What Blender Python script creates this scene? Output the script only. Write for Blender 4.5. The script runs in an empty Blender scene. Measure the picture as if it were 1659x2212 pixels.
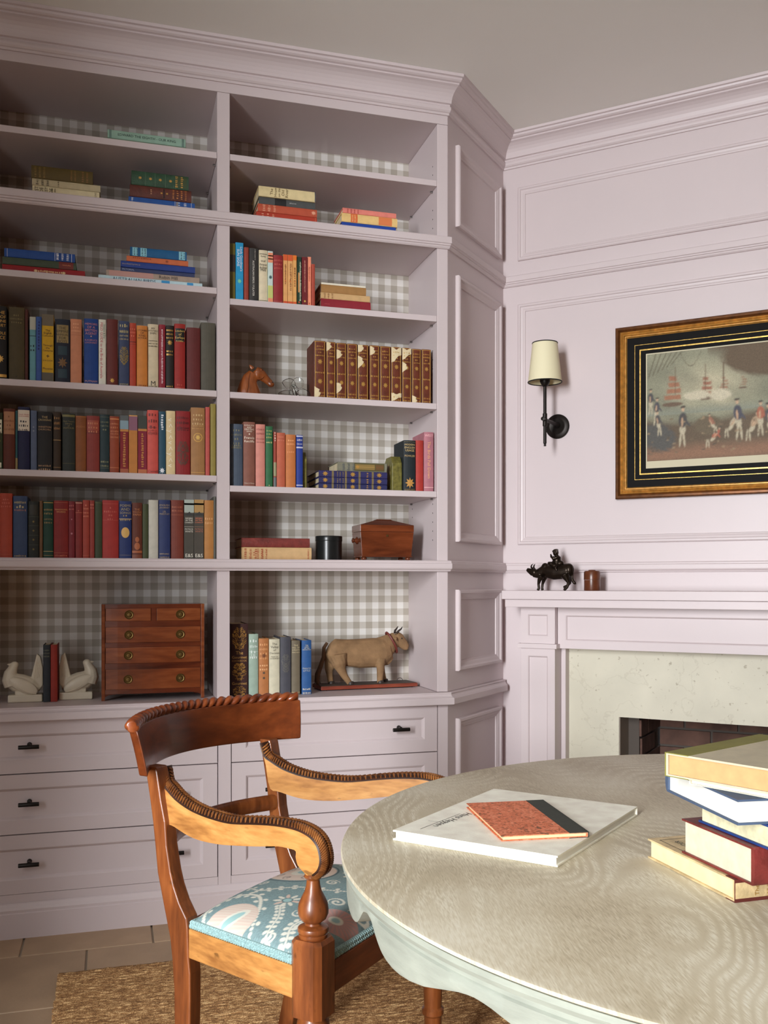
import bpy, bmesh, math, random
import numpy as np
from mathutils import Vector, Matrix

random.seed(7)
scene = bpy.context.scene
COL = scene.collection

# ------------------------------------------------------------------ camera
cam_data = bpy.data.cameras.new('camera')
cam = bpy.data.objects.new('camera', cam_data)
COL.objects.link(cam)
cam.location = (0.0, 0.0, 1.1)
cam.rotation_euler = (math.radians(90), 0, math.radians(-17))
cam_data.sensor_fit = 'HORIZONTAL'
cam_data.sensor_width = 36.0
cam_data.lens = 36.0 * 2085.0 / 1659.0
cam_data.shift_x = (829.5 - 876.0) / 1659.0
cam_data.shift_y = (1257.6 - 1106.0) / 1659.0
cam_data.clip_start = 0.05
scene.camera = cam

# ------------------------------------------------------------------ world, daylight, exposure
world = bpy.data.worlds.new('world')
scene.world = world
world.use_nodes = True
wnt = world.node_tree
wnt.nodes['Background'].inputs['Color'].default_value = (0.92, 0.96, 1.0, 1)
wnt.nodes['Background'].inputs['Strength'].default_value = 8.0

def window_light(name, loc, target, sx, sz, power, colour):
    d = bpy.data.lights.new(name, 'AREA')
    d.shape = 'RECTANGLE'
    d.size, d.size_y = sx, sz
    d.energy = power
    d.color = colour
    o = bpy.data.objects.new(name, d)
    COL.objects.link(o)
    o.location = loc
    o.rotation_euler = (Vector(target) - Vector(loc)).to_track_quat('-Z', 'Y').to_euler()
    return o

# added lamp panel standing in for sky beyond the left wall's window; a portal in that window guides the sky light
window_light('sky_panel_lamp', (-4.75, -4.30, 3.1), (1.2, 2.6, 1.3), 1.15, 6.4, 2150.0, (0.95, 0.975, 1.0))
portal = window_light('window_portal', (-2.05, -1.15, 1.51), (0.0, -1.15, 1.51), 1.9, 2.42, 1.0, (1, 1, 1))
portal.data.cycles.is_portal = True

scene.view_settings.view_transform = 'Standard'
scene.view_settings.look = 'None'
scene.view_settings.exposure = -0.45
scene.view_settings.gamma = 1.0
scene.view_settings.use_curve_mapping = False
scene.cycles.max_bounces = 8
scene.cycles.diffuse_bounces = 6
scene.cycles.caustics_reflective = False
scene.cycles.caustics_refractive = False

# ------------------------------------------------------------------ materials
def lin(c):
    r = []
    for v in c[:3]:
        v = v / 255.0
        r.append(v / 12.92 if v <= 0.04045 else ((v + 0.055) / 1.055) ** 2.4)
    return tuple(r) + (1.0,)

def bsdf_of(m):
    return m.node_tree.nodes['Principled BSDF']

MATS = {}
def mat(name, c, rough=0.5, metal=0.0, vary=0.0, vscale=8.0, bump=0.0, bscale=60.0, spec=0.5, stretch=None):
    """plain coloured material with a noise-driven tint and a fine relief"""
    if name in MATS:
        return MATS[name]
    m = bpy.data.materials.new(name)
    m.use_nodes = True
    nt = m.node_tree
    b = bsdf_of(m)
    b.inputs['Roughness'].default_value = rough
    b.inputs['Metallic'].default_value = metal
    b.inputs['Specular IOR Level'].default_value = spec
    base = lin(c)
    b.inputs['Base Color'].default_value = base
    if vary or bump:
        tc = nt.nodes.new('ShaderNodeTexCoord')
        mp = nt.nodes.new('ShaderNodeMapping')
        nt.links.new(tc.outputs['Object'], mp.inputs['Vector'])
        if stretch:
            mp.inputs['Scale'].default_value = stretch
    if vary:
        n = nt.nodes.new('ShaderNodeTexNoise')
        n.inputs['Scale'].default_value = vscale
        n.inputs['Detail'].default_value = 5
        nt.links.new(mp.outputs[0], n.inputs['Vector'])
        r = nt.nodes.new('ShaderNodeValToRGB')
        r.color_ramp.elements[0].position = 0.3
        r.color_ramp.elements[1].position = 0.7
        r.color_ramp.elements[0].color = tuple(v * (1 - vary) for v in base[:3]) + (1,)
        r.color_ramp.elements[1].color = tuple(min(1, v * (1 + vary)) for v in base[:3]) + (1,)
        nt.links.new(n.outputs['Fac'], r.inputs['Fac'])
        nt.links.new(r.outputs['Color'], b.inputs['Base Color'])
    if bump:
        n2 = nt.nodes.new('ShaderNodeTexNoise')
        n2.inputs['Scale'].default_value = bscale
        n2.inputs['Detail'].default_value = 4
        nt.links.new(mp.outputs[0], n2.inputs['Vector'])
        bp = nt.nodes.new('ShaderNodeBump')
        bp.inputs['Strength'].default_value = bump
        bp.inputs['Distance'].default_value = 0.004
        nt.links.new(n2.outputs['Fac'], bp.inputs['Height'])
        nt.links.new(bp.outputs['Normal'], b.inputs['Normal'])
    MATS[name] = m
    return m

def ramp_node(nt, stops):
    r = nt.nodes.new('ShaderNodeValToRGB')
    e = r.color_ramp.elements
    e[0].position, e[0].color = stops[0][0], lin(stops[0][1])
    e[1].position, e[1].color = stops[-1][0], lin(stops[-1][1])
    for p, c in stops[1:-1]:
        x = e.new(p)
        x.color = lin(c)
    return r

def wood(name, dark, mid, light, rough=0.3, axis=0, scale=9.0, stretch=9.0, fine=0.35, coat=0.0, marks=0.0):
    """wood with grain running along one object axis"""
    if name in MATS:
        return MATS[name]
    m = bpy.data.materials.new(name)
    m.use_nodes = True
    nt = m.node_tree
    L = nt.links
    b = bsdf_of(m)
    tc = nt.nodes.new('ShaderNodeTexCoord')
    mp = nt.nodes.new('ShaderNodeMapping')
    sc = [scale * stretch] * 3
    sc[axis] = scale
    mp.inputs['Scale'].default_value = sc
    L.new(tc.outputs['Object'], mp.inputs['Vector'])
    n1 = nt.nodes.new('ShaderNodeTexNoise')
    n1.inputs['Scale'].default_value = 0.35
    n1.inputs['Detail'].default_value = 4
    n1.inputs['Distortion'].default_value = 1.2
    L.new(mp.outputs[0], n1.inputs['Vector'])
    n2 = nt.nodes.new('ShaderNodeTexNoise')
    n2.inputs['Scale'].default_value = 2.2
    n2.inputs['Detail'].default_value = 6
    L.new(mp.outputs[0], n2.inputs['Vector'])
    mx = nt.nodes.new('ShaderNodeMix')
    mx.inputs[0].default_value = fine
    L.new(n1.outputs['Fac'], mx.inputs[2])
    L.new(n2.outputs['Fac'], mx.inputs[3])
    r = ramp_node(nt, [(0.32, dark), (0.5, mid), (0.68, light)])
    L.new(mx.outputs[0], r.inputs['Fac'])
    out = r.outputs['Color']
    if marks:
        v = nt.nodes.new('ShaderNodeTexNoise')
        v.inputs['Scale'].default_value = 55.0
        v.inputs['Detail'].default_value = 2
        mp2 = nt.nodes.new('ShaderNodeMapping')
        s2 = [1.0, 1.0, 1.0]
        s2[axis] = 0.35
        mp2.inputs['Scale'].default_value = s2
        L.new(tc.outputs['Object'], mp2.inputs['Vector'])
        L.new(mp2.outputs[0], v.inputs['Vector'])
        rr = nt.nodes.new('ShaderNodeMapRange')
        rr.inputs[1].default_value = 0.68
        rr.inputs[2].default_value = 0.74
        rr.inputs[3].default_value = 0.0
        rr.inputs[4].default_value = marks
        L.new(v.outputs['Fac'], rr.inputs[0])
        mk = nt.nodes.new('ShaderNodeMix')
        mk.data_type = 'RGBA'
        L.new(rr.outputs[0], mk.inputs[0])
        L.new(out, mk.inputs[6])
        mk.inputs[7].default_value = lin((45, 20, 8))
        out = mk.outputs[2]
    L.new(out, b.inputs['Base Color'])
    b.inputs['Roughness'].default_value = rough
    b.inputs['Coat Weight'].default_value = coat
    b.inputs['Coat Roughness'].default_value = 0.12
    bp = nt.nodes.new('ShaderNodeBump')
    bp.inputs['Strength'].default_value = 0.12
    bp.inputs['Distance'].default_value = 0.002
    L.new(n2.outputs['Fac'], bp.inputs['Height'])
    L.new(bp.outputs['Normal'], b.inputs['Normal'])
    MATS[name] = m
    return m

def painted_by_vertex(name, rough=0.7, bump=0.0, bscale=900.0):
    m = bpy.data.materials.new(name)
    m.use_nodes = True
    nt = m.node_tree
    b = bsdf_of(m)
    a = nt.nodes.new('ShaderNodeAttribute')
    a.attribute_name = 'print'
    nt.links.new(a.outputs['Color'], b.inputs['Base Color'])
    b.inputs['Roughness'].default_value = rough
    if bump:
        tc = nt.nodes.new('ShaderNodeTexCoord')
        n = nt.nodes.new('ShaderNodeTexNoise')
        n.inputs['Scale'].default_value = bscale
        nt.links.new(tc.outputs['Object'], n.inputs['Vector'])
        bp = nt.nodes.new('ShaderNodeBump')
        bp.inputs['Strength'].default_value = bump
        bp.inputs['Distance'].default_value = 0.001
        nt.links.new(n.outputs['Fac'], bp.inputs['Height'])
        nt.links.new(bp.outputs['Normal'], b.inputs['Normal'])
    MATS[name] = m
    return m

PAINT = mat('lilac_paint', (206, 193, 194), rough=0.42, vary=0.015, vscale=3.0, bump=0.03, bscale=180.0)
CEIL = mat('ceiling_paint', (240, 240, 234), rough=0.85, vary=0.01, vscale=2.0)
ROOMWALL = mat('lilac_wall_paint', (196, 184, 186), rough=0.6)
BOUNCE_BROWN = wood('unseen_wall_bounce_brown', (84, 56, 38), (110, 78, 54), (130, 96, 70), rough=0.5, axis=2, scale=3, stretch=6)  # dark brown for unseen walls, invented to cut and warm the bounced light
BRONZE = mat('dark_bronze', (34, 29, 26), rough=0.42, metal=0.6)
STEEL = mat('shelf_pin_steel', (150, 148, 145), rough=0.35, metal=1.0)
HOLE = mat('pin_hole_dark', (40, 34, 34), rough=0.9)

def gingham_material():
    m = bpy.data.materials.new('taupe_gingham_paper')
    m.use_nodes = True
    nt = m.node_tree
    L = nt.links
    b = bsdf_of(m)
    b.inputs['Roughness'].default_value = 0.8
    tc = nt.nodes.new('ShaderNodeTexCoord')
    sep = nt.nodes.new('ShaderNodeSeparateXYZ')
    L.new(tc.outputs['Object'], sep.inputs[0])
    def stripe(sock, phase):
        a = nt.nodes.new('ShaderNodeMath'); a.operation = 'ADD'
        a.inputs[1].default_value = phase
        L.new(sock, a.inputs[0])
        d = nt.nodes.new('ShaderNodeMath'); d.operation = 'DIVIDE'
        d.inputs[1].default_value = 0.0495
        L.new(a.outputs[0], d.inputs[0])
        f = nt.nodes.new('ShaderNodeMath'); f.operation = 'FRACT'
        L.new(d.outputs[0], f.inputs[0])
        g = nt.nodes.new('ShaderNodeMath'); g.operation = 'GREATER_THAN'
        g.inputs[1].default_value = 0.49
        L.new(f.outputs[0], g.inputs[0])
        return g.outputs[0]
    # white squares begin at x = 0.5577 and end (top edge) at z = 1.1223
    sx = stripe(sep.outputs[0], -0.5577 + 20 * 0.0495)
    sz = stripe(sep.outputs[2], -1.1223 + 0.0495 * 0.49 + 40 * 0.0495)
    s = nt.nodes.new('ShaderNodeMath'); s.operation = 'ADD'
    L.new(sx, s.inputs[0]); L.new(sz, s.inputs[1])
    h = nt.nodes.new('ShaderNodeMath'); h.operation = 'MULTIPLY'
    h.inputs[1].default_value = 0.5
    L.new(s.outputs[0], h.inputs[0])
    r = nt.nodes.new('ShaderNodeValToRGB')
    r.color_ramp.interpolation = 'CONSTANT'
    e = r.color_ramp.elements
    e[0].position, e[0].color = 0.0, lin((228, 225, 219))
    e[1].position, e[1].color = 0.75, lin((172, 164, 151))
    x = e.new(0.25); x.color = lin((200, 194, 184))
    L.new(h.outputs[0], r.inputs['Fac'])
    L.new(r.outputs['Color'], b.inputs['Base Color'])
    return m
GINGHAM = gingham_material()

# ------------------------------------------------------------------ mesh helpers
class MB:
    """collects vertices and faces of ONE mesh; .M maps local to object space"""
    def __init__(self, M=None):
        self.v, self.f = [], []
        self.M = M
    def add(self, pts, faces):
        k = len(self.v)
        for p in pts:
            p = Vector(p)
            self.v.append(self.M @ p if self.M else p)
        self.f += [tuple(i + k for i in q) for q in faces]
        return self
    def box(self, x0, x1, y0, y1, z0, z1):
        P = [(x0, y0, z0), (x1, y0, z0), (x1, y1, z0), (x0, y1, z0), (x0, y0, z1), (x1, y0, z1), (x1, y1, z1), (x0, y1, z1)]
        return self.add(P, [(0, 3, 2, 1), (4, 5, 6, 7), (0, 1, 5, 4), (1, 2, 6, 5), (2, 3, 7, 6), (3, 0, 4, 7)])
    def prism(self, poly, axis, a, b):
        """extrude a 2D polygon along an axis: axis 'z' poly=(x,y); 'y' poly=(x,z); 'x' poly=(y,z)"""
        def P(q, h):
            return {'z': (q[0], q[1], h), 'y': (q[0], h, q[1]), 'x': (h, q[0], q[1])}[axis]
        n = len(poly)
        return self.add([P(q, a) for q in poly] + [P(q, b) for q in poly],
                        [tuple(range(n - 1, -1, -1)), tuple(range(n, 2 * n))] + [(i, (i + 1) % n, n + (i + 1) % n, n + i) for i in range(n)])
    def sweep(self, prof, path, first=0, last=None, closed=False):
        """prof [(p,z)] swept along a plan polyline; p points to the right-hand side; mitred"""
        n = len(path)
        rings = []
        for i in range(n):
            def unit(a, b):
                d = Vector((b[0] - a[0], b[1] - a[1]))
                return d.normalized()
            if closed:
                d0, d1 = unit(path[i - 1], path[i]), unit(path[i], path[(i + 1) % n])
            else:
                d0 = unit(path[i - 1], path[i]) if i else None
                d1 = unit(path[i], path[i + 1]) if i < n - 1 else None
                d0 = d0 or d1
                d1 = d1 or d0
            n0, n1 = Vector((d0.y, -d0.x)), Vector((d1.y, -d1.x))
            k = (n0 + n1)
            k = k / max(1e-6, k.dot(n0))
            rings.append([(path[i][0] + k.x * p, path[i][1] + k.y * p, z) for p, z in prof])
        last = n - 1 if last is None else last
        idx = list(range(n)) + [0] if closed else list(range(first, last + 1))
        m = len(prof)
        pts = [p for i in idx for p in rings[i]]
        faces = []
        for a in range(len(idx) - 1):
            for j in range(m - 1):
                faces.append((a * m + j, a * m + j + 1, (a + 1) * m + j + 1, (a + 1) * m + j))
        if not closed:
            faces += [tuple(range(m)), tuple(range((len(idx) - 1) * m, len(idx) * m))]
        return self.add(pts, faces)
    def lathe(self, prof, c=(0, 0, 0), n=24, axis='z', cap=True):
        pts, faces = [], []
        m = len(prof)
        for i in range(n):
            a = 2 * math.pi * i / n
            for r, z in prof:
                x, y = r * math.cos(a), r * math.sin(a)
                q = {'z': (x, y, z), 'y': (x, z, y), 'x': (z, x, y)}[axis]
                pts.append((c[0] + q[0], c[1] + q[1], c[2] + q[2]))
        for i in range(n):
            for j in range(m - 1):
                faces.append((i * m + j, ((i + 1) % n) * m + j, ((i + 1) % n) * m + j + 1, i * m + j + 1))
        if cap:
            if prof[0][0] > 1e-5:
                faces.append(tuple(i * m for i in range(n)))
            if prof[-1][0] > 1e-5:
                faces.append(tuple(i * m + m - 1 for i in range(n)))
        return self.add(pts, faces)
    def tube(self, pts, radii, n=10, flat=1.0, up=(0, 0, 1)):
        """tapered tube through points; flat scales the radius across 'up'"""
        P = [Vector(p) for p in pts]
        if not hasattr(radii, '__len__'):
            radii = [radii] * len(P)
        up = Vector(up)
        R, F = [], []
        last = None
        for i, p in enumerate(P):
            t = (P[min(i + 1, len(P) - 1)] - P[max(i - 1, 0)]).normalized()
            s = t.cross(up)
            if s.length < 1e-4:
                s = t.cross(Vector((1, 0, 0)))
            s.normalize()
            if last is not None and s.dot(last) < 0:
                s = -s
            last = s
            w = s.cross(t).normalized()
            for k in range(n):
                a = 2 * math.pi * k / n
                R.append(p + s * (math.cos(a) * radii[i] * flat) + w * (math.sin(a) * radii[i]))
        for i in range(len(P) - 1):
            for k in range(n):
                F.append((i * n + k, i * n + (k + 1) % n, (i + 1) * n + (k + 1) % n, (i + 1) * n + k))
        F += [tuple(range(n)), tuple(range((len(P) - 1) * n, len(P) * n))]
        return self.add(R, F)
    def ball(self, c, r, n=14, m=9, rot=None):
        rx, ry, rz = (r, r, r) if not hasattr(r, '__len__') else r
        E = rot.to_matrix() if rot is not None else Matrix.Identity(3)
        pts, faces = [], []
        for i in range(1, m):
            t = math.pi * i / m
            for k in range(n):
                a = 2 * math.pi * k / n
                pts.append(Vector(c) + E @ Vector((rx * math.sin(t) * math.cos(a), ry * math.sin(t) * math.sin(a), rz * math.cos(t))))
        top = len(pts)
        pts += [Vector(c) + E @ Vector((0, 0, rz)), Vector(c) + E @ Vector((0, 0, -rz))]
        for i in range(m - 2):
            for k in range(n):
                faces.append((i * n + k, (i + 1) * n + k, (i + 1) * n + (k + 1) % n, i * n + (k + 1) % n))
        for k in range(n):
            faces.append((top, k, (k + 1) % n))
            faces.append((top + 1, (m - 2) * n + (k + 1) % n, (m - 2) * n + k))
        return self.add(pts, faces)
    def mesh(self, name):
        me = bpy.data.meshes.new(name)
        me.from_pydata([tuple(p) for p in self.v], [], self.f)
        bm = bmesh.new()
        bm.from_mesh(me)
        bmesh.ops.recalc_face_normals(bm, faces=bm.faces)
        bm.to_mesh(me)
        bm.free()
        return me

def link(name, me, material, parent=None, smooth=False, bevel=0.0, angle=40):
    o = bpy.data.objects.new(name, me)
    COL.objects.link(o)
    if material is not None and not me.materials:
        me.materials.append(material)
    if parent is not None:
        o.parent = parent
    if smooth:
        for p in me.polygons:
            p.use_smooth = True
        try:
            me.set_sharp_from_angle(angle=math.radians(angle))
        except Exception:
            pass
    if bevel:
        b = o.modifiers.new('edge', 'BEVEL')
        b.width = bevel
        b.segments = 2
        b.limit_method = 'ANGLE'
        b.angle_limit = math.radians(40)
    return o

def obj(name, mb, material, parent=None, **k):
    return link(name, mb.mesh(name), material, parent, **k)

def tag(o, label, cat, group=None):
    o['label'] = label
    o['category'] = cat
    if group:
        o['group'] = group
    return o

def thing(name, label, cat, loc=(0, 0, 0), rz=0.0, group=None):
    o = bpy.data.objects.new(name, None)
    o.empty_display_size = 0.05
    COL.objects.link(o)
    o.location = loc
    o.rotation_euler = (0, 0, rz)
    return tag(o, label, cat, group)

def struct(name, mb, material, **k):
    o = obj(name, mb, material, **k)
    o['kind'] = 'structure'
    return o

def fuse(name, mb, material, parent, voxel=0.003, smooth_iter=6):
    """melt overlapping shapes into one continuous skin"""
    me = mb.mesh(name + '_raw')
    t = bpy.data.objects.new('raw', me)
    COL.objects.link(t)
    r = t.modifiers.new('remesh', 'REMESH')
    r.mode = 'VOXEL'
    r.voxel_size = voxel
    s = t.modifiers.new('smooth', 'SMOOTH')
    s.iterations = smooth_iter
    s.factor = 0.5
    dg = bpy.context.evaluated_depsgraph_get()
    new = bpy.data.meshes.new_from_object(t.evaluated_get(dg))
    new.name = name
    bpy.data.objects.remove(t)
    bpy.data.meshes.remove(me)
    new.materials.clear()
    return link(name, new, material, parent, smooth=True, angle=180)

def paint_vertices(me, colours):
    a = me.color_attributes.new('print', 'FLOAT_COLOR', 'POINT')
    arr = np.ones((len(me.vertices), 4), dtype=np.float32)
    arr[:, :3] = colours
    a.data.foreach_set('color', arr.ravel())

TEXTS = {}
def text_mesh(s, shear=0.0):
    """flat glyph outlines of a word: (verts Nx2, faces), height about 1"""
    key = (s, shear)
    if key not in TEXTS:
        cu = bpy.data.curves.new('glyphs', 'FONT')
        cu.body = s
        cu.size = 1.0
        cu.shear = shear
        cu.resolution_u = 2
        cu.align_x = 'CENTER'
        t = bpy.data.objects.new('glyphs', cu)
        COL.objects.link(t)
        dg = bpy.context.evaluated_depsgraph_get()
        me = bpy.data.meshes.new_from_object(t.evaluated_get(dg))
        V = np.array([v.co[:2] for v in me.vertices], dtype=float).reshape(-1, 2)
        F = [tuple(p.vertices) for p in me.polygons]
        bpy.data.objects.remove(t)
        bpy.data.curves.remove(cu)
        bpy.data.meshes.remove(me)
        TEXTS[key] = (V, F)
    return TEXTS[key]

S2 = math.sqrt(0.5)
FRONT = 3.21                      # plane of the bookcase face
BACK = 3.553
CORNER = Vector((1.137, FRONT, 0))          # where the splayed side begins
INNER = Vector((1.501, 3.574, 0))           # where the splayed side meets the chimney wall
CEILING = 2.858
WALLEND = INNER + Vector((S2, -S2, 0)) * 1.70
M_WALL = Matrix(((S2, -S2, 0, INNER.x), (-S2, -S2, 0, INNER.y), (0, 0, 1, 0), (0, 0, 0, 1)))   # (along, out, up)
M_SIDE = Matrix(((S2, S2, 0, CORNER.x), (S2, -S2, 0, CORNER.y), (0, 0, 1, 0), (0, 0, 0, 1)))   # (along, out, up)
LEFT = -0.425

# ------------------------------------------------------------------ the room shell
def rect_frame(mb, a0, a1, z0, z1, prof):
    """moulding swept round a rectangle on a (along, out, up) plane; prof [(inward, out)]"""
    m = len(prof)
    pts, faces = [], []
    for w, p in prof:
        pts += [(a0 + w, p, z0 + w), (a1 - w, p, z0 + w), (a1 - w, p, z1 - w), (a0 + w, p, z1 - w)]
    for j in range(m - 1):
        for k in range(4):
            faces.append((j * 4 + k, j * 4 + (k + 1) % 4, (j + 1) * 4 + (k + 1) % 4, (j + 1) * 4 + k))
    return mb.add(pts, faces)

def recessed_front(mb, a0, a1, z0, z1, back, face, margin, rec, bev=0.006, top=None):
    """a board from 'back' to 'face' with a sunk panel inside a bevelled edge"""
    mt = margin if top is None else top
    R = [(0, 0, back), (0, 0, face), (margin, mt, face), (margin + 0.003, mt + 0.003, face - 0.002),
         (margin + bev, mt + bev, face - rec + 0.001), (margin + bev + 0.001, mt + bev + 0.001, face - rec)]
    pts, faces = [], []
    for w, wz, p in R:
        pts += [(a0 + w, p, z0 + wz), (a1 - w, p, z0 + wz), (a1 - w, p, z1 - wz), (a0 + w, p, z1 - wz)]
    for j in range(len(R) - 1):
        for k in range(4):
            faces.append((j * 4 + k, j * 4 + (k + 1) % 4, (j + 1) * 4 + (k + 1) % 4, (j + 1) * 4 + k))
    n = len(R) * 4
    faces += [(0, 1, 2, 3), (n - 4, n - 3, n - 2, n - 1)]
    return mb.add(pts, faces)

GROUT = mat('pale_grout', (176, 166, 150), rough=0.95)
def stone_tile_material():
    m = mat('buff_limestone', (168, 142, 114), rough=0.55, vary=0.10, vscale=7.0, bump=0.12, bscale=90.0)
    nt = m.node_tree
    oi = nt.nodes.new('ShaderNodeObjectInfo')
    hs = nt.nodes.new('ShaderNodeHueSaturation')
    mr = nt.nodes.new('ShaderNodeMapRange')
    mr.inputs[3].default_value = 0.86
    mr.inputs[4].default_value = 1.14
    b = bsdf_of(m)
    src = b.inputs['Base Color'].links[0].from_socket
    nt.links.new(oi.outputs['Random'], mr.inputs[0])
    nt.links.new(mr.outputs[0], hs.inputs['Value'])
    nt.links.new(src, hs.inputs['Color'])
    nt.links.new(hs.outputs[0], b.inputs['Base Color'])
    return m
LIMESTONE = stone_tile_material()

RX, RY, LX, BY = WALLEND.x, -2.3, -2.0, 3.574
WY0, WY1, WZ0, WZ1 = -2.1, -0.20, 0.30, 2.72          # the window in the left wall
floor = struct('floor', MB().box(LX - 0.1, RX + 0.1, RY - 0.1, BY + 0.1, -0.08, -0.006), GROUT)
rows = [(3.045, 3.44, [-0.645, -0.255, 0.126, 0.52, 0.90, 1.30, 1.70]), (2.654, 3.045, [-0.66, -0.067, 0.523, 1.11, 1.70])]
yy, k = 2.654, 0
while yy > RY + 0.05:
    h = 0.392
    x0 = (-0.36, -0.55, -0.2)[k % 3]
    rows.append((max(RY, yy - h), yy, [x0 + 0.595 * i for i in range(-5, 6)]))
    yy -= h
    k += 1
for y0, y1, joints in rows:
    xs = [LX] + [j for j in joints if LX + 0.02 < j < RX - 0.02] + [RX]
    for a, b in zip(xs[:-1], xs[1:]):
        lim = INNER.x + (INNER.y - y1) if y1 > 2.4 else RX
        b = min(b, lim)
        if b - a < 0.05:
            continue
        obj('tile', MB().box(a + 0.003, b - 0.003, y0 + 0.003, y1 - 0.003, -0.006, 0.0), LIMESTONE, floor, bevel=0.002)

struct('ceiling', MB().box(LX - 0.1, RX + 0.1, RY - 0.1, BY + 0.1, CEILING, CEILING + 0.08), CEIL)
struct('wall_back', MB().box(LX, INNER.x, BY, BY + 0.1, 0, CEILING), ROOMWALL)
wl = MB()
for a in ((RY, WY0, 0, CEILING), (WY1, BY, 0, CEILING), (WY0, WY1, 0, WZ0), (WY0, WY1, WZ1, CEILING)):
    wl.box(LX - 0.1, LX, a[0], a[1], a[2], a[3])
struct('wall_left', wl, BOUNCE_BROWN)
struct('wall_rear', MB().box(LX, RX, RY - 0.1, RY, 0, CEILING), BOUNCE_BROWN)
struct('wall_far_side', MB().box(RX, RX + 0.1, RY, WALLEND.y, 0, CEILING), BOUNCE_BROWN)
wf = MB()
for a in ((WY0, WY0 + 0.04, WZ0, WZ1), (WY1 - 0.04, WY1, WZ0, WZ1), (WY0 + 0.04, WY1 - 0.04, WZ0, WZ0 + 0.04), (WY0 + 0.04, WY1 - 0.04, WZ1 - 0.04, WZ1)):
    wf.box(LX - 0.07, LX - 0.03, a[0], a[1], a[2], a[3])
struct('window_1', wf, mat('white_window_paint', (225, 222, 216), rough=0.4))

# chimney wall, panelled, with the opening for the fire
W0, W1 = 0.474, 1.226
OPEN_Z = 0.595
ww = MB(M_WALL)
ww.box(0, W0, -0.1, 0, 0, CEILING).box(W1, 1.70, -0.1, 0, 0, CEILING).box(W0, W1, -0.1, 0, OPEN_Z, CEILING)
wall_right = struct('wall_right', ww, PAINT)
PANEL_PROF = [(0, 0), (0, 0.009), (0.004, 0.012), (0.010, 0.012), (0.013, 0.008), (0.020, 0.0065), (0.025, 0.004), (0.028, 0.0035), (0.030, 0)]
for z0, z1 in ((2.371, 2.660), (1.248, 2.198)):
    obj('panel_moulding', rect_frame(MB(M_WALL), 0.065, 1.635, z0, z1, PANEL_PROF), PAINT, wall_right)

PATH = [(-0.789, 3.574), (LEFT, FRONT), (CORNER.x, CORNER.y), (INNER.x, INNER.y), (WALLEND.x, WALLEND.y)]
CROWN = [(0, 2.742), (0.006, 2.742), (0.007, 2.749), (0.011, 2.751), (0.015, 2.756), (0.016, 2.762), (0.015, 2.768), (0.011, 2.771), (0.011, 2.777), (0.018, 2.779),
         (0.019, 2.788), (0.023, 2.799), (0.029, 2.809), (0.037, 2.818), (0.047, 2.825), (0.056, 2.829), (0.056, 2.834), (0.063, 2.836), (0.068, 2.840),
         (0.070, 2.846), (0.077, 2.848), (0.078, 2.8575), (0, 2.8575)]
LEDGE_UP = [(0, 2.272), (0.006, 2.272), (0.010, 2.276), (0.012, 2.281), (0.016, 2.282), (0.016, 2.287), (0.020, 2.289), (0.020, 2.309), (0.018, 2.312), (0, 2.312)]
LEDGE_LOW = [(0, 1.138), (0.013, 1.138), (0.015, 1.143), (0.020, 1.146), (0.022, 1.150), (0.022, 1.165), (0.018, 1.168), (0.018, 1.172), (0.014, 1.176), (0, 1.176)]
obj('crown_moulding', MB().sweep(CROWN, PATH, 3, 4), PAINT, wall_right)
obj('picture_rail', MB().sweep(LEDGE_UP, PATH, 3, 4), PAINT, wall_right)
obj('chair_rail', MB().sweep([(p * 0.8, z) for p, z in LEDGE_LOW], PATH, 3, 4), PAINT, wall_right)

# ------------------------------------------------------------------ built-in bookcase
SH_L = (-0.385, 0.335)
SH_R = (0.376, 1.098)
case = thing('built_in_bookcase', 'lilac painted built-in bookcase with gingham back and deep crown moulding', 'bookcase', (0.355, FRONT, 0))
def cpart(name, mb, m=PAINT, **k):
    o = obj(name, mb, m, case, **k)
    o.matrix_parent_inverse = case.matrix_basis.inverted()
    return o
cpart('back_panel', MB().box(SH_L[0] - 0.02, SH_R[1] + 0.02, BACK, BACK + 0.015, 0.714, 2.712), GINGHAM)
for x0, x1 in ((LEFT, SH_L[0]), (SH_L[1], SH_R[0]), (SH_R[1], CORNER.x)):
    cpart('divider', MB().box(x0, x1, FRONT, BACK - 0.0005, 0.7145, 2.710), bevel=0.0012)
cpart('top_board', MB().box(LEFT, CORNER.x, FRONT, BACK + 0.01, 2.711, 2.78), bevel=0.0012)
cpart('crown_moulding', MB().sweep(CROWN, PATH, 0, 3))
cpart('upper_ledge', MB().sweep(LEDGE_UP, PATH, 0, 3))
cpart('lower_ledge', MB().sweep(LEDGE_LOW, PATH, 0, 3))
FIXED = {2.312: 0.035, 1.176: 0.034}
for (x0, x1), zs in ((SH_L, (2.512, 2.312, 2.067, 1.729, 1.45, 1.176)), (SH_R, (2.512, 2.312, 2.036, 1.728, 1.419, 1.176))):
    for z in zs:
        t = FIXED.get(z, 0.0205)
        y0 = FRONT + (0.0005 if z in FIXED else 0.002)
        cpart('shelf', MB().box(x0 + 0.0008, x1 - 0.0008, y0, BACK - 0.0005, z - t, z), bevel=0.0012)
        if z not in FIXED:
            for xx in (x0 + 0.005, x1 - 0.005):
                for yy in (FRONT + 0.05, BACK - 0.05):
                    cpart('shelf_pin', MB().lathe([(0.0001, -0.004), (0.003, -0.004), (0.003, 0.004), (0.0001, 0.004)], (xx, yy, z - t - 0.0032), 8, 'x'), STEEL)
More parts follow.
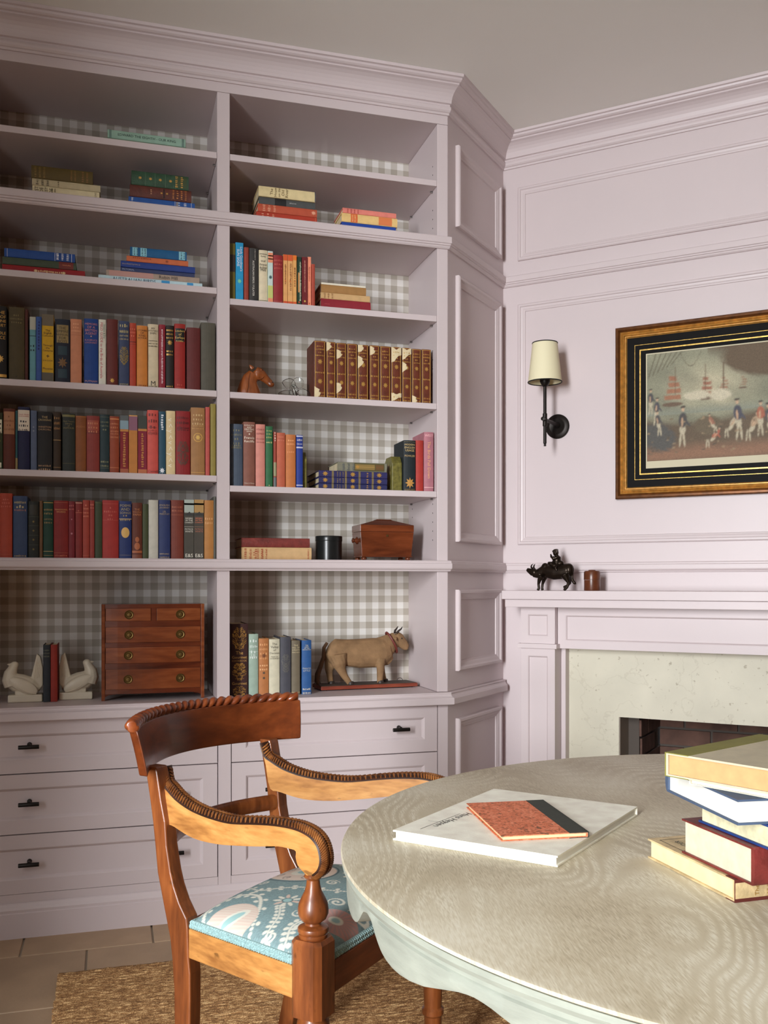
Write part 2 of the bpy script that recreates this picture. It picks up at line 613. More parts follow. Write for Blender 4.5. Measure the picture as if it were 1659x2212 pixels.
for z in [1.25 + 0.032 * i for i in range(0, 5)] + [1.52 + 0.032 * i for i in range(3)] + [1.86 + 0.032 * i for i in range(3)] + [2.36 + 0.032 * i for i in range(3)] + [2.55, 2.58]:
    for yy in (FRONT + 0.05, BACK - 0.05):
        cpart('pin_hole', MB().lathe([(0.0001, -0.0003), (0.0024, -0.0003), (0.0024, 0.0003), (0.0001, 0.0003)], (SH_R[1] - 0.0002, yy, z), 8, 'x'), HOLE)
# splayed right side with four panels
side = cpart('side_panel', MB().prism([(CORNER.x, CORNER.y), (INNER.x, INNER.y), (CORNER.x, INNER.y)], 'z', 0.7145, 2.81))
SIDE_PROF = [(0, 0), (0, 0.013), (0.004, 0.017), (0.012, 0.017), (0.017, 0.011), (0.026, 0.008), (0.031, 0.005), (0.035, 0.0045), (0.037, 0)]
def side_moulding(z0, z1, par):
    o = obj('panel_moulding', rect_frame(MB(M_SIDE), 0.065, 0.466, z0, z1, SIDE_PROF), PAINT, par)
    o.matrix_parent_inverse = par.matrix_basis.inverted() if par.parent is None else case.matrix_basis.inverted()
    return o
for z0, z1 in ((2.374, 2.665), (1.245, 2.199), (0.782, 1.073)):
    o = obj('panel_moulding', rect_frame(MB(M_SIDE), 0.065, 0.466, z0, z1, SIDE_PROF), PAINT, side)
cpart('left_side_panel', MB().prism([(-0.789, 3.574), (LEFT, FRONT), (LEFT, 3.574)], 'z', 0.7145, 2.81))

# worktop
WORK = [(0, 0.672), (0.031, 0.672), (0.032, 0.674), (0.032, 0.693), (0.030, 0.6955), (0.024, 0.698), (0.019, 0.702), (0.0165, 0.707), (0.018, 0.709), (0.018, 0.712), (0.016, 0.7135), (0, 0.7135)]
wt = MB().sweep(WORK, PATH, 0, 3)
wt.prism([(-0.789, 3.574), (LEFT, FRONT), (CORNER.x, CORNER.y), (INNER.x, INNER.y)], 'z', 0.6725, 0.7135)
tag(obj('worktop', wt, PAINT), 'lilac moulded worktop running above the drawers', 'worktop')

# drawer cabinets
M_FRONT = Matrix(((1, 0, 0, 0), (0, -1, 0, FRONT), (0, 0, 1, 0), (0, 0, 0, 1)))
DRAWERS = ((0.507, 0.670), (0.3195, 0.5035), (0.134, 0.316))
def drawer_cabinet(x0, x1, label, pulls, extra):
    root = thing('drawer_cabinet', label, 'drawers', ((x0 + x1) / 2, FRONT, 0), group='drawer cabinets under the worktop')
    inv = root.matrix_basis.inverted()
    def part(name, mb, m, par=root, **k):
        o = obj(name, mb, m, par, **k)
        if par is root:
            o.matrix_parent_inverse = Matrix.Translation((-(x0 + x1) / 2, -FRONT, 0))
        return o
    body = MB().box(x0, x1, FRONT + 0.02, BACK, 0.134, 0.671)
    for a, b in extra:
        body.box(a, b, FRONT, BACK, 0.0, 0.6715)
    part('carcass', body, PAINT)
    part('plinth', MB().box(x0 + 0.0005, x1 - 0.0005, FRONT + 0.001, FRONT + 0.0195, 0.0, 0.1325), PAINT)
    for z0, z1 in DRAWERS:
        d = part('drawer', recessed_front(MB(M_FRONT), x0 + 0.0025, x1 - 0.0025, z0, z1, -0.018, 0.0, 0.046, 0.0085, 0.008, 0.043), PAINT)
        zc = (z0 + z1) / 2 + 0.003
        for px in pulls:
            h = MB(M_FRONT)
            h.lathe([(0.0001, -0.030), (0.0062, -0.030), (0.0066, -0.029), (0.0066, 0.029), (0.0062, 0.030), (0.0001, 0.030)], (px, 0.026, zc), 10, 'x')
            h.lathe([(0.0075, -0.0085), (0.0070, -0.004), (0.0045, 0.0), (0.0045, 0.012), (0.006, 0.021)], (px, 0.0, zc + 0.003), 14, 'y')
            obj('drawer_pull', h, BRONZE, d, smooth=True)
    return root
drawer_cabinet(SH_L[0], SH_L[1] + 0.003, 'lilac drawer cabinet left of the chair with dark bar pulls', (-0.241, 0.197), ((LEFT, SH_L[0] - 0.0005),))
drawer_cabinet(SH_R[0] + 0.004, SH_R[1] + 0.002, 'lilac drawer cabinet behind the chair arm, nearer the fireplace', (0.520, 0.959), ((SH_L[1] + 0.0035, SH_R[0] + 0.0035), (SH_R[1] + 0.0025, CORNER.x)))
PLINTH = [(0, 0.0), (0.014, 0.0), (0.014, 0.076), (0.011, 0.079), (0.012, 0.087), (0.008, 0.094), (0.004, 0.104), (0.001, 0.107), (0, 0.107)]
pl = MB().sweep(PLINTH, PATH, 0, 3)
trim = struct('trim_1', pl, PAINT)
low = struct('trim_2', MB().prism([(CORNER.x + 0.0005, CORNER.y), (INNER.x, INNER.y), (CORNER.x + 0.0005, INNER.y)], 'z', 0.0, 0.6715), PAINT)
obj('panel_moulding', rect_frame(MB(M_SIDE), 0.065, 0.466, 0.17, 0.612, SIDE_PROF), PAINT, low)

# ------------------------------------------------------------------ fireplace
fire = thing('fireplace', 'lilac panelled fireplace surround with cream stone slips and brick firebox', 'fireplace', M_WALL @ Vector((0.85, 0, 0)), math.radians(-45))
FINV = (Matrix.Translation(M_WALL @ Vector((0.85, 0, 0))) @ Matrix.Rotation(math.radians(-45), 4, 'Z')).inverted()
def fpart(name, mb, m=PAINT, par=None, **k):
    o = obj(name, mb, m, par or fire, **k)
    if par is None:
        o.matrix_parent_inverse = FINV
    return o
fpart('mantel_shelf', MB(M_WALL).box(0.075, 1.625, 0.0015, 0.20, 1.036, 1.0685), bevel=0.0015)
fpart('shelf_band', MB(M_WALL).box(0.083, 1.617, 0.0015, 0.186, 1.0065, 1.0355), bevel=0.0015)
for s0 in (0.125, 1.439):
    s1 = s0 + 0.136
    fpart('pilaster', recessed_front(MB(M_WALL), s0, s1, 0.0, 0.8495, 0.0015, 0.13, 0.028, 0.008, 0.005), PAINT, bevel=0.001)
    fpart('pilaster_block', recessed_front(MB(M_WALL), s0, s1, 0.868, 1.006, 0.0015, 0.13, 0.028, 0.007, 0.005))
    fpart('pilaster_cap', MB(M_WALL).box(s0 - 0.010, s1 + 0.010, 0.0015, 0.141, 0.85, 0.8675), bevel=0.001)
fpart('frieze', recessed_front(MB(M_WALL), 0.2625, 1.4375, 0.8505, 1.0055, 0.0015, 0.10, 0.03, 0.007, 0.005))
for s0, s1 in ((0.2615, 0.2795), (1.4205, 1.4385)):
    fpart('inner_strip', MB(M_WALL).box(s0, s1, 0.0015, 0.06, 0.0, 0.85), bevel=0.002)
STONE = mat('cream_limestone_slab', (202, 197, 178), rough=0.5, vary=0.05, vscale=9.0, bump=0.05, bscale=70.0)
def speckle(m):
    nt = m.node_tree
    b = bsdf_of(m)
    src = b.inputs['Base Color'].links[0].from_socket
    tc = nt.nodes.new('ShaderNodeTexCoord')
    n = nt.nodes.new('ShaderNodeTexNoise')
    n.inputs['Scale'].default_value = 60.0
    n.inputs['Detail'].default_value = 3
    nt.links.new(tc.outputs['Object'], n.inputs['Vector'])
    r = nt.nodes.new('ShaderNodeMapRange')
    r.inputs[1].default_value = 0.66
    r.inputs[2].default_value = 0.74
    r.inputs[4].default_value = 0.55
    nt.links.new(n.outputs['Fac'], r.inputs[0])
    # thin wandering veins
    n2 = nt.nodes.new('ShaderNodeTexNoise')
    n2.inputs['Scale'].default_value = 4.0
    n2.inputs['Detail'].default_value = 6
    nt.links.new(tc.outputs['Object'], n2.inputs['Vector'])
    sub = nt.nodes.new('ShaderNodeMath'); sub.operation = 'SUBTRACT'; sub.inputs[1].default_value = 0.5
    nt.links.new(n2.outputs['Fac'], sub.inputs[0])
    ab = nt.nodes.new('ShaderNodeMath'); ab.operation = 'ABSOLUTE'
    nt.links.new(sub.outputs[0], ab.inputs[0])
    r2 = nt.nodes.new('ShaderNodeMapRange')
    r2.inputs[1].default_value = 0.0
    r2.inputs[2].default_value = 0.006
    r2.inputs[3].default_value = 0.16
    r2.inputs[4].default_value = 0.0
    nt.links.new(ab.outputs[0], r2.inputs[0])
    mxm = nt.nodes.new('ShaderNodeMath'); mxm.operation = 'MAXIMUM'
    nt.links.new(r.outputs[0], mxm.inputs[0]); nt.links.new(r2.outputs[0], mxm.inputs[1])
    mk = nt.nodes.new('ShaderNodeMix')
    mk.data_type = 'RGBA'
    nt.links.new(mxm.outputs[0], mk.inputs[0])
    nt.links.new(src, mk.inputs[6])
    mk.inputs[7].default_value = lin((128, 112, 88))
    nt.links.new(mk.outputs[2], b.inputs['Base Color'])
speckle(STONE)
for nm, a in (('stone_jamb', (0.280, W0, 0.0, OPEN_Z)), ('stone_jamb', (W1, 1.420, 0.0, OPEN_Z)), ('stone_lintel', (0.280, 1.420, OPEN_Z, 0.850))):
    fpart(nm, MB(M_WALL).box(a[0], a[1], 0.0008, 0.02, a[2], a[3]), STONE)
BRICK = mat('sooty_brick', (92, 66, 56), rough=0.9, vary=0.3, vscale=14.0, bump=0.3, bscale=60.0)
MORTAR = mat('sooty_mortar', (84, 76, 70), rough=0.95)
fb = MB(M_WALL)
fb.box(W0 + 0.05, W1 - 0.05, -0.46, -0.42, 0.0, 0.80).box(W0 - 0.06, W0 + 0.045, -0.46, -0.101, 0, 0.80).box(W1 - 0.045, W1 + 0.06, -0.46, -0.101, 0, 0.80)
fb.box(W0 + 0.045, W1 - 0.045, -0.46, -0.101, 0.80, 0.84)
firebox = fpart('firebox', fb, MORTAR)
bk = 0
for r in range(11):
    z0 = 0.004 + r * 0.072
    off = 0.0 if r % 2 == 0 else -0.105
    x = W0 + 0.052 + off
    while x < W1 - 0.06:
        a, b = max(x, W0 + 0.050), min(x + 0.200, W1 - 0.050)
        if b - a > 0.02:
            j = random.uniform(0, 0.003)
            obj('brick', MB(M_WALL).box(a, b, -0.42, -0.409 + j, z0, z0 + 0.062), BRICK, firebox)
        x += 0.21
    y = -0.415 + (0 if r % 2 else 0.1)
    while y < -0.12:
        obj('brick', MB(M_WALL).box(W0 + 0.045, W0 + 0.053, y, min(y + 0.2, -0.104), z0, z0 + 0.062), BRICK, firebox)
        y += 0.21
tag(obj('hearth', MB(M_WALL).box(0.27, 1.43, 0.145, 0.40, 0.0005, 0.02), STONE), 'cream stone hearth slab below the fireplace opening', 'hearth')
REVEAL = mat('grey_reveal_plaster', (150, 140, 128), rough=0.8, vary=0.06, vscale=12.0)
for a in ((W0 + 0.0004, W0 + 0.004, 0.021, OPEN_Z - 0.0004), (W1 - 0.004, W1 - 0.0004, 0.021, OPEN_Z - 0.0004)):
    fpart('reveal', MB(M_WALL).box(a[0], a[1], -0.1, 0.018, a[2], a[3]), REVEAL)

# ------------------------------------------------------------------ jute rug
JUTE = bpy.data.materials.new('woven_jute')
JUTE.use_nodes = True
def build_jute(m):
    nt = m.node_tree
    L = nt.links
    b = bsdf_of(m)
    b.inputs['Roughness'].default_value = 0.85
    tc = nt.nodes.new('ShaderNodeTexCoord')
    mp = nt.nodes.new('ShaderNodeMapping')
    mp.inputs['Scale'].default_value = (60, 190, 60)
    L.new(tc.outputs['Object'], mp.inputs['Vector'])
    n = nt.nodes.new('ShaderNodeTexNoise')
    n.inputs['Scale'].default_value = 1.0
    n.inputs['Detail'].default_value = 5
    L.new(mp.outputs[0], n.inputs['Vector'])
    n2 = nt.nodes.new('ShaderNodeTexNoise')
    n2.inputs['Scale'].default_value = 420.0
    L.new(tc.outputs['Object'], n2.inputs['Vector'])
    mx = nt.nodes.new('ShaderNodeMix')
    mx.inputs[0].default_value = 0.5
    L.new(n.outputs['Fac'], mx.inputs[2]); L.new(n2.outputs['Fac'], mx.inputs[3])
    r = ramp_node(nt, [(0.36, (92, 60, 32)), (0.5, (150, 108, 64)), (0.62, (214, 176, 124))])
    L.new(mx.outputs[0], r.inputs['Fac'])
    L.new(r.outputs['Color'], b.inputs['Base Color'])
    bp = nt.nodes.new('ShaderNodeBump')
    bp.inputs['Strength'].default_value = 0.6
    bp.inputs['Distance'].default_value = 0.004
    L.new(mx.outputs[0], bp.inputs['Height'])
    L.new(bp.outputs['Normal'], b.inputs['Normal'])
build_jute(JUTE)
RUG_X0, RUG_X1, RUG_Y0, RUG_Y1 = -0.14, 1.45, 0.1, 2.857
nx, ny = 110, 1150
rng = np.random.default_rng(3)
ys = np.linspace(RUG_Y0, RUG_Y1, ny)
rowi = np.floor((ys - RUG_Y0) / 0.0098).astype(int)
edge_j = rng.normal(0, 0.0022, rowi.max() + 1)
wav = rng.normal(0, 0.0007, (rowi.max() + 1, nx))
rv = []
for j, y in enumerate(ys):
    ph = (y - RUG_Y0) / 0.0098 * math.pi
    hgt = 0.0055 + 0.0045 * abs(math.sin(ph))
    xs = np.linspace(RUG_X0 + edge_j[rowi[j]], RUG_X1, nx)
    zz = hgt + wav[rowi[j]] + 0.0008 * np.sin(xs * 900 + rowi[j] * 2.1)
    rv.append(np.c_[xs, np.full(nx, y) + 0.0015 * np.sin(xs * 7), zz])
rv = np.concatenate(rv)
rf = [(j * nx + i, j * nx + i + 1, (j + 1) * nx + i + 1, (j + 1) * nx + i) for j in range(ny - 1) for i in range(nx - 1)]
me = bpy.data.meshes.new('jute_rug')
base = len(rv)
border = [i for i in range(nx)] + [j * nx + nx - 1 for j in range(1, ny)] + [(ny - 1) * nx + i for i in range(nx - 2, -1, -1)] + [j * nx for j in range(ny - 2, 0, -1)]
low_ = rv[border].copy(); low_[:, 2] = 0.0008
allv = np.concatenate([rv, low_])
nb = len(border)
rf += [(border[(k + 1) % nb], border[k], base + k, base + (k + 1) % nb) for k in range(nb)]
me.from_pydata([tuple(p) for p in allv], [], rf)
rug = link('jute_rug', me, JUTE, smooth=True, angle=180)
tag(rug, 'brown hand-woven jute rug under the chair and table', 'rug')
JUTE_TOP = 0.0132

# ------------------------------------------------------------------ round table
TC = Vector((0.934, 1.087, 0))
TR = 0.662
TZ = 0.75
def oak_material():
    m = bpy.data.materials.new('limed_oak')
    m.use_nodes = True
    nt = m.node_tree
    L = nt.links
    b = bsdf_of(m)
    tc = nt.nodes.new('ShaderNodeTexCoord')
    rot = nt.nodes.new('ShaderNodeMapping')
    rot.inputs['Rotation'].default_value = (0, 0, math.radians(-80))
    L.new(tc.outputs['Object'], rot.inputs['Vector'])
    # long cathedral figure: contour lines of a stretched noise field
    mp = nt.nodes.new('ShaderNodeMapping')
    mp.inputs['Scale'].default_value = (1.5, 4.2, 1)
    mp.inputs['Location'].default_value = (0.35, 1.2, 0)
    L.new(rot.outputs[0], mp.inputs['Vector'])
    n = nt.nodes.new('ShaderNodeTexNoise')
    n.inputs['Scale'].default_value = 1.0
    n.inputs['Detail'].default_value = 1.5
    n.inputs['Roughness'].default_value = 0.35
    L.new(mp.outputs[0], n.inputs['Vector'])
    mu = nt.nodes.new('ShaderNodeMath'); mu.operation = 'MULTIPLY'; mu.inputs[1].default_value = 300.0
    L.new(n.outputs['Fac'], mu.inputs[0])
    si = nt.nodes.new('ShaderNodeMath'); si.operation = 'SINE'
    L.new(mu.outputs[0], si.inputs[0])
    # pores
    mp2 = nt.nodes.new('ShaderNodeMapping')
    mp2.inputs['Scale'].default_value = (70, 620, 1)
    L.new(rot.outputs[0], mp2.inputs['Vector'])
    n2 = nt.nodes.new('ShaderNodeTexNoise')
    n2.inputs['Scale'].default_value = 1.0
    n2.inputs['Detail'].default_value = 3
    L.new(mp2.outputs[0], n2.inputs['Vector'])
    n3 = nt.nodes.new('ShaderNodeTexNoise')
    n3.inputs['Scale'].default_value = 5.0
    n3.inputs['Detail'].default_value = 3
    L.new(rot.outputs[0], n3.inputs['Vector'])
    def mul(s, k):
        q = nt.nodes.new('ShaderNodeMath'); q.operation = 'MULTIPLY'; q.inputs[1].default_value = k
        L.new(s, q.inputs[0]); return q.outputs[0]
    def add(a, c):
        q = nt.nodes.new('ShaderNodeMath'); q.operation = 'ADD'
        L.new(a, q.inputs[0]); L.new(c, q.inputs[1]); return q.outputs[0]
    mp4 = nt.nodes.new('ShaderNodeMapping')
    mp4.inputs['Scale'].default_value = (2.6, 5.0, 1)
    mp4.inputs['Location'].default_value = (0.9, 0.2, 0)
    L.new(rot.outputs[0], mp4.inputs['Vector'])
    n4 = nt.nodes.new('ShaderNodeTexNoise')
    n4.inputs['Scale'].default_value = 1.0
    n4.inputs['Detail'].default_value = 1.0
    L.new(mp4.outputs[0], n4.inputs['Vector'])
    zone = nt.nodes.new('ShaderNodeMapRange')
    zone.inputs[1].default_value = 0.42
    zone.inputs[2].default_value = 0.62
    zone.inputs[3].default_value = 0.02
    zone.inputs[4].default_value = 0.24
    L.new(n4.outputs['Fac'], zone.inputs[0])
    figz = nt.nodes.new('ShaderNodeMath'); figz.operation = 'MULTIPLY'
    L.new(si.outputs[0], figz.inputs[0]); L.new(zone.outputs[0], figz.inputs[1])
    pore_x_fig = nt.nodes.new('ShaderNodeMath'); pore_x_fig.operation = 'MULTIPLY'
    L.new(figz.outputs[0], pore_x_fig.inputs[0])
    brk = nt.nodes.new('ShaderNodeMapRange')
    brk.inputs[1].default_value = 0.42
    brk.inputs[2].default_value = 0.60
    brk.inputs[3].default_value = 0.10
    brk.inputs[4].default_value = 1.0
    L.new(n2.outputs['Fac'], brk.inputs[0])
    L.new(brk.outputs[0], pore_x_fig.inputs[1])
    f = add(add(mul(pore_x_fig.outputs[0], 0.50), mul(n2.outputs['Fac'], 0.42)), mul(n3.outputs['Fac'], 0.55))
    r = ramp_node(nt, [(0.22, (138, 124, 98)), (0.42, (190, 178, 152)), (0.58, (212, 204, 182)), (0.78, (226, 222, 206))])
    L.new(f, r.inputs['Fac'])
    L.new(r.outputs['Color'], b.inputs['Base Color'])
    b.inputs['Roughness'].default_value = 0.5
    bp = nt.nodes.new('ShaderNodeBump')
    bp.inputs['Strength'].default_value = 0.15
    bp.inputs['Distance'].default_value = 0.001
    L.new(f, bp.inputs['Height'])
    L.new(bp.outputs['Normal'], b.inputs['Normal'])
    return m
OAK = oak_material()
LIME = mat('limewashed_wood', (154, 158, 146), rough=0.6, vary=0.14, vscale=16.0, bump=0.12, bscale=120.0, stretch=(1, 1, 5))
table = thing('round_table', 'round limed oak table with scalloped whitewashed apron', 'table', TC)
n = 180
tt = MB()
prof = [(0.0, TZ), (TR - 0.006, TZ), (TR - 0.0015, TZ - 0.0012), (TR, TZ - 0.004), (TR - 0.004, TZ - 0.0065), (0.0, TZ - 0.0065)]
obj('table_top', tt.lathe(prof, (0, 0, 0), n, cap=False), OAK, table, smooth=True, angle=25)
obj('top_rim', MB().lathe([(TR - 0.10, TZ - 0.007), (TR - 0.003, TZ - 0.007), (TR - 0.001, TZ - 0.012), (TR - 0.003, TZ - 0.017), (TR - 0.010, TZ - 0.020), (TR - 0.10, TZ - 0.020)], (0, 0, 0), n, cap=False), LIME, table, smooth=True, angle=40)
SCAL = [(0, 0.7205), (0.7, 0.7195), (1.6, 0.7165), (2.4, 0.709), (3.3, 0.701), (4.2, 0.6945), (5.5, 0.690), (7, 0.6875), (8.5, 0.687), (10.5, 0.6885), (13, 0.693), (16, 0.702), (18, 0.7075), (19.2, 0.7095), (20, 0.710)]
def scallop(deg):
    d = abs(((deg - 181.5 + 20) % 40) - 20)
    return float(np.interp(d, [a for a, _ in SCAL], [z for _, z in SCAL]))
ap, af = [], []
NA = 720
for i in range(NA):
    deg = 360.0 * i / NA
    a = math.radians(deg)
    zb = scallop(deg)
    for r, z in ((TR - 0.045, TZ - 0.0205), (TR - 0.012, TZ - 0.0205), (TR - 0.0115, max(zb + 0.012, TZ - 0.026)), (TR - 0.009, max(zb + 0.008, TZ - 0.028)), (TR - 0.0075, zb + 0.004), (TR - 0.009, zb), (TR - 0.031, zb), (TR - 0.045, zb + 0.003)):
        ap.append((r * math.cos(a), r * math.sin(a), z))
m8 = 8
for i in range(NA):
    for j in range(m8):
        af.append((i * m8 + j, ((i + 1) % NA) * m8 + j, ((i + 1) % NA) * m8 + (j + 1) % m8, i * m8 + (j + 1) % m8))
obj('apron', MB().add(ap, af), LIME, table, smooth=True, angle=45)
obj('pedestal', MB().lathe([(0.0, TZ - 0.021), (0.16, TZ - 0.021), (0.16, TZ - 0.05), (0.07, TZ - 0.08), (0.06, 0.55), (0.085, 0.42), (0.095, 0.33), (0.06, 0.26), (0.06, 0.22), (0.11, 0.20), (0.11, 0.14), (0.0, 0.14)], (0, 0, 0), 32, cap=False), LIME, table, smooth=True, angle=35)
for k in range(3):
    a = math.radians(20 + 120 * k)
    c, s = math.cos(a), math.sin(a)
    pts = [(c * r, s * r, z) for r, z in ((0.05, 0.20), (0.15, 0.19), (0.24, 0.13), (0.30, 0.07), (0.36, 0.038))]
    obj('foot', MB().tube(pts, [0.05, 0.045, 0.036, 0.030, 0.026], 12), LIME, table, smooth=True)

# ------------------------------------------------------------------ armchair
MAHOG = wood('chair_mahogany', (84, 42, 18), (124, 66, 30), (158, 92, 46), rough=0.36, axis=2, scale=7, stretch=7, coat=0.15, marks=0.5)
MAHOG_ARM = wood('chair_mahogany_arm', (144, 92, 46), (192, 134, 72), (220, 164, 96), rough=0.38, axis=0, scale=7, stretch=8, coat=0.15, marks=0.55)
MAHOG_CREST = wood('chair_mahogany_crest', (82, 36, 14), (114, 54, 22), (142, 74, 34), rough=0.36, axis=1, scale=6, stretch=5, coat=0.15, marks=0.2)
CARVED = wood('chair_carving', (84, 44, 18), (134, 80, 38), (176, 116, 62), rough=0.35, axis=0, scale=40, stretch=1.0, coat=0.2)
ORG = Vector((0.144, 1.905, 0))
chair = thing('armchair', 'mahogany armchair with rope-carved crest rail and patterned blue seat', 'chair', (ORG.x, ORG.y, JUTE_TOP), math.radians(-45))
CH = 0.0 - JUTE_TOP      # heights below are measured from the floor, the chair stands on the rug
def chpart(name, mb, m, par=None, **k):
    if par is None:
        mb.v = [Vector((p[0], p[1], max(0.0, p[2] + CH))) for p in mb.v]
    else:
        mb.v = [Vector((p[0], p[1], p[2] + CH)) for p in mb.v]
    return obj(name, mb, m, par or chair, **k)
VW = 0.41                 # far side is the mirror of the near side
POST = [(-0.112, 0.735), (-0.107, 0.713), (-0.098, 0.667), (-0.091, 0.626), (-0.085, 0.579), (-0.079, 0.528), (-0.071, 0.497), (-0.060, 0.454), (-0.047, 0.404), (-0.042, 0.367), (-0.037, 0.308), (-0.036, 0.239),
        (-0.042, 0.16), (-0.060, 0.08), (-0.095, 0.0), (-0.058, 0.0), (-0.022, 0.08), (-0.002, 0.16), (0.003, 0.247), (0.004, 0.290), (0.004, 0.343), (0.000, 0.373), (-0.002, 0.429), (-0.005, 0.449), (-0.023, 0.476), (-0.037, 0.507), (-0.045, 0.533), (-0.055, 0.583), (-0.059, 0.630), (-0.069, 0.670), (-0.080, 0.727), (-0.083, 0.735)]
for v0, v1 in ((0.0, 0.033), (VW - 0.033, VW)):
    chpart('rear_post', MB().prism(POST, 'y', v0, v1), MAHOG, bevel=0.003)
ARM_TOP = [(-0.092, 0.730), (-0.083, 0.701), (-0.065, 0.688), (-0.037, 0.673), (-0.001, 0.662), (0.036, 0.656), (0.084, 0.653), (0.125, 0.654), (0.182, 0.662), (0.231, 0.668), (0.274, 0.670), (0.301, 0.668), (0.323, 0.662), (0.338, 0.651), (0.345, 0.636), (0.346, 0.622), (0.340, 0.608), (0.328, 0.598)]
ARM_BOT = [(0.316, 0.5955), (0.309, 0.599), (0.295, 0.608), (0.289, 0.621), (0.2885, 0.633), (0.269, 0.634), (0.245, 0.633), (0.201, 0.625), (0.150, 0.617), (0.088, 0.609), (0.032, 0.607), (-0.005, 0.611), (-0.045, 0.621), (-0.068, 0.628), (-0.078, 0.68)]
def splay(u):
    return -0.199 * u
def smooth_curve(pts, n):
    """Catmull-Rom through 2D points"""
    P = [np.array(pts[0])] + [np.array(p) for p in pts] + [np.array(pts[-1])]
    out = []
    seg = len(pts) - 1
    for i in range(n + 1):
        t = seg * i / n
        k = min(int(t), seg - 1)
        f = t - k
        a, b, c, d = P[k], P[k + 1], P[k + 2], P[k + 3]
        out.append(0.5 * ((2 * b) + (-a + c) * f + (2 * a - 5 * b + 4 * c - d) * f * f + (-a + 3 * b - 3 * c + d) * f ** 3))
    return out
for near in (True, False):
    def side_v(u, inward):
        v = splay(u) + inward
        return v if near else VW - v
    outline = [tuple(p) for p in smooth_curve(ARM_TOP, 48)] + [tuple(p) for p in smooth_curve(ARM_BOT, 40)]
    k = len(outline)
    pts = [(u, side_v(u, 0.0), z) for u, z in outline] + [(u, side_v(u, 0.038), z) for u, z in outline]
    chpart('arm', MB().add(pts, [tuple(range(k - 1, -1, -1)), tuple(range(k, 2 * k))] + [(i, (i + 1) % k, k + (i + 1) % k, k + i) for i in range(k)]), MAHOG_ARM, bevel=0.002)
    # carved leaf border along the upper edge of the arm
    tc_ = smooth_curve(ARM_TOP, 84)
    carve = MB()
    spine = []
    for i in range(len(tc_)):
        a, b = tc_[max(i - 1, 0)], tc_[min(i + 1, len(tc_) - 1)]
        t = (b - a) / np.linalg.norm(b - a)
        nrm = np.array([-t[1], t[0]])
        if nrm[1] < -0.2 and t[0] > 0:
            nrm = -nrm
        spine.append((tc_[i], t, nrm))
    rib = [(p[0] + nr[0] * 0.006, side_v(p[0] + nr[0] * 0.006, 0.019), p[1] + nr[1] * 0.006) for p, t, nr in spine]
    # rounded bed under the leaves
    ring = []
    nb_ = 9
    for p, t, nr in spine:
        for q in range(nb_):
            w = math.pi * q / (nb_ - 1)
            inw = 0.019 - 0.0195 * math.cos(w)
            h = 0.0085 * math.sin(w) - 0.001
            uu = p[0] + nr[0] * h
            ring.append((uu, side_v(uu, inw), p[1] + nr[1] * h))
    ground = MB()
    ground.add(ring, [(i * nb_ + q, i * nb_ + q + 1, (i + 1) * nb_ + q + 1, (i + 1) * nb_ + q) for i in range(len(spine) - 1) for q in range(nb_ - 1)])
    for i in range(1, len(spine) - 1):
        p, t, nr = spine[i]
        for sgn in (-1, 1):
            # each leaf runs slantwise from the centre rib to the edge
            c0 = p + nr * 0.0085
            c1 = p + t * 0.008 + nr * 0.002
            a3 = Vector((c0[0], side_v(c0[0], 0.019 + sgn * 0.003), c0[1]))
            b3 = Vector((c1[0], side_v(c1[0], 0.019 + sgn * 0.0175), c1[1]))
            carve.tube([a3, (a3 + b3) / 2 + Vector((nr[0], 0, nr[1])) * 0.0030, b3], [0.0016, 0.0025, 0.0013], 6)
    carve.tube(rib[2:-2], 0.0022, 6)
    chpart('carving_ground', ground, wood('chair_carving_recess_shade', (30, 14, 6), (52, 26, 12), (76, 40, 20), rough=0.5, axis=0, scale=20, stretch=1.0), smooth=True, angle=60)  # dark bed: recess shade between the leaves put into the wood colour
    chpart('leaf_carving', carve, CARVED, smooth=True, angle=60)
    # front leg: turned foot, octagonal block, vase-shaped arm support
    cv = -0.031 if near else VW + 0.031
    fl = MB()
    fl.lathe([(0.0, 0.0), (0.012, 0.0), (0.014, 0.02), (0.017, 0.10), (0.0195, 0.155), (0.024, 0.16), (0.024, 0.170), (0.0195, 0.175), (0.022, 0.25), (0.0245, 0.31), (0.028, 0.318), (0.029, 0.325), (0.028, 0.333), (0.0245, 0.338), (0.0245, 0.346)], (0.308, cv, 0), 22)
    hw, ch = 0.0315, 0.011
    octo = [(0.308 + a, cv + b) for a, b in ((-hw, -hw + ch), (-hw + ch, -hw), (hw - ch, -hw), (hw, -hw + ch), (hw, hw - ch), (hw - ch, hw), (-hw + ch, hw), (-hw, hw - ch))]
    fl.prism(octo, 'z', 0.345, 0.472)
    small = [(0.308 + (x - 0.308) * 0.86, cv + (y - cv) * 0.86) for x, y in octo]
    fl.add([(x, y, 0.472) for x, y in octo] + [(x, y, 0.479) for x, y in small], [(i, (i + 1) % 8, 8 + (i + 1) % 8, 8 + i) for i in range(8)] + [tuple(range(8, 16))])
    fl.lathe([(0.024, 0.478), (0.0255, 0.481), (0.0255, 0.4845), (0.024, 0.486), (0.0265, 0.488), (0.0277, 0.492), (0.0265, 0.4965), (0.022, 0.499), (0.015, 0.501), (0.0135, 0.504), (0.0165, 0.506), (0.023, 0.511), (0.0268, 0.520), (0.0272, 0.528), (0.0255, 0.538),
              (0.0205, 0.549), (0.0152, 0.559), (0.0125, 0.569), (0.0115, 0.579), (0.0145, 0.582), (0.0165, 0.585), (0.0145, 0.589), (0.012, 0.592), (0.012, 0.600)], (0.308, cv, 0), 26)
    chpart('front_leg', fl, MAHOG, smooth=True, angle=35)
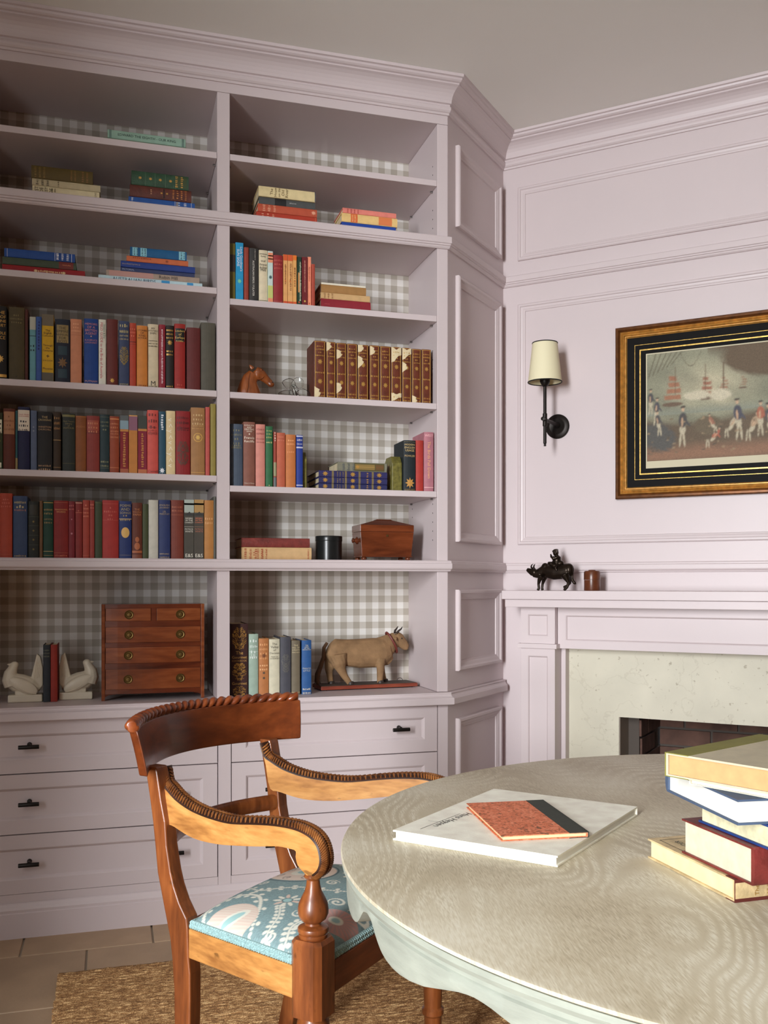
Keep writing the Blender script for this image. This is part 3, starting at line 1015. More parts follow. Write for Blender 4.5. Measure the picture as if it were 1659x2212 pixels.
    chpart('seat_rail', MB().add([(u, (splay(u) + w if near else VW - splay(u) - w), z) for z in (0.373, 0.430) for u, w in ((-0.001, 0.0015), (0.280, 0.0015), (0.280, 0.024), (-0.001, 0.024))],
           [(0, 3, 2, 1), (4, 5, 6, 7), (0, 1, 5, 4), (1, 2, 6, 5), (2, 3, 7, 6), (3, 0, 4, 7)]), MAHOG_ARM, bevel=0.002)
chpart('seat_rail', MB().box(0.306, 0.332, 0.0015, VW - 0.0015, 0.373, 0.430), MAHOG_CREST, bevel=0.002)
chpart('seat_rail', MB().box(-0.036, -0.012, 0.034, VW - 0.034, 0.373, 0.430), MAHOG, bevel=0.002)
# curved stay rail
stay = []
for i in range(17):
    t = i / 16
    stay.append((-0.068 - 0.05 * 4 * t * (1 - t), 0.030 + (VW - 0.06) * t, 0.592))
chpart('stay_rail', MB().tube(stay, [0.0175] + [0.018] * 15 + [0.0175], 14, flat=0.62), MAHOG, smooth=True)
# crest rail: a bowed, back-leaning tablet that widens upward
def crest_pt(t, h, d):
    """t across -1..1, h 0..1 up, d depth behind the front face"""
    half = 0.2585 + 0.016 * h
    v = 0.205 + half * t
    u = -0.053 - 0.118 * (1 - t * t) - 0.006 * h - 0.006 * h * h - d
    z = 0.728 + 0.090 * h
    return (u, v, z)
cr, cf = [], []
NT, NH = 40, 8
for i in range(NT + 1):
    t = -1 + 2 * i / NT
    loop = [crest_pt(t, j / NH, 0.0) for j in range(NH + 1)] + [crest_pt(t, 1 - j / NH, 0.022) for j in range(NH + 1)]
    cr += loop
nl = 2 * (NH + 1)
for i in range(NT):
    for j in range(nl):
        cf.append((i * nl + j, i * nl + (j + 1) % nl, (i + 1) * nl + (j + 1) % nl, (i + 1) * nl + j))
cf += [tuple(range(nl)), tuple(range(NT * nl, (NT + 1) * nl))]
crest = chpart('crest_rail', MB().add(cr, cf), MAHOG_CREST, smooth=True, bevel=0.003, angle=50)
rope, ropf = [], []
NS, NR = 520, 18
for i in range(NS + 1):
    t = -1.005 + 2.01 * i / NS
    c = Vector(crest_pt(t, 1.06, 0.011))
    c.z += 0.001
    tn = (Vector(crest_pt(t + 0.01, 1.06, 0.011)) - Vector(crest_pt(t - 0.01, 1.06, 0.011))).normalized()
    up = Vector((0, 0, 1))
    sd = tn.cross(up).normalized()
    for q in range(NR):
        a = 2 * math.pi * q / NR
        r = 0.0072 + 0.0052 * abs(math.cos(1.0 * a - 42.0 * t)) ** 0.8
        if i in (0, NS):
            r *= 0.75
        rope.append(c + sd * (math.cos(a) * r * 1.22) + up * (math.sin(a) * r))
for i in range(NS):
    for q in range(NR):
        ropf.append((i * NR + q, i * NR + (q + 1) % NR, (i + 1) * NR + (q + 1) % NR, (i + 1) * NR + q))
ropf += [tuple(range(NR)), tuple(range(NS * NR, (NS + 1) * NR))]
chpart('rope_carving', MB().add(rope, ropf), wood('chair_rope', (74, 30, 12), (122, 56, 24), (160, 86, 42), rough=0.28, axis=1, scale=14, stretch=2, coat=0.3), smooth=True, angle=180)
# upholstered seat
NG = 230
ga = np.linspace(-1, 1, NG)
U, V = np.meshgrid(ga, ga, indexing='ij')
u0, u1 = 0.002, 0.326
uu = u0 + (u1 - u0) * (U + 1) / 2
vn = 0.004 + splay(uu) + 0.004
vf = VW - vn
# corners step round the legs
vv = vn + (vf - vn) * (V + 1) / 2
dome = np.clip((1 - np.abs(U) ** 4.5), 0, 1) ** 0.42 * np.clip((1 - np.abs(V) ** 4.5), 0, 1) ** 0.42
zz = 0.438 + 0.036 * dome + 0.014 * (1 - U * U) * (1 - V * V)
P = np.c_[uu.ravel(), vv.ravel(), (zz + CH).ravel()]
def seat_pattern(u, v):
    base = np.array(lin((126, 152, 154))[:3]); cream = np.array(lin((222, 222, 208))[:3]); pink = np.array(lin((214, 192, 178))[:3])
    aqua = np.array(lin((158, 196, 194))[:3]); dark = np.array(lin((74, 100, 106))[:3])
    n = u.size
    rng2 = np.random.default_rng(5)
    C = np.tile(base, (n, 1)) * (1 + rng2.normal(0, 0.10, (n, 1)))
    def lay(mask, col):
        mask = np.clip(mask, 0, 1)[:, None]
        C[:] = C * (1 - mask) + col * mask
    def disc(c, r, col, e=0.0015, sq=(1, 1), rot=0.0):
        du, dv = u - c[0], v - c[1]
        a, b = du * math.cos(rot) + dv * math.sin(rot), -du * math.sin(rot) + dv * math.cos(rot)
        d = np.hypot(a / sq[0], b / sq[1])
        lay((r - d) / e + 0.5, col)
        return d, np.arctan2(b, a)
    def ring(c, r, w, col, sq=(1, 1), rot=0.0, teeth=0, depth=0.0):
        du, dv = u - c[0], v - c[1]
        a, b = du * math.cos(rot) + dv * math.sin(rot), -du * math.sin(rot) + dv * math.cos(rot)
        d = np.hypot(a / sq[0], b / sq[1])
        th = np.arctan2(b, a)
        rr = r + depth * np.sign(np.sin(teeth * th)) * (np.abs(np.sin(teeth * th)) ** 0.5) if teeth else r
        lay((w - np.abs(d - rr)) / 0.0012 + 0.5, col)
    def spiral(c, r, col, turn=1.6, w=0.0028, ph=0.0, sgn=1):
        du, dv = u - c[0], v - c[1]
        d = np.hypot(du, dv)
        th = sgn * np.arctan2(dv, du) + ph
        k = (d / r * turn - th / (2 * math.pi)) % 1.0
        m = (0.27 - np.abs(k - 0.5)) * 14
        lay(np.where(d < r, np.clip(m, 0, 1), 0), col)
    def vine(pts, w, col, bud=0.0):
        q = np.array(smooth_curve(pts, 60))
        best = np.full(n, 9.0)
        for i in range(len(q)):
            best = np.minimum(best, np.hypot(u - q[i][0], v - q[i][1]))
        lay((w - best) / 0.0012 + 0.5, col)
        if bud:
            for i in range(2, len(q) - 2, 5):
                t = q[i + 1] - q[i - 1]
                t = t / (np.linalg.norm(t) + 1e-9)
                for s in (-1, 1):
                    p = q[i] + s * np.array([-t[1], t[0]]) * (w + bud * 0.9)
                    disc(p, bud, col, sq=(1, 0.75), rot=i * 0.7)
    # vines
    vine([(0.0, 0.17), (0.03, 0.15), (0.076, 0.124), (0.109, 0.142), (0.15, 0.165), (0.199, 0.173), (0.251, 0.195), (0.31, 0.20)], 0.0028, cream, 0.0055)
    vine([(0.18, -0.09), (0.165, -0.03), (0.135, 0.045), (0.10, 0.092), (0.06, 0.098), (0.03, 0.075), (0.02, 0.03), (0.05, -0.02)], 0.004, cream, 0.006)
    vine([(0.166, 0.07), (0.19, 0.03), (0.20, -0.02), (0.225, -0.07)], 0.0018, cream, 0.005)
    vine([(0.24, -0.10), (0.25, -0.04), (0.235, 0.01), (0.25, 0.05)], 0.0022, cream, 0.006)
    vine([(0.02, 0.36), (0.06, 0.375), (0.12, 0.365), (0.17, 0.33), (0.19, 0.28), (0.23, 0.26), (0.30, 0.27)], 0.0028, cream, 0.0055)
    # medallions
    d, th = disc((0.092, 0.262), 0.070, pink, sq=(1.0, 0.95))
    lay(((0.070 - d) / 0.002).clip(0, 1) * 0.25, cream)
    ring((0.092, 0.262), 0.073, 0.002, dark)
    disc((0.092, 0.262), 0.028, cream); disc((0.092, 0.262), 0.014, aqua)
    for k in range(7):
        a = k * 2 * math.pi / 7
        spiral((0.092 + 0.048 * math.cos(a), 0.262 + 0.048 * math.sin(a)), 0.011, np.array(lin((150, 140, 132))[:3]), 1.2)
    d, th = disc((0.098, 0.006), 0.052, pink, sq=(1.0, 1.0))
    lay(((0.052 - d) / 0.004).clip(0, 1) * (0.5 + 0.5 * np.sin(v * 900)) * 0.45, cream)
    disc((0.10, 0.01), 0.034, cream, sq=(1.0, 0.42), rot=0.9); disc((0.10, 0.01), 0.024, aqua, sq=(1.0, 0.34), rot=0.9)
    d, th = disc((0.29, 0.072), 0.042, np.array(lin((198, 150, 142))[:3]))
    lay(((0.042 - d) / 0.004).clip(0, 1) * (0.5 + 0.5 * np.sin(th * 22)) * 0.4, base)
    disc((0.29, 0.072), 0.014, cream); disc((0.29, 0.072), 0.008, aqua)
    # star flower
    for k in range(9):
        a = k * 2 * math.pi / 9
        disc((0.166 + 0.019 * math.cos(a), 0.094 + 0.019 * math.sin(a)), 0.010, cream if k % 3 else pink, sq=(1.0, 0.4), rot=a)
    disc((0.166, 0.094), 0.009, aqua); ring((0.166, 0.094), 0.010, 0.0012, dark)
    for c, r, t in (((0.262, -0.062), 0.020, 1.7), ((0.30, 0.012), 0.021, 1.7), ((0.307, 0.125), 0.021, 1.8), ((0.253, 0.135), 0.018, 1.6), ((0.315, -0.03), 0.017, 1.5), ((0.22, 0.055), 0.014, 1.4), ((0.21, -0.02), 0.013, 1.4),
                    ((0.05, 0.18), 0.013, 1.4), ((0.02, 0.10), 0.012, 1.3), ((0.19, 0.22), 0.015, 1.5), ((0.27, 0.30), 0.02, 1.7), ((0.25, 0.37), 0.02, 1.7), ((0.06, 0.33), 0.012, 1.3), ((0.31, 0.22), 0.018, 1.6), ((0.30, 0.40), 0.018, 1.6)):
        spiral(c, r, cream, t, ph=c[0] * 40, sgn=1 if int(c[0] * 1000) % 2 else -1)
    return np.clip(C, 0, 1)
colours = seat_pattern(P[:, 0], P[:, 1])
bott = [i for i in range(NG)] + [i * NG + NG - 1 for i in range(1, NG)] + [(NG - 1) * NG + i for i in range(NG - 2, -1, -1)] + [i * NG for i in range(NG - 2, 0, -1)]
low2 = P[bott].copy(); low2[:, 2] = 0.4308 + CH
PV = np.concatenate([P, low2]); CV = np.concatenate([colours, colours[bott]])
nb2 = len(bott)
fs = [(i * NG + j, (i + 1) * NG + j, (i + 1) * NG + j + 1, i * NG + j + 1) for i in range(NG - 1) for j in range(NG - 1)]
fs += [(bott[k], bott[(k + 1) % nb2], NG * NG + (k + 1) % nb2, NG * NG + k) for k in range(nb2)]
fs.append(tuple(NG * NG + k for k in range(nb2)))
me = bpy.data.meshes.new('seat_cushion')
me.from_pydata([tuple(p) for p in PV], [], fs)
bm = bmesh.new(); bm.from_mesh(me); bmesh.ops.recalc_face_normals(bm, faces=bm.faces); bm.to_mesh(me); bm.free()
paint_vertices(me, CV)
cushion = link('seat_cushion', me, painted_by_vertex('suzani_print_linen', 0.85, 0.25, 1400.0), chair, smooth=True, angle=60)
cushion['label'] = 'blue linen seat printed with cream scrolling vines and pink medallions'
# ribbed braid round the foot of the cushion
corners = [(0.0, 0.006), (u0, 0.006)]
edge = [(0.001, 0.0045), (0.276, splay(0.276) + 0.0045), (0.276, 0.0015), (0.3285, 0.0015), (0.3285, VW - 0.0015), (0.276, VW - 0.0015), (0.276, VW - splay(0.276) - 0.0045), (0.001, VW - 0.0045)]
fine = []
for i in range(len(edge)):
    a, b = Vector(edge[i]), Vector(edge[(i + 1) % len(edge)])
    m = max(2, int((b - a).length / 0.0014))
    fine += [a.lerp(b, q / m) for q in range(m)]
br, bf = [], []
nf = len(fine)
for i, p in enumerate(fine):
    d = (fine[(i + 1) % nf] - fine[i - 1]).normalized()
    nn = Vector((d.y, -d.x))
    w = 0.0020 * math.sin(i * 1.4 / 1.0)
    for o_, z in ((-0.008, 0.431), (0.0008 + w, 0.4312), (0.0022 + w, 0.436), (0.0008 - w, 0.4395), (0.0014 - w, 0.443), (-0.002, 0.446), (-0.010, 0.447)):
        br.append((p.x + nn.x * o_, p.y + nn.y * o_, z))
for i in range(nf):
    for j in range(6):
        bf.append((i * 7 + j, ((i + 1) % nf) * 7 + j, ((i + 1) % nf) * 7 + j + 1, i * 7 + j + 1))
chpart('braid_trim', MB().add(br, bf), mat('aqua_braid', (150, 182, 182), rough=0.8, vary=0.35, vscale=420.0))

# ------------------------------------------------------------------ books
GOLD = mat('gilt_stamping', (206, 160, 84), rough=0.38, metal=0.55)
PAGES = mat('aged_paper', (214, 198, 164), rough=0.85, vary=0.12, vscale=30.0, stretch=(1, 1, 1))
def colour_mat(c, kind):
    if c == 'gold':
        return GOLD
    name = '%s_%02x%02x%02x' % ((kind,) + tuple(c))
    if kind == 'cloth':
        return mat(name, c, rough=0.62, vary=0.10, vscale=40.0, bump=0.10, bscale=500.0, spec=0.4)
    if kind == 'leather':
        return mat(name, c, rough=0.45, vary=0.30, vscale=45.0, bump=0.25, bscale=200.0)
    return mat(name, c, rough=0.55)

def spine_y(x, hw, b):
    return -b * max(0.0, 1 - (x / hw) ** 2)

def book_parts(root, W, H, D, col, deco, bulge=None, kind='cloth', pages=None, board=0.0022):
    """cover wrapped round a block of pages, plus whatever is printed on the spine"""
    hw = W / 2
    b = min(0.0035, W * 0.10) if bulge is None else bulge
    t = min(board, W * 0.16)
    outer = [(-hw, D), (-hw, 0.0008)] + [(hw * s, spine_y(hw * s, hw, b)) for s in (-0.9, -0.65, -0.35, 0.0, 0.35, 0.65, 0.9)] + [(hw, 0.0008), (hw, D)]
    inner = [(hw - t, D), (hw - t, t + 0.001), (-hw + t, t + 0.001), (-hw + t, D)]
    cov = MB()
    poly = outer + inner
    n, no = len(poly), len(outer)
    pts = [(x, y, 0.0) for x, y in poly] + [(x, y, H) for x, y in poly]
    faces = [(i, (i + 1) % n, n + (i + 1) % n, n + i) for i in range(n)]
    # caps of the C-shaped section, as convex pieces
    for k in (0, n):
        L = lambda i: k + i
        faces.append((L(0), L(1), L(no + 2), L(no + 3)))
        faces.append(tuple(L(i) for i in range(1, no - 1)) + (L(no + 1), L(no + 2)))
        faces.append((L(no - 2), L(no - 1), L(no), L(no + 1)))
    cov.add(pts, faces)
    obj('cover', cov, colour_mat(col, kind), root)
    ins = min(0.003, H * 0.02)
    obj('pages', MB().box(-hw + t * 0.98, hw - t * 0.98, t * 0.9, D - 0.003, ins, H - ins), pages or PAGES, root)
    def sheet(x0, x1, z0, z1, lift):
        m = MB()
        k = 7
        xs = [x0 + (x1 - x0) * i / (k - 1) for i in range(k)]
        P = []
        for x in xs:
            y = spine_y(x, hw, b) - lift
            P += [(x, y, z0), (x, y, z1)]
        return m.add(P, [(2 * i, 2 * i + 2, 2 * i + 3, 2 * i + 1) for i in range(k - 1)])
    def glyphs(m, s, cx, cz, size, down=False, lift=0.0009, shear=0.0):
        V, F = text_mesh(s, shear)
        if len(V) == 0:
            return
        pts = []
        for a, c in V:
            if down:
                x, z = cx + (c - 0.35) * size, cz - a * size
            else:
                x, z = cx + a * size, cz + (c - 0.35) * size
            x = max(-hw * 0.99, min(hw * 0.99, x))
            pts.append((x, spine_y(x, hw, b) - lift, z))
        m.add(pts, F)
    def ornament(kind_, z, r, lift=0.0008):
        m = MB()
        pts = [(0, 0)]
        if kind_ == 'O':
            for i in range(16):
                a = math.pi * 2 * i / 16
                q = r if i % 2 == 0 else r * 0.52
                pts.append((q * math.sin(a), q * math.cos(a) * 1.15))
        else:
            for i in range(20):
                a = math.pi * 2 * i / 20
                pts.append((r * math.sin(a), r * math.cos(a) * (1.35 if kind_ == 'E' else 1.0)))
        k = len(pts) - 1
        m.add([(x, spine_y(max(-hw, min(hw, x)), hw, b) - lift, z + q) for x, q in pts], [(0, 1 + i, 1 + (i + 1) % k) for i in range(k)])
        return m
    rnd = random.Random(int(W * 1e5) + int(H * 1e4))
    for d in deco:
        if d[0] == 'L':
            lines, zt, lh, c = d[1], d[2], d[3], d[4]
            m = MB()
            fits = []
            for s in lines:
                V, F = text_mesh(s)
                wd = (V[:, 0].max() - V[:, 0].min()) if len(V) else 1
                fits.append(0.86 * W / wd)
            size = min(lh, min(fits))
            z = H * (1 - zt) - size * 0.5
            for s, ft in zip(lines, fits):
                glyphs(m, s, 0.0, z, min(size * 1.2, ft, lh))
                z -= size * 1.12
            obj('title', m, colour_mat(c, 'ink'), root)
        elif d[0] == 'V':
            s, zc, ln, c, xo = d[1], d[2], d[3], d[4], d[5]
            V, F = text_mesh(s)
            wd = V[:, 0].max() - V[:, 0].min()
            m = MB()
            glyphs(m, s, xo * W, H * (1 - zc), min(ln * H / wd, W * (0.8 if abs(xo) < 0.12 else 0.45)), True)
            obj('title', m, colour_mat(c, 'ink'), root)
        elif d[0] in ('M', 'N'):
            # worn lettering that can no longer be read: short broken strokes
            c = d[4] if d[0] == 'M' else d[4]
            m = MB()
            if d[0] == 'M':
                zt, lh = d[2], d[3]
                z = H * (1 - zt) - lh * 0.5
                for nch in d[1]:
                    cw = min(lh * 0.62, 0.84 * W / max(1, nch))
                    x = -cw * nch / 2
                    for q in range(nch):
                        hgt = lh * rnd.uniform(0.45, 0.62)
                        P = sheet(x + cw * 0.12, x + cw * rnd.uniform(0.45, 0.8), z - hgt / 2, z + hgt / 2 - rnd.uniform(0, hgt * 0.3), 0.0009)
                        m.add(P.v, P.f)
                        x += cw
                    z -= lh * 1.1
            else:
                nch, zc, ln = d[1], d[2], d[3]
                cw = ln * H / nch
                z = H * (1 - zc) + ln * H / 2
                ht = min(cw * 1.2, W * 0.4)
                for q in range(nch):
                    x = d[5] * W
                    P = sheet(x - ht * rnd.uniform(0.25, 0.5), x + ht * rnd.uniform(0.2, 0.5), z - cw * rnd.uniform(0.5, 0.85), z, 0.0009)
                    m.add(P.v, P.f)
                    z -= cw
            obj('title', m, colour_mat(c, 'ink'), root)
        elif d[0] == 'B':
            obj('band', sheet(-hw * 0.985, hw * 0.985, H * (1 - d[2]) + 1e-4, H * (1 - d[1]) - 1e-4, 0.0004), colour_mat(d[3], 'ink'), root)
        elif d[0] == 'P':
            obj('label_panel', sheet(-hw * d[3], hw * d[3], H * (1 - d[2]), H * (1 - d[1]), 0.0005), colour_mat(d[4], 'ink'), root)
        elif d[0] in ('O', 'D', 'E'):
            obj('ornament', ornament(d[0], H * (1 - d[1]), d[2] * W, 0.0008 + (0.0002 if d[0] == 'O' else 0.0) + 0.0001 * (0.4 - min(0.4, d[2]))), colour_mat(d[3], 'ink'), root)
        elif d[0] == 'F':
            # dense gilt filigree: mirrored curling leaves between two heights
            m = MB()
            z1, z0 = H * (1 - d[1]), H * (1 - d[2])
            nleaf = int((z1 - z0) / 0.0028) * 5
            for q in range(nleaf):
                zz = rnd.uniform(z0, z1)
                wmax = hw * 0.8 * (0.35 + 0.65 * math.sin(math.pi * min(1.0, max(0.0, (zz - z0) / (z1 - z0)))) ** 0.6)
                xx = rnd.uniform(0.02, 1.0) * wmax
                a, ln_ = rnd.uniform(0.3, 1.5), rnd.uniform(0.002, 0.0048)
                for sg in (-1, 1):
                    ex, ez = sg * ln_ * math.cos(a), ln_ * math.sin(a)
                    nx_, nz_ = -ez * 0.22, ex * 0.22
                    P = [(sg * xx - ex, zz - ez), (sg * xx + nx_, zz + nz_), (sg * xx + ex, zz + ez), (sg * xx - nx_, zz - nz_)]
                    m.add([(max(-hw * 0.95, min(hw * 0.95, x)), spine_y(max(-hw, min(hw, x)), hw, b) - 0.0008, max(0.001, min(H - 0.001, z))) for x, z in P], [(0, 1, 2, 3)])
            obj('gilt_filigree', m, colour_mat(d[3], 'ink'), root)
        elif d[0] == 'T':
            m = MB()
            z0 = H * (1 - d[1])
            xs = [-0.95, -0.5, -0.2, 0.1, 0.35, 0.95]
            hs = [0.0, 0.012, 0.03, 0.05, 0.02, 0.0]
            P = []
            for s, h_ in zip(xs, hs):
                y = spine_y(s * hw, hw, b) - 0.0006
                P += [(s * hw, y, z0 - 0.02 * H), (s * hw, y, z0 + h_ * H)]
            m.add(P, [(2 * i, 2 * i + 2, 2 * i + 3, 2 * i + 1) for i in range(5)])
            obj('ornament', m, colour_mat(d[3], 'ink'), root)
        elif d[0] in ('W', 'H'):
            # torn leather showing the pale lining
            m = MB()
            if d[0] == 'W':
                zc, r = H * (1 - d[1]), W * 0.42
                pts = [(-hw * 0.98, zc + r * rnd.uniform(0.9, 1.4)), (-hw * 0.98, zc - r * rnd.uniform(0.9, 1.6))]
                ang = [(-0.45, -0.9), (-0.05, -0.45), (0.12, -0.05), (-0.2, 0.25), (-0.1, 0.7), (-0.55, 1.0)]
                pts += [(hw * a * rnd.uniform(0.7, 1.2), zc + r * q) for a, q in ang]
            else:
                z1, z0 = H * (1 - d[1]), H * (1 - d[2])
                pts = [(-hw * 0.97, z1 - 0.001), (-hw * 0.97, z0), (-hw * 0.4, z0 + 0.004), (-hw * 0.1, z0 + (z1 - z0) * 0.25), (hw * 0.35, z0 + (z1 - z0) * 0.42), (hw * 0.95, z0 + (z1 - z0) * 0.5), (hw * 0.95, z1 - 0.001)]
            cx = sum(p[0] for p in pts) / len(pts) * 0.9
            cz = sum(p[1] for p in pts) / len(pts)
            k = len(pts)
            V3 = [(x, spine_y(max(-hw, min(hw, x)), hw, b) - 0.0013, max(0.001, min(H - 0.001, z))) for x, z in [(cx, cz)] + pts]
            m.add(V3, [(0, 1 + i, 1 + (i + 1) % k) for i in range(k)])
            obj('torn_patch', m, mat('torn_lining', (214, 196, 158), rough=0.9, vary=0.08, vscale=60.0), root)

ORD = ['first', 'second', 'third', 'fourth', 'fifth', 'sixth', 'seventh', 'eighth', 'ninth', 'tenth', 'eleventh', 'twelfth', 'thirteenth', 'fourteenth', 'fifteenth', 'sixteenth', 'seventeenth', 'eighteenth', 'nineteenth', 'twentieth', 'twenty-first', 'twenty-second']
ROWS = {}
ROWS['l1'] = ('top upright row, left bay', 3.235, 1.729, [
 (-0.3437, -0.3083, 0.227, (24, 20, 18), 'black book with gilt lettering and gilt animal', [('L', ['THE', 'N OF', 'REINE', 'QUET'], 0.06, 0.017, 'gold'), ('L', ['DOLE', 'NCE'], 0.34, 0.014, 'gold'), ('O', 0.72, 0.3, 'gold'), ('B', 0.93, 0.97, 'gold')]),
 (-0.3024, -0.2567, 0.227, (78, 66, 38), 'thick olive brown cloth book', [('M', [3, 10, 5], 0.09, 0.01, (120, 104, 60)), ('M', [1], 0.93, 0.009, (40, 32, 20))]),
 (-0.2555, -0.2467, 0.224, (82, 38, 28), 'thin dark maroon book', []),
 (-0.2423, -0.2239, 0.203, (110, 165, 175), 'pale blue book in glossy wrapper', [('B', 0.0, 0.2, (190, 190, 175)), ('M', [2, 2], 0.42, 0.012, (20, 30, 30)), ('B', 0.29, 0.3, (20, 30, 30))]),
 (-0.2231, -0.2066, 0.204, (62, 92, 160), 'slim mid blue book', [('N', 10, 0.3, 0.45, (30, 45, 110), 0)]),
 (-0.2054, -0.1714, 0.213, (214, 168, 32), 'yellow jacketed book with grey pictorial ends', [('B', 0, 0.17, (112, 100, 80)), ('B', 0.86, 1, (92, 84, 70)), ('L', ['The', 'English', 'Cathedral'], 0.22, 0.022, (40, 25, 12)), ('L', ['Through', 'the', 'Centuries'], 0.44, 0.011, (70, 48, 18)), ('L', ['+'], 0.57, 0.02, (40, 25, 12)), ('L', ['G H COOK'], 0.67, 0.013, (60, 40, 15)), ('L', ['Phoenix'], 0.78, 0.012, (60, 40, 15))]),
 (-0.1673, -0.1225, 0.202, (30, 36, 50), 'dark navy book with tan title panel', [('P', 0.09, 0.37, 0.78, (150, 128, 80)), ('L', ['THE', 'EMPIRE', 'ANNUAL', 'FOR', 'BOYS'], 0.115, 0.014, (50, 38, 20)), ('P', 0.42, 0.56, 0.6, (30, 55, 66)), ('O', 0.68, 0.34, (120, 85, 45)), ('P', 0.78, 0.92, 0.6, (30, 55, 66))]),
 (-0.1213, -0.0872, 0.205, (205, 135, 100), 'salmon pink cloth book', [('M', [3, 3, 8], 0.05, 0.01, (228, 165, 125)), ('B', 0.245, 0.25, (170, 100, 70))]),
 (-0.0802, -0.0375, 0.209, (24, 62, 130), 'royal blue book with pink lettering', [('L', ['MEMOIRS', 'OF A', 'BRITISH', 'AGENT'], 0.06, 0.018, (200, 130, 130)), ('O', 0.27, 0.06, (220, 170, 150)), ('L', ['R.H.BRUCE', 'LOCKHART'], 0.31, 0.013, (200, 130, 130)), ('L', ['PUTNAM'], 0.93, 0.013, (200, 150, 140))]),
 (-0.0358, -0.0137, 0.21, (228, 224, 208), 'white book with red lettering down the spine', [('V', 'FIELD GUIDE to the Birds of Australia', 0.47, 0.85, (190, 40, 60), -0.1), ('V', 'Simpson & Day', 0.18, 0.22, (70, 110, 90), 0.28)]),
 (-0.0116, 0.0228, 0.214, (100, 40, 34), 'plain maroon book with gilt device at foot', [('O', 0.92, 0.22, 'gold')]),
 (0.0257, 0.0578, 0.21, (56, 66, 96), 'slate blue book with gilt figure', [('M', [4, 10], 0.03, 0.017, (190, 175, 120)), ('M', [6, 8], 0.2, 0.01, (170, 155, 110)), ('F', 0.4, 0.66, (140, 118, 62)), ('M', [10], 0.94, 0.01, (170, 155, 110))]),
 (0.0591, 0.0795, 0.207, (178, 66, 44), 'slim orange red book', [('M', [3, 4, 2], 0.07, 0.01, (215, 110, 80)), ('B', 0.29, 0.3, (60, 20, 15)), ('B', 0.33, 0.335, (60, 20, 15))]),
 (0.0812, 0.1145, 0.199, (206, 128, 56), 'tan orange book with black title', [('L', ['STORIES', 'OF', 'KING', 'ARTHUR'], 0.06, 0.018, (75, 38, 20)), ('M', [7], 0.95, 0.008, (120, 60, 30))]),
 (0.1158, 0.1493, 0.208, (212, 196, 164), 'cream book with black title', [('L', ['MY', 'MYSTERY', 'SHIPS'], 0.05, 0.015, (70, 60, 48)), ('M', [12, 6, 8], 0.24, 0.008, (80, 70, 55)), ('L', ['M'], 0.87, 0.022, (60, 50, 40)), ('M', [6], 0.95, 0.008, (80, 70, 55))]),
 (0.1506, 0.1713, 0.209, (140, 34, 48), 'slim crimson book with white script', [('N', 38, 0.5, 0.85, (225, 200, 205), 0)]),
 (0.1726, 0.1982, 0.208, (34, 28, 24), 'black book with gilt leaf emblem', [('M', [7, 7, 6], 0.05, 0.011, 'gold'), ('O', 0.27, 0.32, 'gold'), ('M', [4, 6], 0.38, 0.01, 'gold'), ('M', [4], 0.93, 0.01, 'gold')]),
 (0.1995, 0.2344, 0.214, (152, 38, 32), 'red book with black title label', [('P', 0.07, 0.27, 0.86, (22, 18, 14)), ('L', ['Leaders', 'of', 'Europe'], 0.085, 0.017, (215, 180, 95)), ('O', 0.2, 0.05, 'gold'), ('M', [5], 0.245, 0.008, (215, 180, 95)), ('M', [3, 8], 0.91, 0.009, (190, 80, 65))]),
 (0.2388, 0.2828, 0.206, (96, 36, 34), 'plain dark maroon book beside grey book', []),
 (0.285, 0.3316, 0.226, (82, 78, 66), 'plain dark grey book against the divider', []),
])
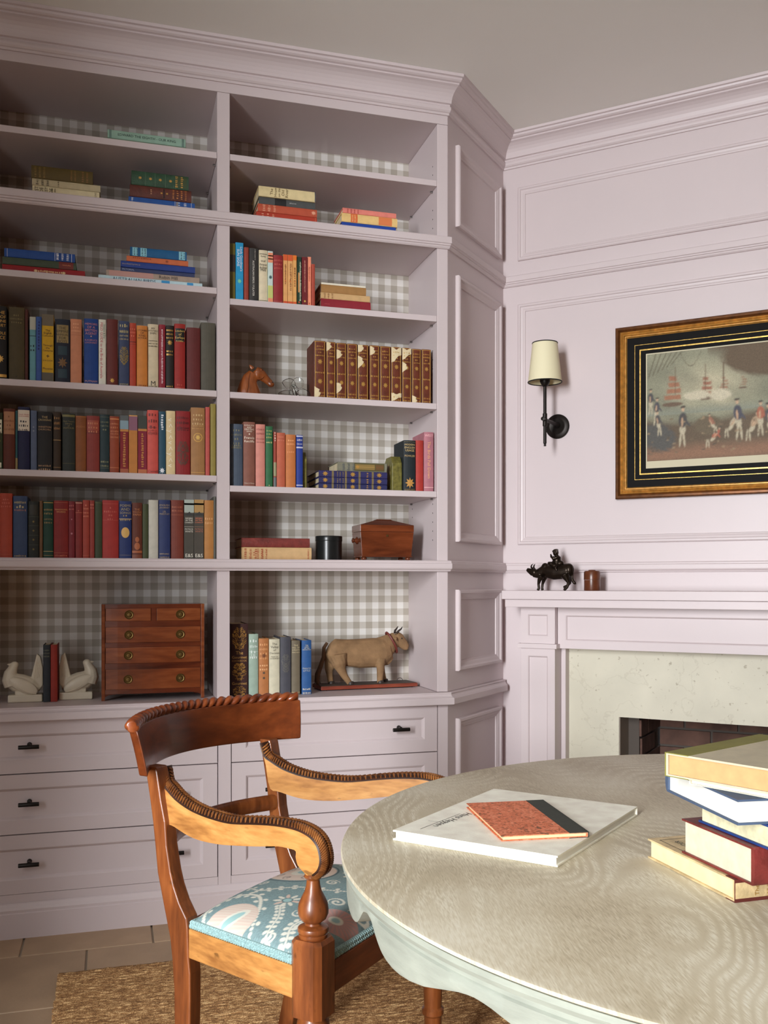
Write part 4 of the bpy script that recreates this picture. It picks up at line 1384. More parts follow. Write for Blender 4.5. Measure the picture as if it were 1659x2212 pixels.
ROWS['l2'] = ('middle upright row, left bay', 3.235, 1.450, [
 (-0.3457, -0.3201, 0.176, (52, 58, 34), 'dark green book with white oval label', [('P', 0.12, 0.36, 0.8, (225, 220, 195)), ('M', [3, 3, 4], 0.16, 0.012, (60, 50, 40)), ('P', 0.88, 0.97, 0.7, (225, 220, 195)), ('O', 0.5, 0.3, (150, 150, 60))]),
 (-0.3185, -0.2845, 0.19, (92, 40, 24), 'brown book with large tan label', [('P', 0.05, 0.42, 0.9, (170, 118, 80)), ('M', [1, 7, 2, 7], 0.1, 0.012, (130, 80, 50))]),
 (-0.2833, -0.277, 0.185, (44, 88, 92), 'very thin teal book', [('B', 0.8, 1, (150, 130, 80))]),
 (-0.2762, -0.2415, 0.197, (28, 30, 66), 'navy book with white and red label', [('P', 0.05, 0.38, 0.97, (228, 215, 195)), ('B', 0.085, 0.095, (175, 45, 45)), ('B', 0.335, 0.35, (175, 45, 45)), ('L', ['TALES FROM', 'SHAKESPEARE'], 0.11, 0.016, (180, 50, 50)), ('M', [3, 5, 6], 0.2, 0.012, (40, 35, 45))]),
 (-0.2395, -0.2206, 0.188, (92, 104, 130), 'slate blue book with scuffed spine', [('M', [1, 1], 0.25, 0.01, (140, 150, 165))]),
 (-0.2194, -0.1754, 0.185, (34, 32, 32), 'black book with small gilt title', [('L', ['THE', 'CROSSING'], 0.07, 0.012, (190, 165, 115)), ('L', ['WINSTON', 'CHURCHILL'], 0.24, 0.011, (190, 150, 110)), ('M', [9, 6], 0.89, 0.01, (180, 140, 100))]),
 (-0.1726, -0.1494, 0.187, (58, 42, 26), 'very dark brown book with gilt bands', [('M', [3, 5, 5], 0.06, 0.015, (165, 115, 60)), ('B', 0.47, 0.48, (190, 150, 90)), ('B', 0.93, 0.94, (150, 110, 60))]),
 (-0.1454, -0.1073, 0.183, (40, 44, 38), 'blackish green book with gilt title', [('B', 0.02, 0.06, (120, 110, 60)), ('L', ["Mark Twain's", 'Library', 'of', 'HUMOUR'], 0.12, 0.014, (130, 112, 62)), ('B', 0.86, 0.865, (110, 95, 50))]),
 (-0.1061, -0.074, 0.178, (136, 78, 38), 'tan leather book with cracked spine', [('B', 0.01, 0.02, (180, 110, 50)), ('L', ['POEMS'], 0.17, 0.009, (170, 105, 55))]),
 (-0.0727, -0.0333, 0.18, (136, 54, 46), 'brick red book with ruled panels', [('P', 0.08, 0.26, 0.85, (160, 72, 52)), ('M', [5, 4, 4], 0.1, 0.012, (195, 120, 80)), ('B', 0.3, 0.31, (100, 35, 30)), ('B', 0.97, 0.98, (170, 80, 60))]),
 (-0.0321, -0.0032, 0.186, (34, 52, 56), 'blue black book with gilt lines', [('B', 0.04, 0.045, (120, 120, 90)), ('M', [5, 7, 2], 0.1, 0.011, (115, 115, 85)), ('M', [5, 6], 0.78, 0.012, (140, 135, 95)), ('B', 0.92, 0.925, (120, 120, 90))]),
 (-0.002, 0.027, 0.182, (148, 66, 38), 'rust red book with gilt rules', [('B', 0.04, 0.055, (225, 150, 90)), ('M', [7, 4, 6], 0.1, 0.011, (200, 125, 80)), ('M', [5, 6], 0.28, 0.01, (195, 120, 75)), ('B', 0.9, 0.91, (200, 120, 75))]),
 (0.0295, 0.0557, 0.187, (130, 30, 38), 'crimson jacket with grey blue top band', [('B', 0, 0.09, (90, 95, 95)), ('B', 0.09, 0.24, (135, 160, 172)), ('B', 0.24, 0.28, (195, 130, 60)), ('N', 15, 0.6, 0.6, (190, 125, 60), 0), ('B', 0.92, 1, (170, 90, 60))]),
 (0.057, 0.0833, 0.188, (196, 128, 62), 'ochre jacket with purple top band', [('B', 0.02, 0.26, (140, 92, 112)), ('B', 0, 0.02, (215, 160, 90))]),
 (0.085, 0.1132, 0.187, (132, 32, 54), 'crimson jacket with dark green top band', [('B', 0, 0.22, (58, 62, 54)), ('B', 0.22, 0.26, (195, 130, 60)), ('N', 15, 0.6, 0.6, (190, 125, 60), 0), ('B', 0.92, 1, (190, 110, 70))]),
 (0.1141, 0.1488, 0.207, (206, 86, 76), 'coral red book with dark title', [('M', [3, 4, 2, 7], 0.03, 0.018, (120, 38, 34)), ('M', [5, 7], 0.25, 0.009, (130, 45, 40)), ('L', ['Cassell'], 0.93, 0.011, (125, 40, 38))]),
 (0.1501, 0.1717, 0.204, (40, 78, 96), 'teal book with white floral pattern', [('N', 7, 0.18, 0.26, (225, 230, 235), 0), ('O', 0.94, 0.4, (225, 230, 235))]),
 (0.173, 0.2025, 0.208, (226, 202, 154), 'cream book with embossed white marks', [('V', 'v < y < v < y < v', 0.5, 0.95, (248, 238, 215), 0)]),
 (0.2039, 0.2506, 0.21, (140, 34, 36), 'dark red book with black floral device', [('M', [7, 6, 11], 0.07, 0.015, (80, 18, 20)), ('F', 0.48, 0.84, (84, 62, 48)), ('M', [6], 0.27, 0.01, (90, 22, 24))]),
 (0.2524, 0.2974, 0.223, (160, 116, 72), 'tan brown book with gilt medallion', [('M', [4, 4, 5], 0.08, 0.013, (200, 165, 115)), ('M', [7, 9], 0.25, 0.008, (195, 150, 90)), ('D', 0.44, 0.33, (205, 160, 80)), ('D', 0.44, 0.27, (160, 116, 72)), ('O', 0.44, 0.2, (220, 180, 95)), ('B', 0.95, 0.96, (200, 150, 80))]),
 (0.2996, 0.3138, 0.227, (186, 84, 76), 'thin dusty red book', []),
 (0.3156, 0.3329, 0.238, (142, 128, 62), 'slim olive green book by the divider', []),
])
ROWS['l3'] = ('lowest upright row, left bay', 3.235, 1.176, [
 (-0.328, -0.2925, 0.2, (168, 66, 44), 'brick orange book at the frame edge', [('M', [3, 4, 5], 0.07, 0.01, (195, 95, 70)), ('B', 0.95, 0.955, (190, 90, 65))]),
 (-0.2905, -0.2487, 0.193, (56, 72, 104), 'steel blue book with gilt title', [('M', [9, 3], 0.07, 0.013, (180, 165, 120)), ('O', 0.16, 0.08, (190, 175, 140)), ('M', [8], 0.2, 0.011, (180, 120, 100)), ('M', [8], 0.94, 0.011, (175, 150, 105))]),
 (-0.2463, -0.215, 0.177, (36, 38, 32), 'black ribbed book with gilt diamonds', [('P', 0.06, 0.24, 0.7, (40, 36, 24)), ('B', 0.27, 0.275, (80, 82, 66)), ('O', 0.36, 0.12, (120, 98, 45)), ('B', 0.43, 0.435, (80, 82, 66)), ('O', 0.52, 0.12, (110, 90, 42)), ('B', 0.6, 0.605, (80, 82, 66)), ('O', 0.68, 0.12, (110, 90, 42)), ('B', 0.77, 0.775, (80, 82, 66)), ('O', 0.85, 0.12, (110, 90, 42))]),
 (-0.2134, -0.2037, 0.18, (110, 78, 48), 'thin tan book', []),
 (-0.2021, -0.1722, 0.179, (28, 62, 48), 'dark green book with gilt rules', [('B', 0.02, 0.035, (170, 140, 70)), ('M', [8, 5], 0.12, 0.011, (150, 125, 70)), ('M', [6, 5], 0.29, 0.01, (140, 115, 65)), ('B', 0.88, 0.89, (190, 165, 100)), ('B', 0.95, 0.96, (150, 125, 70))]),
 (-0.171, -0.1274, 0.181, (130, 34, 30), 'wide dark red book with gilt title', [('B', 0.03, 0.035, (190, 110, 70)), ('L', ["TENNYSON'S", 'WORKS'], 0.14, 0.018, (220, 150, 90)), ('B', 0.91, 0.915, (190, 110, 70)), ('M', [8], 0.93, 0.01, (190, 100, 70))]),
 (-0.1266, -0.1081, 0.18, (122, 36, 44), 'narrow scuffed crimson book', [('M', [3, 4], 0.05, 0.01, (190, 100, 90)), ('O', 0.32, 0.14, (190, 120, 130)), ('O', 0.57, 0.2, (190, 120, 130))]),
 (-0.1069, -0.0855, 0.18, (132, 42, 38), 'narrow red book with gilt head line', [('B', 0.02, 0.03, (230, 190, 160)), ('M', [1], 0.13, 0.011, (180, 90, 70)), ('B', 0.19, 0.2, (190, 100, 70))]),
 (-0.0843, -0.0636, 0.185, (162, 64, 50), 'narrow light red book', [('M', [1, 8], 0.06, 0.01, (215, 130, 95)), ('M', [5, 5], 0.19, 0.01, (215, 130, 95)), ('B', 0.95, 0.955, (205, 115, 85))]),
 (-0.0628, -0.0487, 0.184, (148, 56, 48), 'very narrow red book', [('M', [2, 3], 0.05, 0.009, (205, 115, 90))]),
 (-0.0474, -0.0254, 0.181, (58, 66, 42), 'narrow dark olive book', [('B', 0.02, 0.025, (130, 130, 70))]),
 (-0.0246, 0.0253, 0.186, (160, 46, 40), 'wide bright red book', [('M', [1, 7, 2, 3], 0.1, 0.011, (185, 80, 65)), ('B', 0.06, 0.065, (190, 85, 70)), ('B', 0.34, 0.345, (190, 85, 70))]),
 (0.0266, 0.065, 0.184, (34, 50, 100), 'navy book with gilt portrait head', [('L', ['POEMS', 'AND', 'SONGS'], 0.05, 0.02, (165, 150, 105)), ('M', [2, 5], 0.22, 0.012, (160, 140, 95)), ('B', 0.305, 0.318, (200, 170, 120)), ('E', 0.55, 0.33, (214, 170, 96)), ('B', 0.94, 0.945, (150, 135, 100))]),
 (0.0667, 0.0982, 0.18, (96, 46, 30), 'dark brown book with gilt statue', [('L', ['THE', 'YOUNG', 'PAPER'], 0.1, 0.02, (185, 115, 65)), ('E', 0.66, 0.2, (165, 92, 52)), ('E', 0.78, 0.28, (165, 92, 52)), ('B', 0.86, 0.9, (165, 92, 52)), ('B', 0.93, 1, (120, 62, 38))]),
 (0.0991, 0.1171, 0.177, (68, 74, 46), 'narrow moss green book', []),
 (0.1183, 0.1484, 0.19, (196, 192, 178), 'pale grey linen book', []),
 (0.1501, 0.1865, 0.191, (40, 52, 96), 'dark blue book with gilt title', [('L', ['ENGLISH', 'JOURNEY'], 0.07, 0.013, (165, 145, 110)), ('L', ['J.B.', 'PRIESTLEY'], 0.18, 0.011, (165, 145, 110)), ('M', [9, 8], 0.89, 0.01, (165, 145, 110))]),
 (0.1882, 0.2296, 0.192, (116, 52, 38), 'maroon brown book with gilt rules', [('M', [7, 7], 0.09, 0.011, (170, 95, 65)), ('B', 0.25, 0.255, (180, 100, 70))]),
 (0.2309, 0.2621, 0.194, (72, 68, 60), 'grey jacketed book with pale sky band', [('B', 0, 0.22, (170, 180, 170)), ('B', 0.06, 0.09, (205, 200, 170)), ('T', 0.25, 0.05, (48, 48, 46)), ('L', ['RIDERS', 'IN THE', 'CHARIOT'], 0.3, 0.02, (235, 230, 215)), ('B', 0.455, 0.46, (210, 205, 190)), ('L', ['PATRICK', 'WHITE'], 0.48, 0.015, (225, 220, 205)), ('L', ['E&S'], 0.9, 0.016, (230, 225, 210))]),
 (0.263, 0.2938, 0.195, (74, 68, 60), 'grey jacketed book with amber sky band', [('B', 0, 0.22, (176, 138, 82)), ('B', 0.06, 0.09, (150, 142, 110)), ('T', 0.25, 0.05, (48, 48, 46)), ('L', ['RIDERS', 'IN THE', 'CHARIOT'], 0.3, 0.02, (222, 128, 92)), ('B', 0.455, 0.46, (180, 130, 95)), ('L', ['PATRICK', 'WHITE'], 0.48, 0.015, (180, 110, 85)), ('L', ['E&S'], 0.9, 0.016, (230, 225, 210))]),
 (0.2952, 0.3271, 0.194, (176, 120, 62), 'tan ochre book with faint title', [('M', [4, 5], 0.28, 0.013, (215, 165, 110))]),
 (0.3262, 0.3335, 0.207, (88, 88, 80), 'thin dark grey book at the divider', []),
])
ROWS['r4'] = ('upright row on right bay shelf', 3.235, 2.036, [
 (0.3781, 0.3968, 0.189, (112, 104, 48), 'olive green book against the divider', [('P', 0.2, 0.5, 0.95, (58, 48, 44))]),
 (0.3983, 0.4241, 0.195, (36, 150, 200), 'bright blue jacket with white lettering', [('V', 'SUN SIGNS', 0.26, 0.48, (240, 245, 250), -0.15), ('V', "Linda Goodman's", 0.28, 0.48, (225, 235, 245), 0.25), ('O', 0.66, 0.3, (120, 205, 170))]),
 (0.426, 0.4412, 0.18, (150, 62, 48), 'slim brick red book', []),
 (0.443, 0.4744, 0.18, (52, 50, 48), 'black book with white lettering down the spine', [('V', 'A FIELD GUIDE TO', 0.12, 0.2, (200, 195, 185), 0.12), ('V', 'AUSTRALIAN BIRDS / P.SLATER', 0.56, 0.66, (225, 220, 210), -0.05)]),
 (0.4758, 0.5045, 0.177, (222, 208, 176), 'cream book with bold black title', [('L', ['nineteen', 'forty'], 0.05, 0.017, (40, 32, 28)), ('L', ['our', 'finest', 'hour'], 0.17, 0.012, (50, 42, 36)), ('L', ['Arthur', 'Mee'], 0.3, 0.014, (40, 32, 28)), ('B', 0.95, 0.96, (60, 50, 40))]),
 (0.5054, 0.5222, 0.175, (205, 222, 215), 'pictorial white and orange jacket', [('B', 0.03, 0.22, (232, 148, 112)), ('B', 0.08, 0.1, (245, 225, 200)), ('B', 0.14, 0.16, (245, 225, 200)), ('O', 0.5, 0.4, (70, 100, 100)), ('B', 0.66, 0.9, (200, 205, 120)), ('B', 0.9, 1, (232, 148, 112))]),
 (0.5237, 0.5559, 0.163, (146, 42, 44), 'dark red book with small gilt title', [('M', [7, 4, 6], 0.07, 0.012, (190, 85, 75)), ('B', 0.95, 0.955, (210, 130, 110))]),
 (0.5574, 0.5719, 0.169, (226, 168, 104), 'orange banded paperback, thickest of three', [('B', 0, 0.12, (214, 92, 44)), ('N', 15, 0.4, 0.4, (150, 95, 50), 0), ('B', 0.93, 1, (206, 80, 40)), ('O', 0.53, 0.25, (205, 120, 60))]),
 (0.5729, 0.5889, 0.169, (228, 172, 108), 'orange banded paperback, middle of three', [('B', 0, 0.12, (214, 92, 44)), ('N', 16, 0.45, 0.55, (150, 95, 50), 0.1), ('B', 0.93, 1, (206, 80, 40)), ('O', 0.53, 0.25, (205, 120, 60))]),
 (0.5899, 0.6025, 0.169, (228, 170, 100), 'orange banded paperback beside green spine', [('B', 0, 0.1, (226, 120, 40)), ('N', 8, 0.45, 0.4, (150, 95, 50), 0), ('B', 0.93, 1, (216, 92, 44)), ('O', 0.53, 0.25, (205, 120, 60))]),
 (0.604, 0.6201, 0.167, (34, 62, 46), 'dark green paperback with orange panel', [('P', 0.32, 0.72, 0.45, (200, 140, 80)), ('N', 26, 0.5, 0.8, (190, 200, 170), 0.25), ('O', 0.92, 0.2, (214, 92, 60))]),
 (0.6216, 0.6402, 0.167, (112, 34, 38), 'dark maroon paperback with pale lettering', [('N', 29, 0.4, 0.65, (200, 140, 120), 0), ('O', 0.9, 0.22, (215, 180, 90))]),
 (0.6411, 0.6534, 0.17, (244, 150, 118), 'slim pink paperback', [('N', 10, 0.35, 0.3, (200, 105, 80), 0), ('M', [1], 0.9, 0.01, (190, 90, 60))]),
 (0.6549, 0.6662, 0.146, (172, 74, 56), 'short thin rust red book', []),
])
ROWS['r5'] = ('volume set on right bay shelf', 3.245, 1.728, [
 (0.6663, 0.706, 0.198, (98, 44, 26), 'worn brown leather volume with pale foot', [('W', 0.9, 0)]),
 (0.7085, 0.7414, 0.197, (98, 44, 26), 'worn brown leather volume with chipped head', [('W', 0.07, 0)]),
 (0.7439, 0.7791, 0.196, (98, 44, 26), 'worn brown leather volume torn at upper left', [('W', 0.2, 0), ('W', 0.78, 0)]),
 (0.7806, 0.8171, 0.195, (98, 44, 26), 'unbroken brown leather volume beside torn one', []),
 (0.8196, 0.8578, 0.195, (98, 44, 26), 'brown leather volume split along upper joint', [('W', 0.3, 0), ('W', 0.05, 0)]),
 (0.8614, 0.8963, 0.195, (98, 44, 26), 'darker brown leather volume torn at head', [('W', 0.1, 0)]),
 (0.8988, 0.9371, 0.195, (98, 44, 26), 'sound brown leather volume in middle of set', []),
 (0.9391, 0.9766, 0.195, (98, 44, 26), 'brown leather volume with bare white head', [('H', 0.0, 0.28), ('H', 0.82, 0.98)]),
 (0.9792, 1.0132, 0.195, (98, 44, 26), 'brown leather volume with long white tear', [('H', 0.0, 0.22), ('W', 0.35, 0)]),
 (1.0158, 1.0496, 0.194, (98, 44, 26), 'brown leather volume with crumbling foot', [('W', 0.93, 0)]),
 (1.0511, 1.0851, 0.194, (98, 44, 26), 'last brown leather volume near the cabinet side', []),
])
ROWS['r6'] = ('upright row on right bay shelf', 3.235, 1.419, [
 (0.3809, 0.4223, 0.207, (72, 84, 100), 'dark slate blue book against the divider', [('M', [3, 7, 2, 3, 9], 0.07, 0.013, (128, 124, 96)), ('M', [5], 0.32, 0.01, (128, 124, 96))]),
 (0.4237, 0.462, 0.215, (132, 84, 70), 'mauve brown book with white title', [('L', ['FLYING FOX', 'AND', 'DRIFTING', 'SAND'], 0.04, 0.016, (238, 225, 205)), ('O', 0.19, 0.08, (238, 225, 205)), ('L', ['Francis', 'Ratcliffe'], 0.22, 0.014, (238, 225, 205)), ('L', ['Chatto & Windus'], 0.94, 0.01, (230, 215, 195))]),
 (0.4644, 0.4959, 0.209, (208, 136, 122), 'pink cloth book', [('M', [6, 7], 0.05, 0.013, (165, 88, 80)), ('M', [5, 5], 0.21, 0.01, (165, 88, 80))]),
 (0.4982, 0.5222, 0.204, (48, 104, 66), 'emerald green book with gilt title', [('M', [3, 3, 4], 0.05, 0.01, (165, 170, 95)), ('M', [4], 0.24, 0.01, (200, 195, 130)), ('M', [1], 0.95, 0.008, (200, 195, 130))]),
 (0.5246, 0.5342, 0.186, (150, 66, 52), 'thin red and grey book', [('N', 4, 0.1, 0.18, (235, 215, 195), 0), ('B', 0.55, 0.8, (150, 145, 110)), ('B', 0.82, 1, (100, 105, 108))]),
 (0.5357, 0.5642, 0.184, (186, 96, 70), 'rust pink book', [('M', [3, 4], 0.05, 0.01, (205, 120, 95))]),
 (0.5661, 0.5996, 0.179, (192, 116, 64), 'orange brown book', [('M', [3, 9], 0.08, 0.011, (232, 165, 110)), ('M', [4], 0.3, 0.01, (220, 150, 100))]),
 (0.602, 0.6245, 0.179, (34, 56, 138), 'royal blue book with silver bands', [('B', 0.01, 0.035, (190, 190, 210)), ('M', [6, 5], 0.06, 0.012, (190, 190, 205)), ('B', 0.22, 0.25, (190, 190, 210)), ('B', 0.94, 0.96, (190, 190, 210))]),
])
ROWS['r6b'] = ('books by right side on shelf', 3.235, 1.419, [
 (0.9824, 1.0253, 0.178, (28, 36, 40), 'black book with gilt crest at foot', [('L', ['MODERN', 'ENGLISH', 'USAGE'], 0.06, 0.019, (206, 178, 120)), ('L', ['FOWLER'], 0.28, 0.012, (190, 160, 105)), ('O', 0.84, 0.4, (190, 140, 70)), ('L', ['OXFORD'], 0.95, 0.009, (150, 120, 70)), ('B', 0.03, 0.033, (206, 178, 120))]),
 (1.0274, 1.0558, 0.18, (170, 54, 46), 'plain red book between black and mauve', []),
 (1.0574, 1.0923, 0.21, (172, 112, 122), 'mauve pink book with gilt lettering', [('L', ['WEST'], 0.03, 0.014, (235, 185, 185)), ('V', 'The Birds Fall Down', 0.47, 0.62, (228, 170, 120), 0), ('B', 0.925, 0.935, (235, 190, 185))]),
])
ROWS['r8'] = ('counter row behind the chair crest', 3.285, 0.713, [
 (0.3877, 0.4456, 0.246, (62, 36, 34), 'tall dark brown book with dense gilt ornament', [('F', 0.05, 0.35, 'gold'), ('L', ['The', 'Gourmet'], 0.37, 0.022, (210, 165, 90)), ('L', ['COOKBOOK'], 0.49, 0.011, (200, 150, 85)), ('F', 0.54, 0.77, 'gold'), ('L', ['Gourmet'], 0.79, 0.016, (210, 165, 90)), ('F', 0.86, 0.99, 'gold')]),
 (0.4485, 0.4803, 0.211, (160, 182, 166), 'pale green book with white title', [('M', [3, 5, 2, 4], 0.07, 0.017, (225, 235, 228)), ('B', 0.28, 0.285, (220, 230, 222)), ('L', ['J.B.'], 0.31, 0.014, (225, 235, 228))]),
 (0.4822, 0.5162, 0.195, (186, 120, 70), 'tan orange book with small emblems', [('M', [4, 7, 3, 5], 0.07, 0.014, (225, 165, 110)), ('O', 0.3, 0.24, (125, 75, 45)), ('M', [4, 4], 0.44, 0.012, (230, 180, 130)), ('D', 0.6, 0.12, (95, 75, 58)), ('D', 0.69, 0.12, (95, 75, 58))]),
 (0.5176, 0.5542, 0.192, (212, 206, 180), 'cream book with serif black title', [('L', ['The', 'Valley', 'of', 'Decision'], 0.06, 0.018, (85, 78, 66)), ('L', ['MARCIA', 'DAVENPORT'], 0.3, 0.01, (110, 102, 88))]),
 (0.5557, 0.5921, 0.199, (74, 74, 82), 'charcoal book with blind stamped spine', [('F', 0.3, 0.6, (100, 98, 94))]),
 (0.5945, 0.6242, 0.186, (112, 102, 84), 'grey olive book with gilt title', [('L', ['THE', 'HILL OF', 'DREAMS'], 0.07, 0.011, (205, 190, 150)), ('L', ['MACHEN'], 0.2, 0.01, (205, 190, 150)), ('B', 0.95, 0.96, (190, 160, 110))]),
 (0.6307, 0.664, 0.186, (42, 86, 142), 'blue book with cream title', [('L', ['THE', 'LADY', 'OF THE', 'DECORATION'], 0.08, 0.018, (215, 210, 180)), ('L', ['FRANCES', 'LITTLE'], 0.5, 0.01, (190, 190, 175)), ('M', [6, 9], 0.87, 0.012, (215, 205, 180))]),
])
for key, (rowname, sy, sz, items) in ROWS.items():
    for i, (x0, x1, h, c, desc, deco) in enumerate(items):
        rr = random.Random(i * 31 + len(key) * 7 + ord(key[1]))
        W = x1 - x0
        D = min(0.27, h * rr.uniform(0.64, 0.74))
        where = {'l1': 'top row of upright books, left bay', 'l2': 'middle row of upright books, left bay', 'l3': 'lowest row of upright books, left bay',
                 'r4': 'upper row, right bay', 'r5': 'leather set, right bay', 'r6': 'row below leather set', 'r6b': 'right end below leather set', 'r8': 'row behind the chair crest'}[key]
        label = desc + ', ' + ORD[i] + ' in ' + where
        if len(label.split()) > 16:
            label = desc + ', ' + where
        root = thing('book', label, 'book', ((x0 + x1) / 2, sy + rr.uniform(-0.004, 0.004), sz + 0.0004), group='upright books: ' + where)
        dd = list(deco)
        if key == 'r5':
            dd = [('B', 0.985, 0.995, 'gold'), ('B', 0.01, 0.02, 'gold'), ('M', [4, 7, 2, 6], 0.07, 0.0095, 'gold'), ('O', 0.36, 0.23, 'gold'), ('M', [5], 0.52, 0.011, 'gold'), ('O', 0.70, 0.23, 'gold'), ('M', [6, 5], 0.87, 0.010, 'gold'), ('S',)] + dd
            ft = [q for q in dd if q[0] != 'S']
            book_parts(root, W, h, D, c, ft, kind='leather', bulge=0.002)
            hw = W / 2
            for s in (-1, 1):
                g = MB().box(s * hw * 0.80 - 0.0012, s * hw * 0.80 + 0.0012, -0.0016, -0.0004, 0.004, h - 0.004)
                obj('gilt_border', g, GOLD, root)
            if i == 0:
                # grey-blue fore-edge box lid seen past the first volume
                pass
            continue
        kind = 'cloth'
        book_parts(root, W, h, D, c, dd, kind=kind, bulge=0.0 if ('jacket' in desc or 'paperback' in desc) else None)

def lying_book(x0, x1, z0, z1, sy, c, desc, head, deco, D, group, kind='cloth', pages=None, bulge=None):
    W, H = (z1 - z0) - 0.0006, x1 - x0
    zc = (z0 + z1) / 2 + 0.0001
    root = thing('book', desc, 'book', (0, 0, 0), group=group)
    if head == 'L':
        root.matrix_basis = Matrix.Translation((x1, sy, zc)) @ Matrix.Rotation(math.radians(-90), 4, 'Y')
    else:
        root.matrix_basis = Matrix.Translation((x0, sy, zc)) @ Matrix.Rotation(math.radians(90), 4, 'Y')
    book_parts(root, W, H, D, c, deco, kind=kind, pages=pages, bulge=bulge)
    return root

